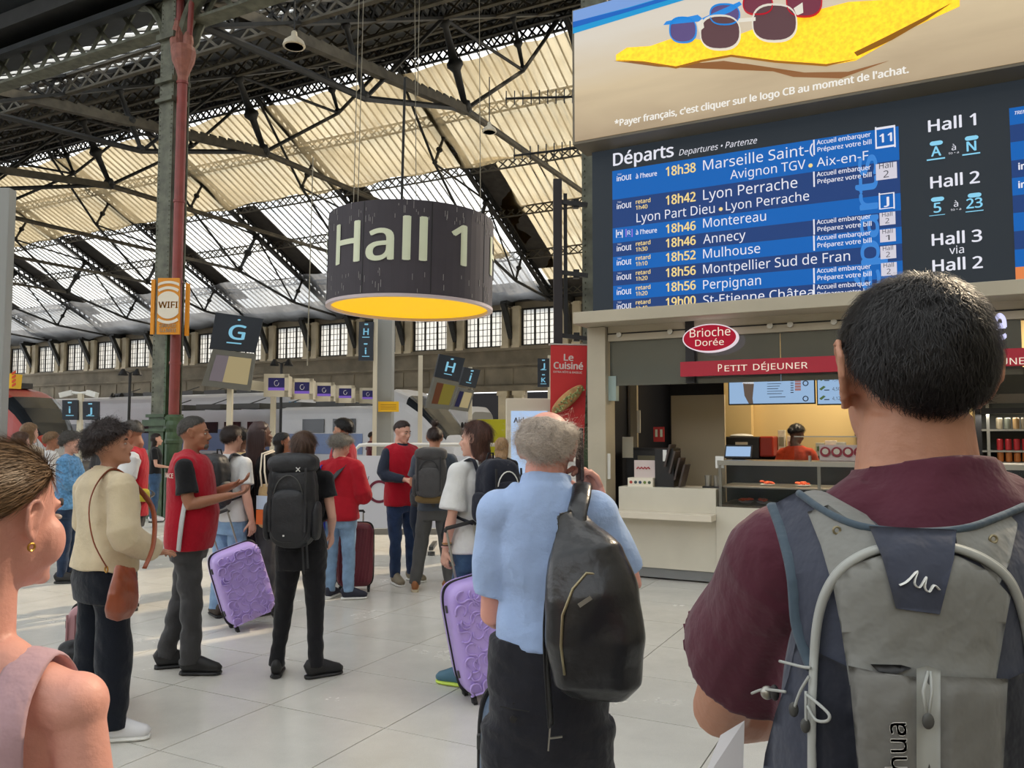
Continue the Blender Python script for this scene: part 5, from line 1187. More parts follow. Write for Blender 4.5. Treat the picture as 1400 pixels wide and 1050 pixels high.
def cap_geo(mb, c, R, s, th=.014, line=(-.62, -.08, .60), bald=None, wide=1., nu=44, nv=30, sd=0, rough=.0, part=None):
    rr = np.random.default_rng(sd); ph = rr.random(6)*6.28
    th_ = np.linspace(0, math.pi, nv+1); v = []
    for i, t in enumerate(th_):
        for j in range(nu):
            a = 2*math.pi*j/nu; d = np.array((math.sin(t)*math.cos(a), math.sin(t)*math.sin(a), math.cos(t)))
            y = d[1]; zt = line[1]+(line[0]-line[1])*(-y)**1.0 if y < 0 else line[1]+(line[2]-line[1])*y**.9
            m = min(1, max(0, (d[2]-zt)/.16+.3)); m = m*m*(3-2*m)
            if bald is not None and d[2] > bald[0] and y > bald[1]: m *= max(0, 1-(d[2]-bald[0])/.12)
            t_ = th+rough*(math.sin(9*d[0]+ph[0]+3*d[2])+math.sin(11*d[1]+ph[1])+math.sin(13*d[2]+ph[2]+2*d[0]))
            k = m*t_-(1-m)*.016
            base = np.array((.077*wide, .096, .090)); rad = 1/np.linalg.norm(d/base)
            v.append(c+R@((d*(rad+k)+np.array((0, -.012, .028)))*s))
    f = [(i*nu+j, i*nu+(j+1) % nu, (i+1)*nu+(j+1) % nu, (i+1)*nu+j) for i in range(nv) for j in range(nu)]
    f = [q for q in f]; mb.add(v, [tuple(reversed(q)) for q in f])
def strands(name, v, n, m, parent, N, L, w, flow, lift=.15, curl=0., seed=0, keep=None, jit=.25):
    r = np.random.default_rng(seed); idx = np.arange(len(v))
    if keep is not None: idx = idx[keep(v)]
    if len(idx) == 0: return
    i = r.choice(idx, N); p = v[i]+r.normal(size=(N, 3))*.002; nn = n[i]
    d = flow(p)+r.normal(size=(N, 3))*jit; d -= nn*np.sum(d*nn, 1)[:, None]; d /= np.linalg.norm(d, axis=1)[:, None]+1e-9
    x = np.cross(nn, d); L_ = L*(.55+.9*r.random(N))[:, None]; cv = (r.normal(size=(N, 1))*curl)
    P0 = p-nn*.002; P1 = p+d*L_*.4+nn*lift*L_*.7+x*cv*L_*.3; P2 = P1+d*L_*.35+x*cv*L_*.9; P3 = P2+d*L_*.3-nn*lift*L_*.4-x*cv*L_*.6*curl
    W = x*w/2; V_ = np.stack((P0-W, P0+W, P1-W, P1+W, P2-W*.8, P2+W*.8, P3), 1).reshape(-1, 3)
    b = np.arange(N)*7; F_ = []
    for q in ((0, 1, 3, 2), (2, 3, 5, 4)): F_ += list(map(tuple, np.stack([b+k for k in q], 1).tolist()))
    F_ += list(map(tuple, np.stack((b+4, b+5, b+6), 1).tolist()))
    mb = MB(); mb.add(V_, F_); return obj(name, mb, m, parent, smooth=True, kind='stuff')
TORSO = {'m': [(.88, .172, .122, 0), (.98, .168, .118, 0), (1.08, .158, .112, .003), (1.20, .165, .115, .006), (1.31, .182, .119, .004), (1.39, .182, .108, -.002), (1.44, .150, .090, -.008), (1.475, .095, .072, -.010), (1.50, .062, .058, -.008)],
         'f': [(.88, .176, .124, 0), (.98, .162, .112, 0), (1.08, .138, .098, .003), (1.18, .144, .104, .010), (1.28, .156, .116, .014), (1.37, .158, .098, 0), (1.425, .130, .082, -.006), (1.46, .080, .062, -.008), (1.49, .052, .050, -.006)]}
def torso_geo(mb, sex, s, grow=0., z0=.88, z1=1.5, broad=1., belly=0., lean=0., seg=28, neckgrow=0.):
    T_ = [(.74, .165 if sex == 'm' else .17, .105, 0)]+TORSO[sex]; zz = np.array([t[0] for t in T_]); P_ = []; R_ = []
    for z in sorted(set([z0]+[t[0] for t in T_ if z0 < t[0] < z1]+[z1])):
        rx, ry, yo = (np.interp(z, zz, [t[k] for t in T_]) for k in (1, 2, 3))
        bl = belly*math.exp(-((z-1.06)/.12)**2)
        P_.append(np.array((0, yo+bl*.4+lean*(z-.95), z))*s); R_.append((((rx*broad+grow+bl*.4)*s), (ry*(1+(broad-1)*.6)+grow+bl*.6)*s))
    mb.tube(P_, R_, seg, up=(0, -1, 0) if False else None, sup=2.25)
def person(label, px, Y, H=1.75, yaw=0., sex='m', sk='fair', head=(0, 0, 0), top=None, bottom=None, shoes=None, arms=None, feet=((-.10, 0, 0), (.10, 0, 0)), hair=None, vox=None, broad=1., belly=0., vest=None, face=True, lean=0., wide=1., x=None, hs=1., neck=1., z0=0., hz=0., es=1., bsm=2, chub=0.):
    s = H/1.75; vox = vox or (.0055 if Y < 1.5 else .0065 if Y < 3 else .0085 if Y < 8 else .011)
    if x is None: x = at(px, 593, Y)[0]
    P = thing('person', label, 'person', (x, Y, z0), -math.radians(yaw)); P['s'] = s
    sh = (.178 if sex == 'm' else .158)*broad
    hc = np.array((0, .018+lean*.68, 1.628))*s+np.array((0, 0, hz)); R = Rh(*head)
    A = {}
    arms = arms or {}
    for nm, sx in (('L', -1), ('R', 1)):
        a = dict(e=(sx*(sh+.05), -.035, 1.13), w=(sx*(sh+.055), .04, .885), d=(0, .12, -1), n=(-sx, .25, 0), curl=.35)
        a.update(arms.get(nm, {})); a['s'] = np.array((sx*sh, -.005+lean*.45, 1.405))*s; a['e'] = np.array(a['e'])*s; a['w'] = np.array(a['w'])*s; a['sx'] = sx; A[nm] = a
    # --- body, one surface
    mb = MB(); fm = MB(); torso_geo(mb, sex, s, -.014, .90, 1.49, broad, belly, lean)
    mb.tube([np.array((0, -.015+lean*.5, 1.40))*s, np.array((0, -.012+lean*.55, 1.47))*s, hc+R@np.array((0, -.018, -.105))*s, hc+R@np.array((0, -.015, -.04))*s], [.075*s*neck, .058*s*neck*(1 if sex == 'm' else .86), .055*s*neck*(1 if sex == 'm' else .84), .055*s], 16)
    for sx in (-1, 1): mb.tube([np.array((sx*.03, -.012+lean*.5, 1.475))*s, np.array((sx*.09*broad, -.012+lean*.47, 1.435))*s, np.array((sx*sh*.98, -.005+lean*.45, 1.400))*s], [.045*s, .045*s, .050*s], 14)
    head_geo(mb, hc, R, s*hs, wide, 1.04 if sex == 'm' else .93)
    if chub:
        for sx in (-1, 1): mb.ell(hc+R@(np.array((sx*.041, .052, -.038))*s*hs), np.array((.026+chub, .030+chub, .044))*s*hs, R)
    for sx in (-1, 1): ear(mb, hc, R, s*hs, sx, wide, es)
    for a in A.values():
        S_, E_, W_ = a['s'], a['e'], a['w']; k = s*(1 if sex == 'm' else .86)
        mb.ell(S_, (.052*s, .052*s, .052*s)); mb.tube([S_, lerp(S_, E_, .4), lerp(S_, E_, .85), E_, lerp(E_, W_, .25), lerp(E_, W_, .7), W_, W_+(np.array(a['d'])/np.linalg.norm(a['d']))*.02*s], [.050*k, .047*k, .040*k, .038*k, .042*k, .033*k, .026*k, .026*k], 14)
        hand(mb, fm, W_, a['d'], a['n'], -a['sx']*(-1), a['curl'], s*(1 if sex == 'm' else .92), a.get('spread', 0.), a.get('thumb', .7))
    if bottom and bottom.get('bare'):
        for sx, ft in zip((-1, 1), feet): mb.tube([np.array((sx*.085, 0, .8))*s, np.array((ft[0], ft[1]+.02, .46))*s, np.array((ft[0], ft[1]-.01, .1))*s], [.075*s, .055*s, .036*s], 12)
    body, bv, bn = soft('body', mb, vox, skin(sk), P, bsm, extra=fm)
    # --- face
    if face:
        mb = MB()
        for x_ in (-1, 1): mb.ell(hc+R@(np.array((x_*.031, .0785, -.001))*s*hs), np.array((.013, .009, .0075))*s, R, 10, 8)
        obj('eye', mb, mat('eye_white', srgb(186, 172, 164), .3), P, smooth=True) if False else None
        for x_ in (-1, 1):
            mb = MB(); mb.ell(hc+R@(np.array((x_*.031, .0800, -.001))*s*hs), np.array((.0118, .0085, .0054))*s, R, 10, 8); obj('eye', mb, mat('eye_white', srgb(186, 172, 164), .3), P, smooth=True)
            mb = MB(); mb.ell(hc+R@(np.array((x_*.031, .0850, -.001))*s*hs), np.array((.0060, .0045, .0054))*s, R, 8, 6); obj('iris', mb, mat('dark_iris', (.03, .02, .015), .2), P, smooth=True)
            mb = MB(); mb.tube([hc+R@(np.array(p)*s*hs) for p in ((x_*.014, .0935, .022), (x_*.032, .0895, .027), (x_*.047, .078, .020))], [.003*s, .0038*s, .002*s], 6); obj('eyebrow', mb, mat('brow_brown', (.04, .027, .02), .7), P, smooth=True)
        mb = MB(); mb.ell(hc+R@(np.array((0, .0935, -.061))*s*hs), np.array((.021, .0085, .0045))*s, R, 12, 6); mb.ell(hc+R@(np.array((0, .0915, -.070))*s*hs), np.array((.018, .0085, .0050))*s, R, 12, 6)
        obj('lips', mb, mat('lip_'+sk, tuple(c*.72 for c in SK[sk][:1])+tuple(c*.5 for c in SK[sk][1:]), .45), P, smooth=True)
    # --- clothes
    seed = int(px*7) % 97
    def upper(nm, o, grow):
        m = o['m']; mb = MB(); torso_geo(mb, sex, s, grow, o.get('hem', .90), o.get('neck', 1.487), broad, belly, lean)
        if o.get('flare'): mb.tube([np.array((0, lean*.1, z))*s for z in (o['hem'], o['hem']+.15, o['hem']+.3)], [((.18+o['flare'])*s, (.13+o['flare'])*s), ((.17+o['flare']*.6)*s, (.12+o['flare']*.6)*s), (.15*s, .11*s)], 24)
        sl = o.get('sleeve', 'short')
        for sx in (-1, 1): mb.tube([np.array((sx*.045, -.012+lean*.5, 1.455))*s, np.array((sx*.10*broad, -.012+lean*.47, 1.428))*s, np.array((sx*sh*.98, -.005+lean*.45, 1.398))*s], [(.045+grow)*s, (.047+grow)*s, (.052+grow)*s], 16)
        for a in A.values():
            S_, E_, W_ = a['s'], a['e'], a['w']; k = s*(1 if sex == 'm' else .88); g = (grow+o.get('loose', .004))*s
            if sl is None: mb.ell(S_+np.array((-a['sx']*.03*s, 0, -.005*s)), ((.052+grow)*s,)*3); continue
            mb.ell(S_, ((.055+grow)*s, (.055+grow)*s, (.052+grow)*s))
            if sl == 'short':
                t = o.get('slen', .62); mb.tube([S_, lerp(S_, E_, .3), lerp(S_, E_, t)], [.052*k+g, .053*k+g, .051*k+g*1.7], 18)
            elif sl == 'cap': mb.tube([S_, lerp(S_, E_, .18)], [.052*k+g, .046*k+g], 16)
            else: mb.tube([S_, lerp(S_, E_, .5), lerp(S_, E_, .9), lerp(E_, W_, .1), lerp(E_, W_, .6), lerp(E_, W_, .95)], [.052*k+g, .050*k+g, .046*k+g*1.2, .046*k+g*1.2, .040*k+g, .032*k+g], 18)
        if o.get('collar'):
            cr = o['collar']; mb.tube([np.array((0, -.008+lean*.54, 1.455))*s, np.array((0, .0+lean*.56, 1.505+cr))*s], [(.075*s*neck, .070*s*neck), (.064*s*neck*(1 if sex == 'm' else .9), .066*s*neck)], 20)
        return soft(nm, mb, vox, m, P, o.get('sm', 5), o.get('fold', .0035), o.get('fk', 24), seed, o.get('zm', .7))
    if top: upper(top.get('name', 'shirt'), top, top.get('grow', .010))
    if vest: upper(vest.get('name', 'vest'), dict(vest, sleeve=None), vest.get('grow', .024))
    if bottom and not bottom.get('bare'):
        mb = MB(); m = bottom['m']; w_ = bottom.get('w', 1.); z_top = bottom.get('top', 1.0)
        torso_geo(mb, sex, s, .004, .76, z_top, max(broad, .93), belly*.5, lean*.1)
        for sx, ft in zip((-1, 1), feet):
            hip = np.array((sx*.088, 0, .86))*s; an = np.array((ft[0], ft[1]-.015, .075))*s; kn = lerp(hip, an, .5)+np.array((0, ft[3] if len(ft) > 3 else .02, 0))*s
            kw = .86+.14*w_
            mb.tube([hip, lerp(hip, kn, .45), kn, lerp(kn, an, .45), lerp(kn, an, .85), an], [.090*s*kw, .084*s*kw, .066*s*w_, .062*s*w_, .055*s*w_*bottom.get('cuff', 1.), .057*s*w_*bottom.get('cuff', 1.)], 18)
        soft(bottom.get('name', 'trousers'), mb, vox*1.05, m, P, 3, bottom.get('fold', .004), 26, seed+5, 1.6)
    if shoes:
        for sx, ft in zip((-1, 1), feet):
            th = -math.radians(ft[2]); Rf = rotz(th); o_ = np.array((ft[0], ft[1], 0))*s; T_ = lambda p: o_+Rf@(np.array(p)*s)
            mb = MB(); mb.tube([T_(p) for p in ((0, -.078, .06), (0, -.055, .070), (0, 0, .078), (0, .06, .066), (.0, .12, .052), (0, .165, .044), (0, .190, .036))], [(.026*s, .040*s), (.038*s, .064*s), (.040*s, .068*s), (.043*s, .054*s), (.047*s, .042*s), (.041*s, .034*s), (.022*s, .020*s)], 14)
            so = obj('shoe', mb, shoes['m'], P, smooth=True)
            mb = MB(); mb.tube([T_(p) for p in ((0, -.082, .014), (0, -.06, .014), (0, 0, .014), (0, .06, .014), (0, .12, .014), (0, .17, .014), (0, .192, .014))], [(.026*s, .014*s), (.042*s, .017*s), (.041*s, .017*s), (.045*s, .017*s), (.050*s, .017*s), (.043*s, .015*s), (.022*s, .012*s)], 12)
            obj('sole', mb, shoes.get('sole', M_black), so)
            if shoes.get('lace'):
                mb = MB()
                for k in range(4): y_ = .03+.028*k; mb.tube([T_((-.024, y_, .112-.012*k)), T_((.0, y_+.005, .128-.012*k)), T_((.024, y_, .112-.012*k))], .0035*s, 5)
                obj('laces', mb, shoes['lace'], so)
    # --- hair
    if hair:
        hm = hair['m']; st = hair.get('st', 'short'); mb = MB(); vx = max(vox, .006)
        cap_geo(mb, hc, R, s*hs, hair.get('th', .012), hair.get('line', (-.66, -.04, .66)), hair.get('bald'), wide, sd=seed, rough=hair.get('rough', .001))
        HR = lambda p: hc+R@(np.array(p, float)*s)
        down = lambda p: np.tile(R@np.array((0, -.35, -1.)), (len(p), 1)) if st == 'short' else np.tile(np.array((0, -.05, -1.)), (len(p), 1))
        fl = hair.get('flow')
        if st in ('bob', 'long'):
            L = hair.get('len', .16); wd = hair.get('wd', .088)
            P_ = [HR((0, -.02, .03)), HR((0, -.035, -.05)), HR((0, -.045, -.10))]+[HR((0, -.05, -.10))*np.array((1, 1, 0))+np.array((0, -.012*s, hc[2]-(.10+(L-.04)*k)*s)) for k in (.4, .8, 1.)]
            mb.tube(P_, [(wd*s, .070*s), (wd*s, .064*s), (wd*.96*s, .056*s), (wd*.95*s, .050*s), (wd*.82*s, .042*s), (wd*.55*s, .026*s)], 20, up=None)
        if st == 'bun': mb.ell(HR(hair.get('bun', (0, -.05, .135))), (.036*s, .036*s, .034*s))
        if st == 'lowbun': mb.ell(HR((0, -.115, .0)), (.045*s, .035*s, .042*s))
        v, n, f = remesh(mb, vx, 2); q = MB(); q.add(v, f); ho = obj('hair', q, hm, P, smooth=True)
        cen = hc+R@np.array((0, -.012, .028))*s
        if fl is None:
            crown = hc+R@(np.array((0, -.045, .13))*s)
            fl = lambda p: (p-crown)/(np.linalg.norm(p-crown, axis=1)[:, None]+1e-6)*1.0+np.array((0, 0, -.7)) if st in ('short', 'bun') else (lambda q_: (q_-crown)*5+np.array((0, 0, -1.1)))(p)
        N = hair.get('N', 2500 if Y < 8 else 900); wd_ = hair.get('w', max(.0007, Y*.00045))
        inv = np.linalg.inv(R)
        def keep(vv):
            l = (vv-cen)@inv.T/(s*hs); rr_ = np.linalg.norm(l/np.array((.077*wide, .096, .090)), axis=1); return rr_ > 1.02
        strands('hair_strands', v, n, hm, ho, N, hair.get('L', .035)*s, wd_, fl, hair.get('lift', .12), hair.get('curl', .1), seed, keep, hair.get('jit', .25))
        if hair.get('beard'):
            mb = MB(); mb.ell(hc+R@(np.array((0, .045, -.088))*s), np.array((.047, .046, .036))*s, R); mb.ell(hc+R@(np.array((0, .02, -.065))*s), np.array((.063, .055, .034))*s, R); mb.ell(hc+R@(np.array((0, .094, -.051))*s), np.array((.024, .008, .005))*s, R)
            obj('beard', mb, hm, P, smooth=True)
    return P
def frame_of(P, name, label, cat, group=None):
    o = bpy.data.objects.new(name, None); C.objects.link(o); o.matrix_basis = P.matrix_basis.copy(); o['label'] = label; o['category'] = cat
    if group: o['group'] = group
    return o
# garments
def cloth(name, r, g, b, **k): k.pop('bump', 0); kw = dict(rough=.85, var=.06, vs=10, bump=.75, bs=15, sheen=.15, spec=.25); kw.update(k); return mat(name, srgb(r, g, b), **kw)
M_vest = cloth('red_vest_cloth', 168, 12, 36); M_denim = cloth('blue_denim', 58, 84, 116, var=.25); M_denim2 = cloth('pale_denim', 128, 158, 190, var=.2); M_denimd = cloth('dark_denim', 36, 52, 78, var=.2)
M_blk = cloth('black_cloth', 22, 22, 26); M_chr = cloth('charcoal_cloth', 66, 66, 68); M_wht = cloth('white_cotton', 214, 214, 214); M_navyc = cloth('navy_cloth', 40, 48, 64)
M_shoeb = mat('black_shoe', srgb(30, 30, 32), .55); M_shoew = mat('white_canvas_shoe', srgb(222, 222, 226), .6); M_shoet = mat('tan_shoe', srgb(150, 96, 56), .6); M_lace = mat('pale_laces', srgb(190, 190, 190), .7)
M_nyl = mat('black_nylon', srgb(30, 31, 36), .5, var=.2, vs=8, bump=.3, bs=30)
Hdark = hairmat('dark_brown', (44, 30, 26)); Hblack = hairmat('black', (24, 21, 21)); Hgrey = hairmat('grey', (130, 124, 116)); Hsalt = hairmat('salt_pepper', (84, 80, 76)); Hbrown = hairmat('brown', (86, 62, 48)); Hblond = hairmat('dark_blond', (128, 100, 72)); Hblond2 = hairmat('blond', (164, 132, 96)); Hwht = hairmat('silver', (190, 178, 166), .25)
# ---- backpack builder (in a wearer's frame)
def backpack(P, label, m, w_=.30, h=.46, d=.18, top=1.46, m2=None, lid=True, pocket=True, side=0., straps=True, tall=False, vox=.009, both=True, zipm=None, yb=-.115, sx_off=0.):
    s = P['s']; T = frame_of(P, 'backpack', label, 'backpack'); m2 = m2 or m
    y0 = yb-d/2; zc_ = top-h/2; A = lambda *p: np.array(p)*s
    mb = MB(); mb.ell(A(side, y0, zc_), A(w_/2, d/2, h/2), nu=28, nv=18, sup=3.6); soft('main_body', mb, vox, m, T, 4, .004, 22, 3)
    if lid: mb = MB(); mb.ell(A(side, y0-.005, top-.035), A(w_/2*1.04, d/2*1.08, .075), nu=24, nv=14, sup=3.); soft('top_lid', mb, vox, m2, T, 3, .003, 20, 4)
    if pocket: mb = MB(); mb.ell(A(side, y0-d*.42, zc_-h*.13), A(w_/2*.78, d*.24, h*.30), nu=24, nv=14, sup=3.4); soft('front_pocket', mb, vox, m2, T, 3, .003, 20, 5)
    for sx in (-1, 1):
        mb = MB(); mb.ell(A(side+sx*w_*.5, y0, zc_-h*.2), A(.03, d*.36, h*.22), nu=16, nv=12, sup=3); soft('side_pocket', mb, vox, m2, T, 2, .002, 20, 6)
        mb = MB(); mb.bar(A(side+sx*w_*.36, y0-d*.55, top-.06), A(side+sx*w_*.36, y0-d*.60, zc_-h*.30), .014, .006, up=(0, 1, 0)); obj('compression_strap', mb, M_nyl, T)
    mb = MB(); mb.tube([A(side+w_*.30*math.cos(a), y0-d*.53, zc_+h*.06+h*.26*math.sin(a)) for a in np.linspace(.1, math.pi-.1, 12)], .004*s, 6); obj('zip', mb, zipm or M_dgrey, T)
    mb = MB(); mb.tube([A(side-.03, yb-.02, top-.01), A(side-.02, yb-.03, top+.035), A(side+.02, yb-.03, top+.035), A(side+.03, yb-.02, top-.01)], .007*s, 6); obj('grab_loop', mb, M_nyl, T)
    if straps:
        for sx in ((-1, 1) if both else (1,)):
            pts = [A(side*.3+sx*.09, yb-.01, top-.10), A(sx*.105, yb+.02, top-.01), A(sx*.11, -.03, 1.478), A(sx*.115, .06, 1.43), A(sx*.13, .125, 1.33), A(sx*.155, .12, 1.22), A(sx*.17, .03, 1.13), A(sx*.14, yb-.02, 1.08)]
            pts = sp3(pts, 3); mb = MB(); mb.tube(pts, [(.030*s, .009*s)]*len(pts), 10); obj('shoulder_strap', mb, m2, T, smooth=True)
    return T
def sp3(pts, n=5):
    P_ = np.array(pts, float); out = []
    for i in range(len(P_)-1):
        a, b, c, d = P_[max(i-1, 0)], P_[i], P_[i+1], P_[min(i+2, len(P_)-1)]
        for k in range(n): t = k/n; out.append(.5*((2*b)+(-a+c)*t+(2*a-5*b+4*c-d)*t*t+(-a+3*b-3*c+d)*t**3))
    out.append(P_[-1]); return out
def local(P, x, y, z): return np.array((x, y, z))*P['s']
def wpt(P, x, y, z): return np.array(P.matrix_basis @ Vector(tuple(local(P, x, y, z))))
def chest_text(P, body, c, w_, h_, m, back=True, name='print', ang=0.):
    """flat print wrapped over a garment: c = (angle deg round the torso from the right hand side, z), curved by radius"""
    s = P['s']; v, f = text_mesh(body, .01); ww = v[:, 0].max(); rx, ry = .238*s, .160*s
    a = math.radians(c[0])+(v[:, 0]/ww-.5)*w_/.18; z = c[1]*s+(v[:, 1]/CAP)*h_*s
    mb = MB(); mb.add(np.stack((np.cos(a)*rx, np.sin(a)*ry, z), 1), f); return obj(name, mb, m, P)
# ---- suitcases
def suitcase(label, p, rz, w_, h, d, m, tilt=0., ribs=None, handle=.0, trim=M_black, relief=False, roll=0.):
    T = thing('suitcase', label, 'suitcase', p, rz); T.matrix_basis = T.matrix_basis @ Matrix.Rotation(tilt, 4, 'X') @ Matrix.Rotation(roll, 4, 'Y')
    z0 = .055
    mb = MB(); mb.ell((0, 0, z0+h/2), (w_/2, d/2, h/2), nu=36, nv=24, sup=5.5); soft('shell', mb, .009, m, T, 3)
    mb = MB(); q = [((w_/2+.001)*np.sign(math.cos(a))*abs(math.cos(a))**.3, 0, z0+h/2+(h/2+.001)*np.sign(math.sin(a))*abs(math.sin(a))**.3) for a in np.linspace(0, 2*math.pi, 41)[:-1]]
    mb.tube(q, [(.009, .004)]*40, 6, closed=True); obj('zip_band', mb, trim, T)
    for x in (-w_*.38, w_*.38):
        for y in (-d*.33, d*.33):
            mb = MB(); mb.cyl((x-.012, y, .03), (x+.012, y, .03), .028, 14); mb.bar((x, y, .03), (x, y, z0+.01), .03, .03); obj('wheel', mb, M_black, T)
    for zz in (h*.22, h*.8):
        mb = MB(); mb.box((-w_/2-.002, -d*.22, z0+zz), (.012, .02, .045)); obj('latch', mb, M_dgrey, T, bevel=.003)
    if ribs:
        for k in range(ribs):
            x = -w_*.42+w_*.84*k/(ribs-1); mb = MB(); mb.bar((x-.03 if relief == 'diag' else x, -d/2+.001, z0+h*.08), (x+.03 if relief == 'diag' else x, -d/2+.001, z0+h*.92), .012, .010, up=(0, 1, 0)); obj('rib', mb, m, T, bevel=.003)
    if relief is True:
        rr = np.random.default_rng(4); mb = MB(); yf = -d/2-.0005
        for i in range(5):
            for j in range(8):
                cx = -w_*.36+w_*.18*i+(.02 if j % 2 else 0); cz = z0+h*.09+h*.115*j; r = w_*.075; a0 = rr.random()*6.28
                pts = [(cx+r*math.cos(a), yf, cz+r*math.sin(a)) for a in np.linspace(a0, a0+4.2, 9)]
                b0 = a0+4.2; c2 = (cx+2*r*math.cos(b0), cz+2*r*math.sin(b0)); pts += [(c2[0]+r*math.cos(a), yf, c2[1]+r*math.sin(a)) for a in np.linspace(b0+math.pi, b0+math.pi-2.6, 6)[1:]]
                pts = [(min(max(q[0], -w_*.44), w_*.44), q[1], min(max(q[2], z0+h*.04), z0+h*.96)) for q in pts]
                mb.tube(pts, [(.010, .006)]*len(pts), 6)
        obj('swirl_relief', mb, m, T, smooth=True, kind='stuff')
    if handle:
        mb = MB()
        for x in (-w_*.2, w_*.2): mb.cyl((x, d*.38, z0+h-.02), (x, d*.38, z0+h+handle), .008, 8)
        obj('handle_rods', mb, M_metal, T) if False else None
        for x in (-w_*.2, w_*.2): q = MB(); q.cyl((x, d*.38, z0+h-.02), (x, d*.38, z0+h+handle), .008, 8); obj('handle_rod', q, M_metal, T)
        q = MB(); q.tube([(-w_*.23, d*.38, z0+h+handle-.01), (-w_*.2, d*.38, z0+h+handle+.012), (w_*.2, d*.38, z0+h+handle+.012), (w_*.23, d*.38, z0+h+handle-.01)], .013, 8); obj('grip', q, M_black, T)
    return T
# ================================================================== THE TRAVELLERS
# man in the burgundy T-shirt seen from behind
Hfg = hairmat('near_black', (30, 27, 27), .6)
man = person('broad man in burgundy T-shirt seen from behind with a grey backpack, watching the board', 1258, .93, 1.875, 0, 'm', 'olive', head=(3, 6, 0), hs=.90, wide=1.0, broad=.80, belly=.0, neck=1.16, face=True, hz=-.028, es=1.22,
   top=dict(m=cloth('burgundy_jersey', 84, 38, 52, bump=.15), hem=.86, slen=.56, fold=.005, fk=17, loose=.006, neck=1.492, collar=.004, sm=5, grow=.016), bottom=dict(m=M_denimd), shoes=dict(m=M_shoeb),
   arms={'L': dict(e=(-.168, .20, 1.185), w=(-.02, .33, 1.13), d=(.6, .5, -.1), n=(0, 0, -1), curl=.5)},
   hair=dict(m=Hfg, st='short', th=.006, line=(-.95, -.14, .58), N=22000, L=.016, w=.0007, lift=.22, curl=.25, jit=.35, rough=.0005), vox=.005)
# balding grey man with the phone
gm = person('balding grey-haired man in light blue shirt holding a phone to his ear', 748, 2.25, 1.775, 4, 'm', 'pink', head=(10, -4, 3), broad=.68, belly=.03, wide=1.0, hs=.90, hz=-.048,
   top=dict(m=cloth('light_blue_shirt', 160, 184, 224, bump=.12), hem=1.06, slen=.78, fold=.008, fk=20, loose=-.004, collar=.008, grow=.016), bottom=dict(m=cloth('black_suit_trousers', 34, 35, 42), w=1.35, top=1.08, fold=.004), shoes=dict(m=M_shoeb),
   arms={'R': dict(e=(.225, .06, 1.20), w=(.150, .085, 1.43), d=(-.38, -.12, .9), n=(-.8, -.5, 0), curl=.55), 'L': dict(e=(-.150, .03, 1.13), w=(-.11, .22, 1.08), d=(.6, .6, 0), n=(0, 0, -1))},
   hair=dict(m=Hwht, st='short', th=.009, line=(-.70, -.10, .40), bald=(.66, -.62), N=9000, L=.026, w=.0012, lift=.16, curl=.9, jit=.55, rough=.0015))
T = thing('phone', 'dark phone held against the ear of the balding man', 'phone', wpt(gm, .090, .045, 1.565)); mb = MB(); mb.box((0, 0, 0), (.010, .075, .15), np.array(Matrix.Rotation(-.15, 3, 'X')) @ rotz(.1)); obj('phone_body', mb, mat('phone_case', srgb(50, 42, 48), .3), T, bevel=.003)
mb = MB(); mb.box((-.0058, 0, 0), (.001, .068, .14), np.array(Matrix.Rotation(-.15, 3, 'X')) @ rotz(.1)); obj('phone_screen', mb, M_black, T)
# young woman at the left edge
yw = person('young woman with tied back hair and pale pink strap top at the left edge', -8, 1.20, 1.57, 4, 'f', 'pink', head=(16, 0, 0), chub=.004, vox=.005, bsm=7, broad=1.0, hz=.060, hs=1.03,
   top=dict(m=cloth('dusty_pink_top', 196, 160, 166), hem=.9, neck=1.36, sleeve='none', grow=.008) if False else None, bottom=dict(m=M_denim),
   hair=dict(m=hairmat('light_brown', (122, 96, 70), .4), st='lowbun', th=.009, line=(-.62, -.02, .52), N=9000, L=.05, w=.0009, lift=.02, curl=.06, jit=.08, rough=.0004, flow=lambda p: np.tile(np.array((0, -1., -.25)) @ Rh(16, 0).T, (len(p), 1))), arms={'R': dict(e=(.225, -.02, 1.12), w=(.2, .12, .9)), 'L': dict(e=(-.2, 0, 1.12), w=(-.2, .1, .9))})
M_pink = cloth('dusty_pink_top', 190, 156, 164)
mb = MB(); torso_geo(mb, 'f', yw['s'], .012, .9, 1.30, 1.02); soft('tank_top', mb, .007, M_pink, yw, 3, .003)
s_ = yw['s']
for sx in (-1, 1):
    mb = MB(); pts = [(sx*.10, -.085, 1.28), (sx*.105, -.100, 1.37), (sx*.100, -.075, 1.44), (sx*.095, -.010, 1.487), (sx*.095, .05, 1.455), (sx*.10, .10, 1.35), (sx*.09, .115, 1.28)]
    pts = sp3(pts, 4); mb.tube([np.array(p)*s_ for p in pts], [(.030*s_, .006*s_)]*len(pts), 10, up=None); obj('shoulder_strap', mb, M_pink, yw, smooth=True)
mb = MB(); mb.tube([np.array((.066*math.cos(a), -.012+.066*math.sin(a), 1.478-.012*math.sin(a)))*s_ for a in np.linspace(0, 2*math.pi, 30)[:-1]], .0012, 5, closed=True); obj('necklace', mb, mat('gold', srgb(196, 150, 70), .3, .9), yw)
hcw = np.array((0, .018, 1.628))*s_+np.array((0, 0, .06)); Rw = Rh(16, 0)
mb = MB(); mb.tube([hcw+Rw@(np.array((.082, -.004+.006*math.cos(a), -.040+.006*math.sin(a)))*s_) for a in np.linspace(0, 6.28, 14)[:-1]], .0016, 6, closed=True); obj('earring', mb, MATS['gold'], yw)
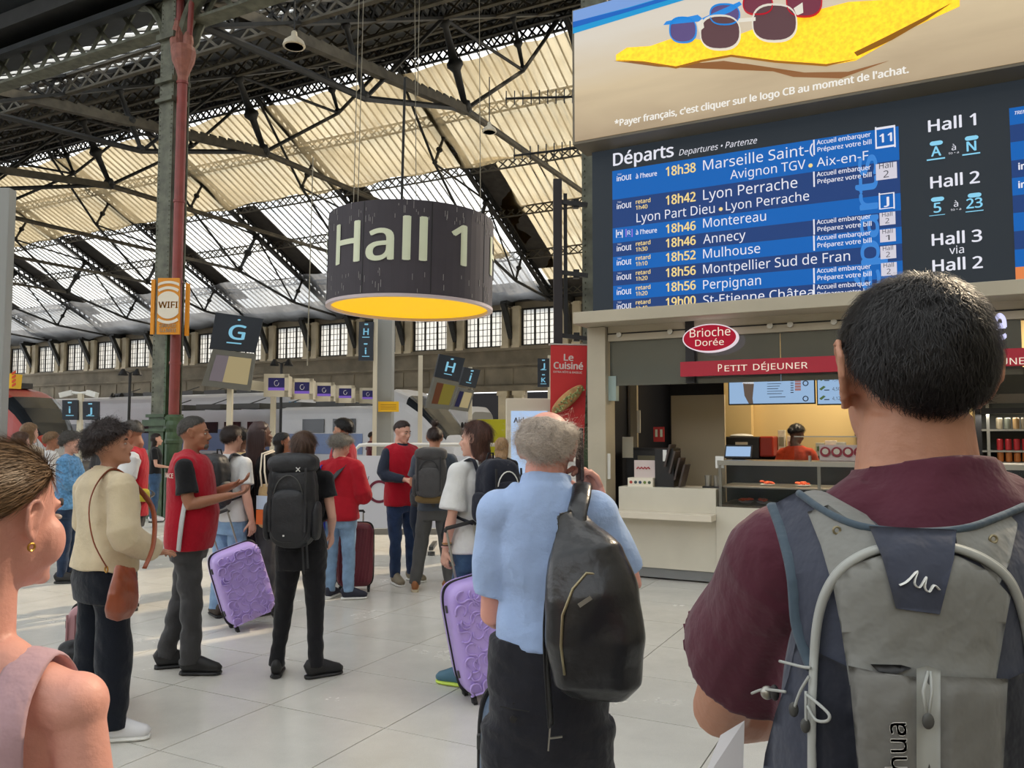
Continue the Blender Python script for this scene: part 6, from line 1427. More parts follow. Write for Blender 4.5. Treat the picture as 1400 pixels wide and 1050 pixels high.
# woman in the beige jacket
bw = person('woman with short dark hair in cream jacket and navy trousers, brown bag on her shoulder', 147, 4.5, 1.70, 38, 'f', 'olive', head=(30, 10, 0), broad=1.2, belly=.03,
   top=dict(m=cloth('cream_twill_jacket', 206, 190, 160, bump=.12), hem=.93, sleeve='long', fold=.006, fk=15, loose=.018, grow=.022, collar=.004, name='jacket'), bottom=dict(m=cloth('navy_trousers', 14, 20, 32), w=1.5, top=1.0), shoes=dict(m=M_shoew, sole=M_white, lace=M_lace),
   feet=((-.10, -.02, 0), (.13, .02, 40)), arms={'R': dict(e=(.27, -.02, 1.14), w=(.22, .19, 1.02), d=(-.3, .9, 0), n=(0, 0, -1)), 'L': dict(e=(-.24, .02, 1.14), w=(-.12, .22, 1.05), d=(.5, .6, .1), n=(0, 0, -1))},
   hair=dict(m=Hdark, st='short', th=.032, line=(-.60, -.06, .46), N=5000, L=.045, w=.002, lift=.35, curl=.5, jit=.6, rough=.004))
# staff man with grey hair gesturing
vm = person('stocky grey-haired staff man in red vest gesturing with both hands open', 262, 5.72, 1.775, 78, 'm', 'tan', head=(4, 0, 0), broad=1.08, belly=.05,
   top=dict(m=M_blk, hem=.92, slen=.72, fold=.004), vest=dict(m=M_vest, hem=.84, grow=.028, fold=.005, fk=14), bottom=dict(m=M_chr, w=1.12, cuff=1.05, fold=.006), shoes=dict(m=M_shoeb, lace=M_black),
   feet=((-.10, -.14, -8), (.10, .06, 10)), arms={'R': dict(e=(.235, .03, 1.15), w=(.12, .27, 1.20), d=(-.2, .95, .15), n=(-.2, -.1, 1), curl=.35, spread=.12), 'L': dict(e=(-.2, .05, 1.16), w=(-.05, .27, 1.26), d=(.2, .9, .35), n=(.1, -.2, 1), curl=.3, spread=.15)},
   hair=dict(m=Hsalt, st='short', th=.005, line=(-.60, .0, .68), N=6000, L=.014, w=.002, lift=.3, jit=.5))
mb = MB(); hv = np.array((0, .018, 1.628))*vm['s']; Rv = Rh(4, 0)
chest_text(vm, 'ASSISTANCE', (-66, 1.33), .24, .030, M_orL, name='back_print')
mb = MB(); mb.bar(np.array((.212, -.02, .845))*vm['s'], np.array((.218, .0, 1.17))*vm['s'], .012, .055, up=(1, 0, 0)) if False else mb.tube([np.array((.212+.019*math.sin(k*.52), -.03+.006*k, .85+.055*k))*vm['s'] for k in range(7)], [(.012, .030)]*7, 8); obj('reflective_stripe', mb, mat('reflective_grey', srgb(184, 186, 188), .4), vm)
mb = MB(); mb.ell(hv+Rv@np.array((0, .075, -.09)), np.array((.030, .026, .024)), Rv); mb.ell(hv+Rv@np.array((0, .094, -.050)), np.array((.024, .007, .005)), Rv); obj('goatee', mb, Hsalt, vm, smooth=True)
# woman with the trekking pack
tw = person('traveller in black trousers with brown bob carrying a tall black trekking backpack', 415, 5.62, 1.665, 2, 'f', 'fair', head=(5, 0, 0), top=dict(m=M_blk, hem=.9, slen=.5), bottom=dict(m=M_blk, w=.95), shoes=dict(m=M_shoeb, lace=M_black),
   feet=((-.16, -.02, -12), (.135, -.05, 55)), arms={'L': dict(e=(-.235, .02, 1.16), w=(-.2, .2, 1.1), d=(.2, .9, .1), n=(1, 0, 0)), 'R': dict(e=(.22, -.01, 1.14), w=(.17, .17, 1.0))},
   hair=dict(m=Hbrown, st='bob', len=.14, th=.012, N=4000, L=.06, w=.002, lift=.06, jit=.15, wd=.085), broad=1.05)
# traveller in white tee with a black daypack and pale jeans
wt = person('traveller in white T-shirt and pale jeans half hidden behind the gesturing staff man', 316, 7.35, 1.72, 25, 'm', 'fair', head=(0, 0, 0), top=dict(m=M_wht, hem=.88, slen=.7), bottom=dict(m=M_denim2, w=1.15), shoes=dict(m=mat('brown_sandal', srgb(60, 48, 40), .6), lace=mat('gold', srgb(196, 150, 70), .3)), feet=((-.1, -.02, -60), (.1, .05, 10)),
   hair=dict(m=Hdark, st='short'))
cb = person('person with short dark curls in sand-coloured patterned shirt between two travellers', 329, 8.8, 1.70, 5, 'm', 'brown', top=dict(m=cloth('sand_pattern_shirt', 190, 164, 118, var=.4, vs=14), hem=.88, slen=.8), bottom=dict(m=M_chr), shoes=dict(m=M_shoeb), hair=dict(m=Hblack, st='short', th=.02, L=.02, curl=1., lift=.5, jit=.8, rough=.003))
br = person('woman with long dark braids in sleeveless black dress, cream tote on her shoulder', 355, 7.5, 1.76, 25, 'f', 'brown', head=(20, 5, 0), top=dict(m=M_blk, hem=.86, sleeve='cap', slen=.1, fold=.005), bottom=dict(m=M_chr, w=1.7, fold=.007), shoes=dict(m=M_shoeb),
   hair=dict(m=hairmat('dark_braid', (52, 34, 34)), st='long', len=.42, th=.014, N=300, wd=.092), arms={'R': dict(e=(.24, -.03, 1.14), w=(.24, .04, .9))})
s_ = br['s']; rr = np.random.default_rng(9); hb_ = np.array((0, .018, 1.628))*s_
for k in range(34):
    a = -math.pi*(.02+.96*k/33); mb = MB(); R_ = Rh(20, 5); p0 = hb_+R_@(np.array((.03*math.cos(a), -.03+.03*math.sin(a), .128))*s_); p1 = hb_+R_@(np.array((.098*math.cos(a), -.012+.118*math.sin(a)*.95, .03))*s_); p2 = hb_+R_@(np.array((.104*math.cos(a), -.03+.105*math.sin(a), -.10))*s_); L_ = .30+.14*rr.random()
    p3 = p2+np.array((.0, -.012, -L_*.5)); p4 = p2+np.array((rr.normal()*.01, -.01, -L_)); mb.tube([p0, p1, p2, p3, p4], [.006, .0065, .007, .006, .004], 6); obj('braid', mb, MATS['hair_dark_braid'], br, smooth=True)
pw = person('dark-haired woman in profile looking right between the braids and the brown bob', 385, 9.2, 1.66, 72, 'f', 'tan', top=dict(m=cloth('cream_top', 206, 190, 166), hem=.9), bottom=dict(m=M_blk), shoes=dict(m=M_shoeb), hair=dict(m=Hblack, st='bob', len=.1, th=.014))
rj = person('grey-haired traveller in bright red jacket and pale jeans, strap across the back', 466, 8.2, 1.635, 12, 'f', 'fair', head=(35, -22, 0), broad=1.1, top=dict(m=cloth('scarlet_jacket', 168, 18, 36), hem=.84, sleeve='long', grow=.03, loose=.02, collar=.012, fold=.007, fk=13, name='jacket'), bottom=dict(m=M_denim2, w=1.1), shoes=dict(m=mat('navy_trainer', srgb(34, 38, 56), .6), sole=M_white, lace=mat('pink_lace', srgb(200, 90, 110), .6)),
   feet=((-.10, .0, 0), (.13, -.03, 65)), arms={'R': dict(e=(.26, .02, 1.1), w=(.18, .22, 1.06), d=(-.2, .9, 0), n=(-1, 0, 0)), 'L': dict(e=(-.24, .0, 1.12), w=(-.2, .12, .95))}, hair=dict(m=Hgrey, st='short', th=.02, N=4000, L=.05, curl=.7, lift=.3, jit=.5, w=.003, rough=.003))
bs = person('bearded young staff man in red vest over dark shirt, looking left', 470, 9.7, 1.82, -80, 'm', 'olive', top=dict(m=M_navyc, hem=.9, slen=.9), vest=dict(m=M_vest, hem=.86), bottom=dict(m=M_blk), shoes=dict(m=M_shoeb), hair=dict(m=Hblack, st='short', th=.02, N=3000, L=.03, lift=.4, jit=.5, beard=True, line=(-.6, -.06, .55)))
ns = person('slim staff man in red vest and navy long sleeves facing the bun-haired traveller', 549, 9.05, 1.795, 138, 'm', 'fair', head=(-12, -12, 0), top=dict(m=M_navyc, hem=.9, sleeve='long', collar=.01, fold=.004), vest=dict(m=M_vest, hem=.83, grow=.026, fold=.004), bottom=dict(m=cloth('mid_blue_jeans', 40, 58, 92, var=.25), w=1.02), shoes=dict(m=mat('khaki_shoe', srgb(130, 120, 100), .6), sole=M_white, lace=M_lace),
   feet=((-.16, .0, -10), (.10, .06, 12)), arms={'R': dict(e=(.25, .0, 1.16), w=(.10, .22, 1.12), d=(-.7, .6, 0), n=(0, -.5, -1), curl=.6), 'L': dict(e=(-.22, .02, 1.14), w=(-.08, .24, 1.1), d=(.5, .7, 0), n=(0, 0, -1))}, hair=dict(m=Hdark, st='short', th=.010, line=(-.60, -.04, .56), L=.02))
bnm = person('traveller with dark topknot in slate T-shirt and grey trousers', 594, 8.55, 1.72, 4, 'm', 'olive', head=(-5, -6, 0), broad=1.02, top=dict(m=cloth('slate_tee', 72, 80, 92), hem=.86, slen=.72), bottom=dict(m=cloth('grey_work_trousers', 78, 78, 78), w=1.15), shoes=dict(m=M_shoet, sole=mat('pale_sole', srgb(190, 176, 150), .6)), feet=((-.20, .0, -10), (.18, .0, 60)),
   hair=dict(m=Hdark, st='bun', bun=(0, -.035, .158), th=.008), arms={'L': dict(e=(-.24, .03, 1.14), w=(-.12, .22, 1.12), d=(.5, .7, 0), n=(0, 0, -1)), 'R': dict(e=(.26, .02, 1.16), w=(.17, .2, 1.12))})
ww = person('woman in white T-shirt and jeans with sunglasses on her hair, looking left', 652, 5.42, 1.735, -42, 'f', 'fair', head=(-32, -2, 0), broad=1.04, top=dict(m=M_wht, hem=.88, slen=.88, loose=.010, grow=.020, fold=.006, fk=14), bottom=dict(m=M_denim, w=1.15), shoes=dict(m=mat('blue_grey_runner', srgb(70, 110, 130), .5), sole=mat('neon_sole', srgb(206, 230, 90), .5), lace=M_lace),
   feet=((-.10, .03, -20), (.08, -.02, -30)), arms={'L': dict(e=(-.225, -.02, 1.13), w=(-.235, .04, .89), d=(0.05, .1, -1), n=(1, .1, 0), curl=.6), 'R': dict(e=(.22, .02, 1.14), w=(.16, .16, 1.))}, hair=dict(m=hairmat('auburn_brown', (84, 54, 44)), st='bob', len=.10, th=.012, N=3500, L=.06, w=.002, lift=.08, jit=.2, line=(-.6, -.04, .62)))
s_ = ww['s']; hw_ = np.array((0, .018, 1.628))*s_; R_ = Rh(-32, -2)
mb = MB()
for sx in (-1, 1): mb.ell(hw_+R_@(np.array((sx*.033, .078, .098))*s_), (.026, .006, .02), R_)
mb.tube([hw_+R_@(np.array(p)*s_) for p in ((-.083, -.01, .06), (-.07, .06, .095), (0, .085, .10), (.07, .06, .095), (.083, -.01, .06))], .003, 6); obj('sunglasses', mb, M_black, ww, smooth=True)
mb = MB()
for k in range(5): a = k*1.257; mb.ell(hw_+R_@(np.array((.092, -.06+.018*math.cos(a), .0+.018*math.sin(a)))*s_), (.007, .014, .012), R_@np.array(Matrix.Rotation(a, 3, 'X')))
obj('flower_clip', mb, mat('pink_flower', srgb(220, 80, 170), .6), ww, kind='stuff')
for k in range(3): mb = MB(); c_ = np.array((-.234, .03-.004*k, .925+.012*k))*s_; mb.tube([c_+np.array((.031*math.cos(a), .031*math.sin(a), 0))*s_ for a in np.linspace(0, 6.28, 14)[:-1]], .003, 5, closed=True); obj('bracelet', mb, [mat('pink_beads', srgb(220, 170, 170), .5), M_black, MATS['gold']][k], ww)
mb = MB(); mb.ell(np.array((-.205, .0, 1.21))*s_, (.008, .025, .03)); obj('pink_print', mb, mat('faint_pink_print', srgb(222, 110, 150), .6), ww)
person('blonde traveller in dark top almost hidden behind the woman in white', 686, 9.6, 1.60, 10, 'f', 'fair', top=dict(m=M_blk, hem=.9), bottom=dict(m=M_blk), shoes=dict(m=M_shoeb), hair=dict(m=Hblond2, st='bob', len=.1, th=.014))
yp = person('staff man in red vest over white sleeves with a yellow pouch, looking down left', 183, 7.7, 1.775, -112, 'm', 'tan', head=(8, -22, 0), top=dict(m=M_wht, hem=.9, slen=.8, loose=.02), vest=dict(m=M_vest, hem=.86), bottom=dict(m=M_blk), shoes=dict(m=M_shoew), hair=dict(m=Hsalt, st='short', th=.010, L=.02), arms={'L': dict(e=(-.24, .06, 1.2), w=(-.1, .25, 1.25), d=(.3, .6, .3), n=(1, 0, 0))})
T = frame_of(yp, 'waist_pouch', 'yellow pouch worn at the waist over the red vest', 'pouch'); mb = MB(); mb.ell(local(yp, -.16, -.10, 1.06), (.10, .06, .06), sup=3); obj('pouch', mb, mat('pouch_yellow', srgb(196, 180, 50), .6), T, smooth=True); mb = MB(); mb.tube([local(yp, .235*math.cos(a), .185*math.sin(a), 1.06+.04*math.cos(a)) for a in np.linspace(0, 6.28, 24)[:-1]], [(.016, .004)]*23, 6, closed=True); obj('pouch_belt', mb, M_nyl, T)
lh = person('young woman with long wavy brown hair in black tee and jeans beside the column base', 213, 15.2, 1.655, 70, 'f', 'fair', top=dict(m=M_blk, hem=.95), bottom=dict(m=M_denim, w=1.1), shoes=dict(m=M_shoew), hair=dict(m=Hdark, st='long', len=.3, th=.014), arms={'R': dict(e=(.2, .03, 1.12), w=(.1, .25, 1.08), d=(-.3, .9, 0), n=(0, 0, 1))}, vox=.012)
bc = person('curly grey-haired person in blue checked shirt with arms folded, left crowd', 96, 9.1, 1.655, 80, 'f', 'fair', head=(0, -5, 0), broad=1.15, top=dict(m=cloth('blue_check_shirt', 92, 142, 186, var=.35, vs=40), hem=.86, sleeve='long', grow=.02), bottom=dict(m=M_denimd), shoes=dict(m=M_shoeb), hair=dict(m=Hsalt, st='short', th=.026, L=.03, curl=1., lift=.5, jit=.8, rough=.004, N=2500), arms={'R': dict(e=(.22, .05, 1.14), w=(.02, .2, 1.2), d=(-1, .1, .1), n=(0, -1, 0)), 'L': dict(e=(-.2, .05, 1.14), w=(.02, .22, 1.22))})
person('person with short fair hair behind the blue checked shirt, left crowd', 70, 11., 1.67, 60, 'm', 'tan', top=dict(m=M_wht), bottom=dict(m=M_denim), shoes=dict(m=M_shoeb), hair=dict(m=Hblond, st='short', th=.018))
person('tall woman with long blond hair rising above the foreground head at far left', 39, 9.8, 1.78, 15, 'f', 'fair', top=dict(m=cloth('sand_top', 186, 170, 150)), bottom=dict(m=M_denim), shoes=dict(m=M_shoeb), hair=dict(m=Hblond, st='long', len=.28, th=.014))
person('brown-haired person just in front of the tall blond woman at far left', 28, 9.0, 1.67, 10, 'f', 'fair', top=dict(m=M_chr), bottom=dict(m=M_denim), shoes=dict(m=M_shoeb), hair=dict(m=Hbrown, st='bob', len=.1, th=.014))
person('brown-haired person whose crown shows behind the cream-jacketed woman', 153, 10., 1.71, 5, 'm', 'fair', top=dict(m=M_chr), bottom=dict(m=M_denim), shoes=dict(m=M_shoeb), hair=dict(m=Hbrown, st='short', th=.016))
person('tiny distant passer-by in dark red shirt left of the grey post', 508, 22., 1.70, 60, 'm', 'tan', vox=.014, top=dict(m=cloth('maroon_shirt', 84, 24, 34)), bottom=dict(m=M_blk), shoes=dict(m=M_shoeb), hair=dict(m=Hdark, st='short', N=300), face=False)
# kiosk worker
pk = Kd(1.55).W(*Kd(1.55).P(1094, 640)); wk = person('kiosk worker in orange shirt and black head wrap leaning over the display', 1094, pk[1], 1.76, 30, 'f', 'brown', head=(30, -25, 0), x=pk[0]-.05, lean=.10, top=dict(m=cloth('orange_shirt', 206, 70, 34), hem=.9, slen=.6, loose=.02), bottom=dict(m=M_blk), shoes=dict(m=M_shoeb),
   arms={'L': dict(e=(-.24, .10, 1.12), w=(-.16, .26, 1.0), d=(.1, .7, -.4), n=(0, 0, -1)), 'R': dict(e=(.22, .15, 1.12), w=(.12, .32, 1.02), d=(0, .8, -.3), n=(0, 0, -1))}, hair=dict(m=Hblack, st='lowbun', th=.022, N=300))
# ================================================================== WHAT THEY CARRY
backpack(tw, 'tall black trekking backpack with lid and hanging straps on the woman in black', M_nyl, .34, .62, .22, 1.56, lid=True)
T_ = [o for o in bpy.data.objects if o.get('label', '').startswith('tall black trekking')][0]
for k, (x, z0, z1) in enumerate(((-.10, 1.0, .78), (.08, 1.0, .76), (.11, 1.0, .80))): mb = MB(); mb.bar(local(tw, x, -.26, z0), local(tw, x+.01, -.25, z1), .012, .004, up=(0, 1, 0)); obj('hanging_strap', mb, M_nyl, T_)
mb = MB()
for sx in (-1, 1):
    for q in (((-.014*sx, .0), (.014*sx, .028)), ((-.014*sx, .028), (.0, .016))): mb.bar(local(tw, .07+q[0][0], -.352, 1.475+q[0][1]), local(tw, .07+q[1][0], -.352, 1.475+q[1][1]), .005, .003, up=(0, 1, 0))
obj('white_logo', mb, M_white, T_)
mb = MB(); mb.box(local(tw, -.02, -.362, 1.07), (.012, .004, .07)); obj('white_tag', mb, M_white, T_)
backpack(wt, 'rounded black daypack on the traveller in white beside the staff man', M_nyl, .34, .50, .22, 1.50, lid=False)
b_ = backpack(bnm, 'grey hiking backpack with khaki base on the topknot traveller', cloth('grey_pack_cloth', 74, 73, 74), .33, .52, .20, 1.50, zipm=M_nyl)
mb = MB(); mb.ell(local(bnm, 0, -.20, 1.0), (.165, .10, .05), nu=24, nv=12, sup=3); obj('khaki_base', mb, cloth('khaki_cloth', 112, 92, 58), b_, smooth=True)
b_ = backpack(ww, 'navy daypack with a curved white zip on the woman in white', cloth('navy_pack_cloth', 30, 33, 46), .30, .44, .20, 1.50, lid=False, zipm=M_white)
# black wide bag hanging from the topknot traveller's right side and dark jacket over arm
def blob(name, label, cat, P, parts, m, strap=None, strapm=None):
    T = frame_of(P, name, label, cat); mb = MB()
    for c, r in parts: mb.ell(local(P, *c), r, nu=20, nv=14, sup=2.6)
    soft('body', mb, .011, m, T, 3, .005, 22, 8)
    if strap: mb = MB(); mb.tube([local(P, *p) for p in strap], [(.014, .004)]*len(strap), 8); obj('strap', mb, strapm or M_nyl, T, smooth=True)
    return T
blob('black_bag', 'soft black bag dangling beside the grey trousers of the topknot traveller', 'bag', bnm, [((.19, -.02, .66), (.12, .08, .17)), ((.18, -.02, .56), (.07, .05, .12))], M_nyl, [(.19, .0, .80), (.19, .08, 1.0), (.17, .18, 1.12)])
blob('folded_jacket', 'dark jacket draped over the arm between the two talking men', 'jacket', bnm, [((-.19, .16, 1.0), (.10, .06, .14)), ((-.20, .16, .80), (.09, .06, .20)), ((-.18, .16, .62), (.08, .05, .12))], M_navyc)
blob('shoulder_bag', 'small dark bag held between the two talking men', 'bag', bnm, [((-.17, .04, .98), (.10, .06, .09))], M_chr)
# brown leather bag of the cream jacket woman
T = frame_of(bw, 'leather_bag', 'slouchy brown leather shoulder bag hanging over the cream jacket hem', 'handbag'); M_lea = mat('brown_leather', srgb(136, 66, 38), .35, var=.2, vs=7, bump=.3, bs=18)
mb = MB(); mb.tube([local(bw, *p) for p in ((.34, -.08, .72), (.35, -.07, .77), (.35, -.06, .85), (.34, -.05, .93), (.33, -.04, .985))], [(.09, .05), (.135, .065), (.15, .06), (.135, .045), (.115, .03)], 24, up=(0, 0, 1) if False else None, sup=2.6); soft('bag_body', mb, .009, M_lea, T, 3, .006, 16, 2)
for pts, m_ in (([(.235, -.09, .97), (.205, -.155, 1.12), (.165, -.165, 1.30), (.135, -.11, 1.43), (.12, -.02, 1.50), (.13, .08, 1.43)], M_lea), ([(.40, .03, .97), (.36, .10, 1.1), (.22, .16, 1.28), (.13, .08, 1.43)], M_lea)):
    pts = sp3(pts); mb = MB(); mb.tube([local(bw, *p) for p in pts], [(.015, .004)]*len(pts), 8); obj('bag_strap', mb, m_, T, smooth=True)
mb = MB(); c_ = local(bw, .235, -.095, .965); mb.tube([c_+np.array((.016*math.cos(a), 0, .016*math.sin(a))) for a in np.linspace(0, 6.28, 12)[:-1]], .004, 6, closed=True); obj('ring', mb, MATS['gold'], T)
# tote of the braided woman, blue bag
def flatbag(P, label, c, w_, h, th, m, handle, hm, prints=(), rz=0.):
    T = frame_of(P, 'tote_bag', label, 'tote bag'); R_ = rotz(rz); c = np.array(c)
    mb = MB(); mb.ell(local(P, *c), (w_/2, th/2, h/2), R_, 24, 16, sup=5); soft('bag_body', mb, .010, m, T, 2, .004, 16, 1)
    for (x, z, a, b, pm_) in prints:
        for sg in (-1,): mb = MB(); mb.box(local(P, *c)+R_@np.array((x, sg*(th/2+.003), z)), (a, .004, b), R_); obj('print_patch', mb, pm_, T)
    for pts in handle: mb = MB(); mb.tube([local(P, *p) for p in pts], [(.008, .006)]*len(pts), 8); obj('handle', mb, hm, T, smooth=True)
    return T
M_rope = mat('cream_rope', srgb(222, 212, 196), .8)
flatbag(br, 'cream tote bag with rope handles and orange print on the braided woman', (.26, -.14, 1.0), .26, .40, .07, cloth('straw_canvas', 190, 162, 118), [[(.20, -.18, 1.17), (.17, -.17, 1.3), (.15, -.13, 1.46), (.16, .0, 1.49)], [(.26, -.18, 1.17), (.22, -.17, 1.3), (.18, -.13, 1.45), (.18, .0, 1.48)]], M_rope, [(.0, .03, .24, .12, mat('tote_sky', srgb(190, 206, 226), .6)), (.0, -.10, .24, .13, mat('tote_orange', srgb(220, 104, 44), .6))])
flatbag(rj, 'royal blue carrier bag with white print beside the trekking backpack', (-.24, -.12, .96), .24, .62, .08, mat('royal_blue_bag', srgb(24, 42, 158), .45, var=.2, vs=6), [[(-.20, -.12, 1.24), (-.18, -.10, 1.42), (-.16, .0, 1.45)]], mat('royal_blue_bag', srgb(24, 42, 158), .45), [(-.04, -.12, .02, .05, M_white), (-.04, -.19, .02, .035, M_white), (-.04, -.25, .02, .03, M_white)], rz=.2)
T = frame_of(rj, 'sling_strap', 'black cross-body strap over the back of the scarlet jacket', 'strap'); mb = MB(); mb.tube([local(rj, *p) for p in ((.12, .05, 1.47), (.10, -.06, 1.47), (.03, -.15, 1.34), (-.08, -.165, 1.22), (-.2, -.12, 1.1))], [(.03, .006)]*5, 8); obj('strap', mb, M_nyl, T, smooth=True)
# suitcases
M_lilac = mat('lilac_polycarbonate', srgb(182, 158, 226), .38, 0, coat=.3)
p = flo(342, 858); suitcase('lilac suitcase with swirl relief leaning beside the gesturing staff man', (p[0]+.02, p[1]+.02, 0.03), .62, .42, .64, .27, M_lilac, tilt=0.0, relief=True, roll=-.30, handle=.28)
p = flo(672, 950); suitcase('lilac suitcase with swirl relief pulled by the woman in white', (p[0]+.03, p[1]-.02, 0.02), .38, .46, .70, .28, M_lilac, tilt=0., relief=True, roll=-.20, handle=.30)
p = flo(485, 808); suitcase('maroon ribbed suitcase standing beside the scarlet jacket', (p[0], p[1], 0), .15, .38, .66, .26, mat('maroon_shell', srgb(112, 42, 56), .4), ribs=11, relief='diag', handle=.1)
p = at(733, 593, 2.62); suitcase('steel blue hard suitcase standing close behind the balding man', (p[0], 2.62, 0), .0, .36, .80, .25, mat('steel_blue_shell', srgb(72, 92, 116), .45), handle=0)
T_ = [o for o in bpy.data.objects if o.get('label', '').startswith('steel blue')][0]; mb = MB(); mb.tube([(-.10, -.128, .35), (-.10, -.128, .74), (-.06, -.128, .80), (.08, -.128, .80), (.11, -.128, .74), (.11, -.128, .35)], .006, 6); obj('moulded_line', mb, MATS['steel_blue_shell'], T_, smooth=True)
p = at(140, 593, 5.0); suitcase('dusty pink suitcase seen between the navy trouser legs', (p[0], 5.0, 0), .1, .30, .56, .22, mat('dusty_pink_shell', srgb(172, 128, 134), .5), ribs=7, handle=.05)
p = at(100, 870, 4.75); T = thing('black_holdall', 'black quilted bag behind the navy trousers at left', 'bag', (p[0], 4.75, 0)); mb = MB(); mb.ell((0, 0, .36), (.09, .07, .10), sup=2.4); mb.ell((0.02, 0, .16), (.08, .07, .17), sup=3); soft('bag_body', mb, .01, M_nyl, T, 2, .008, 40, 3)
# black leather backpack of the balding man, on one shoulder
s_ = gm['s']; T = frame_of(gm, 'leather_backpack', 'black leather backpack with brass zips slung on the balding man\'s right shoulder', 'backpack')
M_bl = mat('black_leather', srgb(26, 27, 31), .30, var=.25, vs=5, bump=.35, bs=14, spec=.6)
LB = lambda x, y, z: local(gm, .115+(x-.15)*.80, y+.01, z+.135 if z < 1.3 else z+.01)
mb = MB(); mb.tube([LB(*p) for p in ((.165, -.235, .865), (.165, -.245, .90), (.16, -.25, 1.0), (.15, -.245, 1.10), (.125, -.225, 1.20), (.10, -.20, 1.27), (.09, -.19, 1.30))], [(.075, .05), (.110, .075), (.125, .085), (.12, .08), (.095, .066), (.06, .045), (.03, .025)], 28, sup=2.6); soft('bag_body', mb, .007, M_bl, T, 4, .005, 14, 2)
def on_bag(pts, r, m, nm): mb = MB(); mb.tube([LB(*p) for p in pts], r, 8); return obj(nm, mb, m, T, smooth=True)
M_brass = mat('brass_zip', srgb(150, 140, 112), .35, .8)
on_bag([(.065, -.310, .93), (.055, -.322, 1.0), (.06, -.325, 1.07), (.09, -.318, 1.13), (.13, -.308, 1.165), (.18, -.300, 1.16), (.22, -.292, 1.12)], .0035, M_brass, 'zip')
on_bag([(.02, -.27, 1.02), (.022, -.275, 1.09), (.045, -.27, 1.16), (.085, -.255, 1.22), (.12, -.245, 1.235)], .003, M_brass, 'zip')
mb = MB(); mb.box(LB(.125, -.338, 1.105), (.035, .004, .010), rotz(0)@np.array(Matrix.Rotation(-.6, 3, 'Y'))); obj('name_plate', mb, M_metal, T)
mb = MB(); mb.tube([*sp3([local(gm, .075, -.20, 1.38), local(gm, .08, -.165, 1.43), local(gm, .09, -.12, 1.465), local(gm, .095, -.05, 1.49), local(gm, .10, .04, 1.46), local(gm, .11, .12, 1.38), local(gm, .12, .14, 1.25)], 3)], [(.026, .010)]*19, 12); obj('shoulder_strap', mb, M_bl, T, smooth=True)
mb = MB(); mb.tube([*sp3([local(gm, .07, -.2, 1.38), local(gm, .02, -.185, 1.30), local(gm, .0, -.165, 1.15), local(gm, .005, -.165, 1.0), local(gm, .012, -.16, .90)], 3)], [(.022, .005)]*13, 8); obj('loose_strap', mb, M_bl, T, smooth=True)
mb = MB(); mb.bar(local(gm, .005, -.165, .84), local(gm, .010, -.165, .90), .006, .004); mb.bar(local(gm, .006, -.165, .87), local(gm, .04, -.165, .875), .005, .004); mb.bar(local(gm, .01, -.16, .90), local(gm, .012, -.16, .91), .018, .005); obj('hook', mb, M_metal, T)
mb = MB(); mb.bar(local(gm, -.085, -.10, .93), local(gm, -.085, -.10, .935), .005, .005); mb.cyl(local(gm, -.085, -.118, .90), local(gm, -.085, -.128, .90), .009, 12); obj('pocket_button', mb, M_black, gm)
mb = MB(); mb.tube([local(gm, -.12, -.105, .925), local(gm, -.085, -.118, .923), local(gm, -.045, -.125, .921)], .0022, 5); obj('pocket_seam', mb, M_black, gm)
# ================================================================== GREY BACKPACK OF THE MAN IN BURGUNDY
T = frame_of(man, 'backpack', 'grey and slate hiking daypack with arched pale zip on the burgundy T-shirt', 'backpack')
M_pg = cloth('pack_grey_panel', 128, 128, 124, bump=.1); M_ps = cloth('pack_slate', 62, 66, 80, bump=.12); M_pk = cloth('pack_black_side', 20, 23, 34); M_pe = cloth('pack_teal_edge', 72, 86, 98); M_pz = mat('pale_zip_tape', srgb(168, 170, 166), .55)
M_pg2 = cloth('pack_pocket_grey', 112, 111, 107, bump=.15)
def Yf(px, py): return .655+.16*(abs(px-1266)/250)**2.6+.045*max(0, (800-py)/100)**1.6-.012*max(0, min(1, (py-900)/60))
def patch(pts, nm, m, off=0., th=.006, step=14, world=True, bulge=0.):
    bm_ = bmesh.new(); vs_ = [bm_.verts.new((x, y, 0)) for x, y in pts]; bm_.faces.new(vs_)
    xs = [p[0] for p in pts]; ys_ = [p[1] for p in pts]
    for x in np.arange(min(xs)+step, max(xs), step): bmesh.ops.bisect_plane(bm_, geom=bm_.verts[:]+bm_.edges[:]+bm_.faces[:], plane_co=(x, 0, 0), plane_no=(1, 0, 0))
    for y in np.arange(min(ys_)+step, max(ys_), step): bmesh.ops.bisect_plane(bm_, geom=bm_.verts[:]+bm_.edges[:]+bm_.faces[:], plane_co=(0, y, 0), plane_no=(0, 1, 0))
    bm_.verts.index_update(); n = len(bm_.verts)
    bnd = {q.index for e in bm_.edges if e.is_boundary for q in e.verts}
    top = []; bot = []
    for q in bm_.verts:
        e = 0 if q.index in bnd else bulge; Y = Yf(q.co.x, q.co.y)-off-e+.0016*math.sin(q.co.x*.11+q.co.y*.05)*math.sin(q.co.y*.07); r = ray(q.co.x, q.co.y); top.append(np.array((0, 0, CZ))+r*Y); bot.append(np.array((0, 0, CZ))+r*(Y+th))
    f = [tuple(q.index for q in fc.verts) for fc in bm_.faces]; F_ = list(f)+[tuple(n+i for i in reversed(q)) for q in f]
    for e in bm_.edges:
        if e.is_boundary: a, b = (q.index for q in e.verts); F_.append((a, b, n+b, n+a))
    bm_.free(); mb = MB(); mb.add(top+bot, F_); return obj(nm, mb, m, T, world=True, smooth=True)
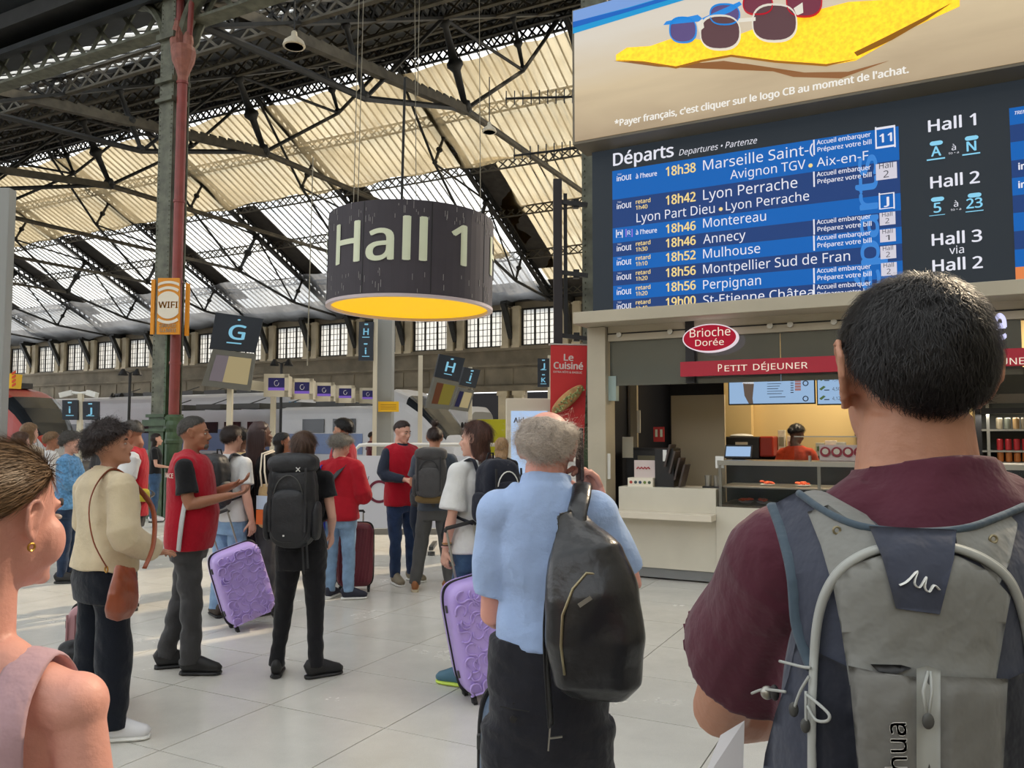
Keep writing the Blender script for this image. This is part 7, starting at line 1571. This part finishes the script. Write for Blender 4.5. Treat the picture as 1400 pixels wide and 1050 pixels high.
def line(pts, r, nm, m, off=.003, flat=None):
    mb = MB(); P_ = [at(x, y, Yf(x, y)-off) for x, y in pts]; mb.tube(P_, [(r, flat or r)]*len(P_), 8); return obj(nm, mb, m, T, world=True, smooth=True)
def smooth_path(pts, n=6):
    P_ = np.array(pts, float); out = []
    for i in range(len(P_)-1):
        a, b, c, d = P_[max(i-1, 0)], P_[i], P_[i+1], P_[min(i+2, len(P_)-1)]
        for k in range(n): t = k/n; out.append(.5*((2*b)+(-a+c)*t+(2*a-5*b+4*c-d)*t*t+(-a+3*b-3*c+d)*t**3))
    out.append(P_[-1]); return [tuple(q) for q in out]
# padded core behind the panels
mb = MB(); c = at(1266, 920, .745); mb.ell(c+np.array((0, .0, -.06)), (.135, .085, .27), nu=32, nv=24, sup=3.2); soft('core', mb, .006, M_ps, T, 4) if False else None
cl = c-np.array(man.location) if False else c-np.array(tuple(man.matrix_basis.translation))
mb = MB(); mb.ell(cl+np.array((0, .012, -.135)), (.125, .075, .245), nu=32, nv=24, sup=3.0); soft('core', mb, .006, M_ps, T, 4)
patch([(1056, 690), (1090, 672), (1120, 690), (1165, 712), (1215, 722), (1290, 724), (1340, 716), (1385, 694), (1430, 690), (1450, 760), (1450, 900), (1475, 1000), (1490, 1150), (1030, 1150), (1046, 1030), (1060, 975), (1078, 925), (1092, 860), (1086, 785), (1072, 730)], 'slate_shell', M_ps, 0, .02)
patch([(1104, 700), (1132, 690), (1165, 713), (1190, 720), (1205, 758), (1165, 772), (1135, 790), (1122, 745)], 'grey_yoke', M_pg, .003, .004)
patch([(1306, 724), (1340, 717), (1378, 700), (1392, 716), (1380, 770), (1366, 800), (1340, 770), (1310, 757)], 'grey_yoke', M_pg, .003, .004)
patch([(1137, 792), (1165, 772), (1210, 757), (1260, 752), (1310, 760), (1350, 780), (1382, 815), (1372, 870), (1360, 940), (1162, 940), (1150, 860)], 'grey_front_panel', M_pg, .006, .006, bulge=.004)
patch([(1188, 719), (1308, 724), (1304, 765), (1285, 840), (1225, 832), (1206, 762)], 'logo_patch', M_ps, .0125, .004)
patch([(1120, 893), (1160, 912), (1170, 985), (1182, 1150), (1112, 1150), (1114, 980)], 'black_side_panel', M_pk, .006, .006)
patch([(1376, 930), (1410, 915), (1420, 1000), (1425, 1150), (1366, 1150)], 'black_side_panel', M_pk, .006, .006)
patch([(1160, 910), (1205, 920), (1256, 926), (1256, 1150), (1186, 1150), (1172, 1040)], 'pocket_panel', M_pg2, .018, .010, bulge=.006)
patch([(1283, 924), (1320, 926), (1378, 928), (1374, 1010), (1366, 1150), (1283, 1150)], 'pocket_panel', M_pg2, .018, .010, bulge=.006)
patch([(1253, 914), (1268, 910), (1286, 916), (1286, 1150), (1253, 1150)], 'zip_tape', M_pz, .020, .006)
patch([(1190, 908), (1232, 909), (1246, 913), (1226, 922), (1200, 918)], 'pocket_mouth', M_black, .013, .003)
arch = smooth_path([(1111, 1150), (1111, 1000), (1113, 920), (1117, 860), (1128, 815), (1150, 780), (1185, 757), (1225, 747), (1265, 745), (1310, 751), (1350, 768), (1380, 795), (1398, 840), (1408, 900), (1412, 1000)])
line(arch, .0036, 'arch_zip', M_pz, .007); line([(x+(-4 if x < 1266 else 4)*abs(x-1266)/150, y-4) for x, y in arch], .0018, 'arch_piping', M_pz, .006)
line([(1269, 918), (1269, 1150)], .0014, 'zip_teeth', M_dgrey, .022)
edge = smooth_path([(1056, 690), (1070, 728), (1084, 785), (1090, 850), (1100, 885), (1112, 915)]); line(edge, .0060, 'edge_binding', M_pe, .002, .003)
line(smooth_path([(1092, 674), (1130, 700), (1180, 720), (1250, 727), (1320, 722), (1370, 705), (1400, 692)]), .0034, 'edge_binding', M_pe, .004)
for x, y in ((1144, 725), (1358, 737)):
    mb = MB(); p = at(x, y, Yf(x, y)-.006); mb.tube([p+np.array((.0030*math.cos(a), 0, .0030*math.sin(a))) for a in np.linspace(0, 6.28, 14)[:-1]], .0011, 6, closed=True); obj('eyelet', mb, M_brass, T, world=True)
lg = MB(); P_ = [at(x, y, Yf(x, y)-.0135) for x, y in smooth_path([(1230, 800), (1240, 795), (1254, 781), (1250, 797), (1257, 803), (1266, 789), (1264, 803), (1270, 809), (1277, 800), (1284, 806)], 4)]; lg.tube(P_, [(.0022, .0006)]*len(P_), 8, up=(0, -1, 0) if False else None); obj('white_logo', lg, M_white, T, world=True)
v, f = text_mesh('Quechua', .012); wv = v[:, 0].max(); Pq = Pane(at(1240, 1050, .622), (1, 0, 0)); a0, b0 = Pq.P(1240, 1150); _, b1 = Pq.P(1240, 985); hh = Pq.P(1240, 1050)[0]-Pq.P(1217, 1050)[0]
mb = MB(); mb.add(Pq.p0+np.outer(a0-v[:, 1]/CAP*hh*1.25, Pq.ex)+np.outer(b0+v[:, 0]/wv*(b1-b0), Pq.ez)+Pq.n*.004, f); obj('vertical_lettering', mb, M_white, T, world=True)
# pulls, cords, toggle
line([(1269, 918), (1262, 945), (1266, 975)], .0012, 'zip_cord', M_pz, .026); line([(1272, 918), (1274, 945), (1270, 975)], .0012, 'zip_cord', M_pz, .026)
mb = MB(); p = at(1269, 986, Yf(1269, 986)-.027); mb.ell(p, (.0046, .0025, .006)); obj('zip_pull', mb, M_dgrey, T, world=True, smooth=True)
for pts in ([(1066, 904), (1082, 908), (1098, 912), (1108, 913)], [(1106, 925), (1094, 945), (1086, 968)], [(1102, 945), (1102, 970), (1102, 990)], [(1103, 950), (1122, 965), (1134, 978), (1130, 986), (1115, 984), (1104, 965)], [(1028, 948), (1042, 943), (1060, 944), (1074, 946)]): line(smooth_path(pts, 4), .0013, 'cord', M_pz, .016)
for x, y in ((1085, 970), (1101, 992)): mb = MB(); p = at(x, y, Yf(x, y)-.016); mb.ell(p, (.0042, .003, .0062)); obj('cord_pull', mb, M_dgrey, T, world=True, smooth=True)
mb = MB(); p = at(1049, 947, Yf(1049, 947)-.01); mb.ell(p, (.0062, .005, .0062)); obj('toggle', mb, M_metal, T, world=True, smooth=True)
mb = MB(); p = at(1059, 947, Yf(1059, 947)-.008); mb.ell(p, (.004, .006, .007)); obj('toggle_ring', mb, M_black, T, world=True, smooth=True)
# shoulder straps climbing over the shoulders
s_ = man['s']
for sx in (-1, 1):
    xo = .010
    for nm, m_, w_, dz in (('shoulder_strap', M_ps, .030, 0), ('strap_facing', M_pg, .018, .008)):
        pts = [(sx*.125+xo, -.175, 1.45), (sx*.128+xo, -.135, 1.485), (sx*.130+xo, -.09, 1.505), (sx*.132, -.02, 1.522), (sx*.135, .06, 1.49), (sx*.14, .13, 1.38), (sx*.16, .13, 1.2)]
        mb = MB(); mb.tube([np.array(p)+np.array((0, -dz*.3, .05+dz)) for p in pts[:6]], [(w_, .007)]*6, 12); obj(nm, mb, m_, T, smooth=True)
    mb = MB(); mb.tube([np.array((sx*.118+xo-.02, -.165, 1.525)), np.array((sx*.118+xo, -.172, 1.532)), np.array((sx*.118+xo+.02, -.165, 1.525))], [(.012, .006)]*3, 8); obj('strap_buckle', mb, M_ps, T, smooth=True)
T = thing('paper_bag', 'pale crumpled paper edge showing low beside the burgundy sleeve', 'paper', at(990, 1060, 1.0)); mb = MB()
mb.add([at(955, 1080, 1.0), at(1015, 1090, .98), at(1018, 985, .98), at(985, 1005, 1.0)]+[at(955, 1080, 1.04), at(1015, 1090, 1.02), at(1018, 985, 1.0), at(985, 1005, 1.02)], [(0, 1, 2, 3), (7, 6, 5, 4), (0, 4, 5, 1), (1, 5, 6, 2), (2, 6, 7, 3), (3, 7, 4, 0)]); obj('paper', mb, mat('paper_white', srgb(206, 204, 206), .6), T, world=True)
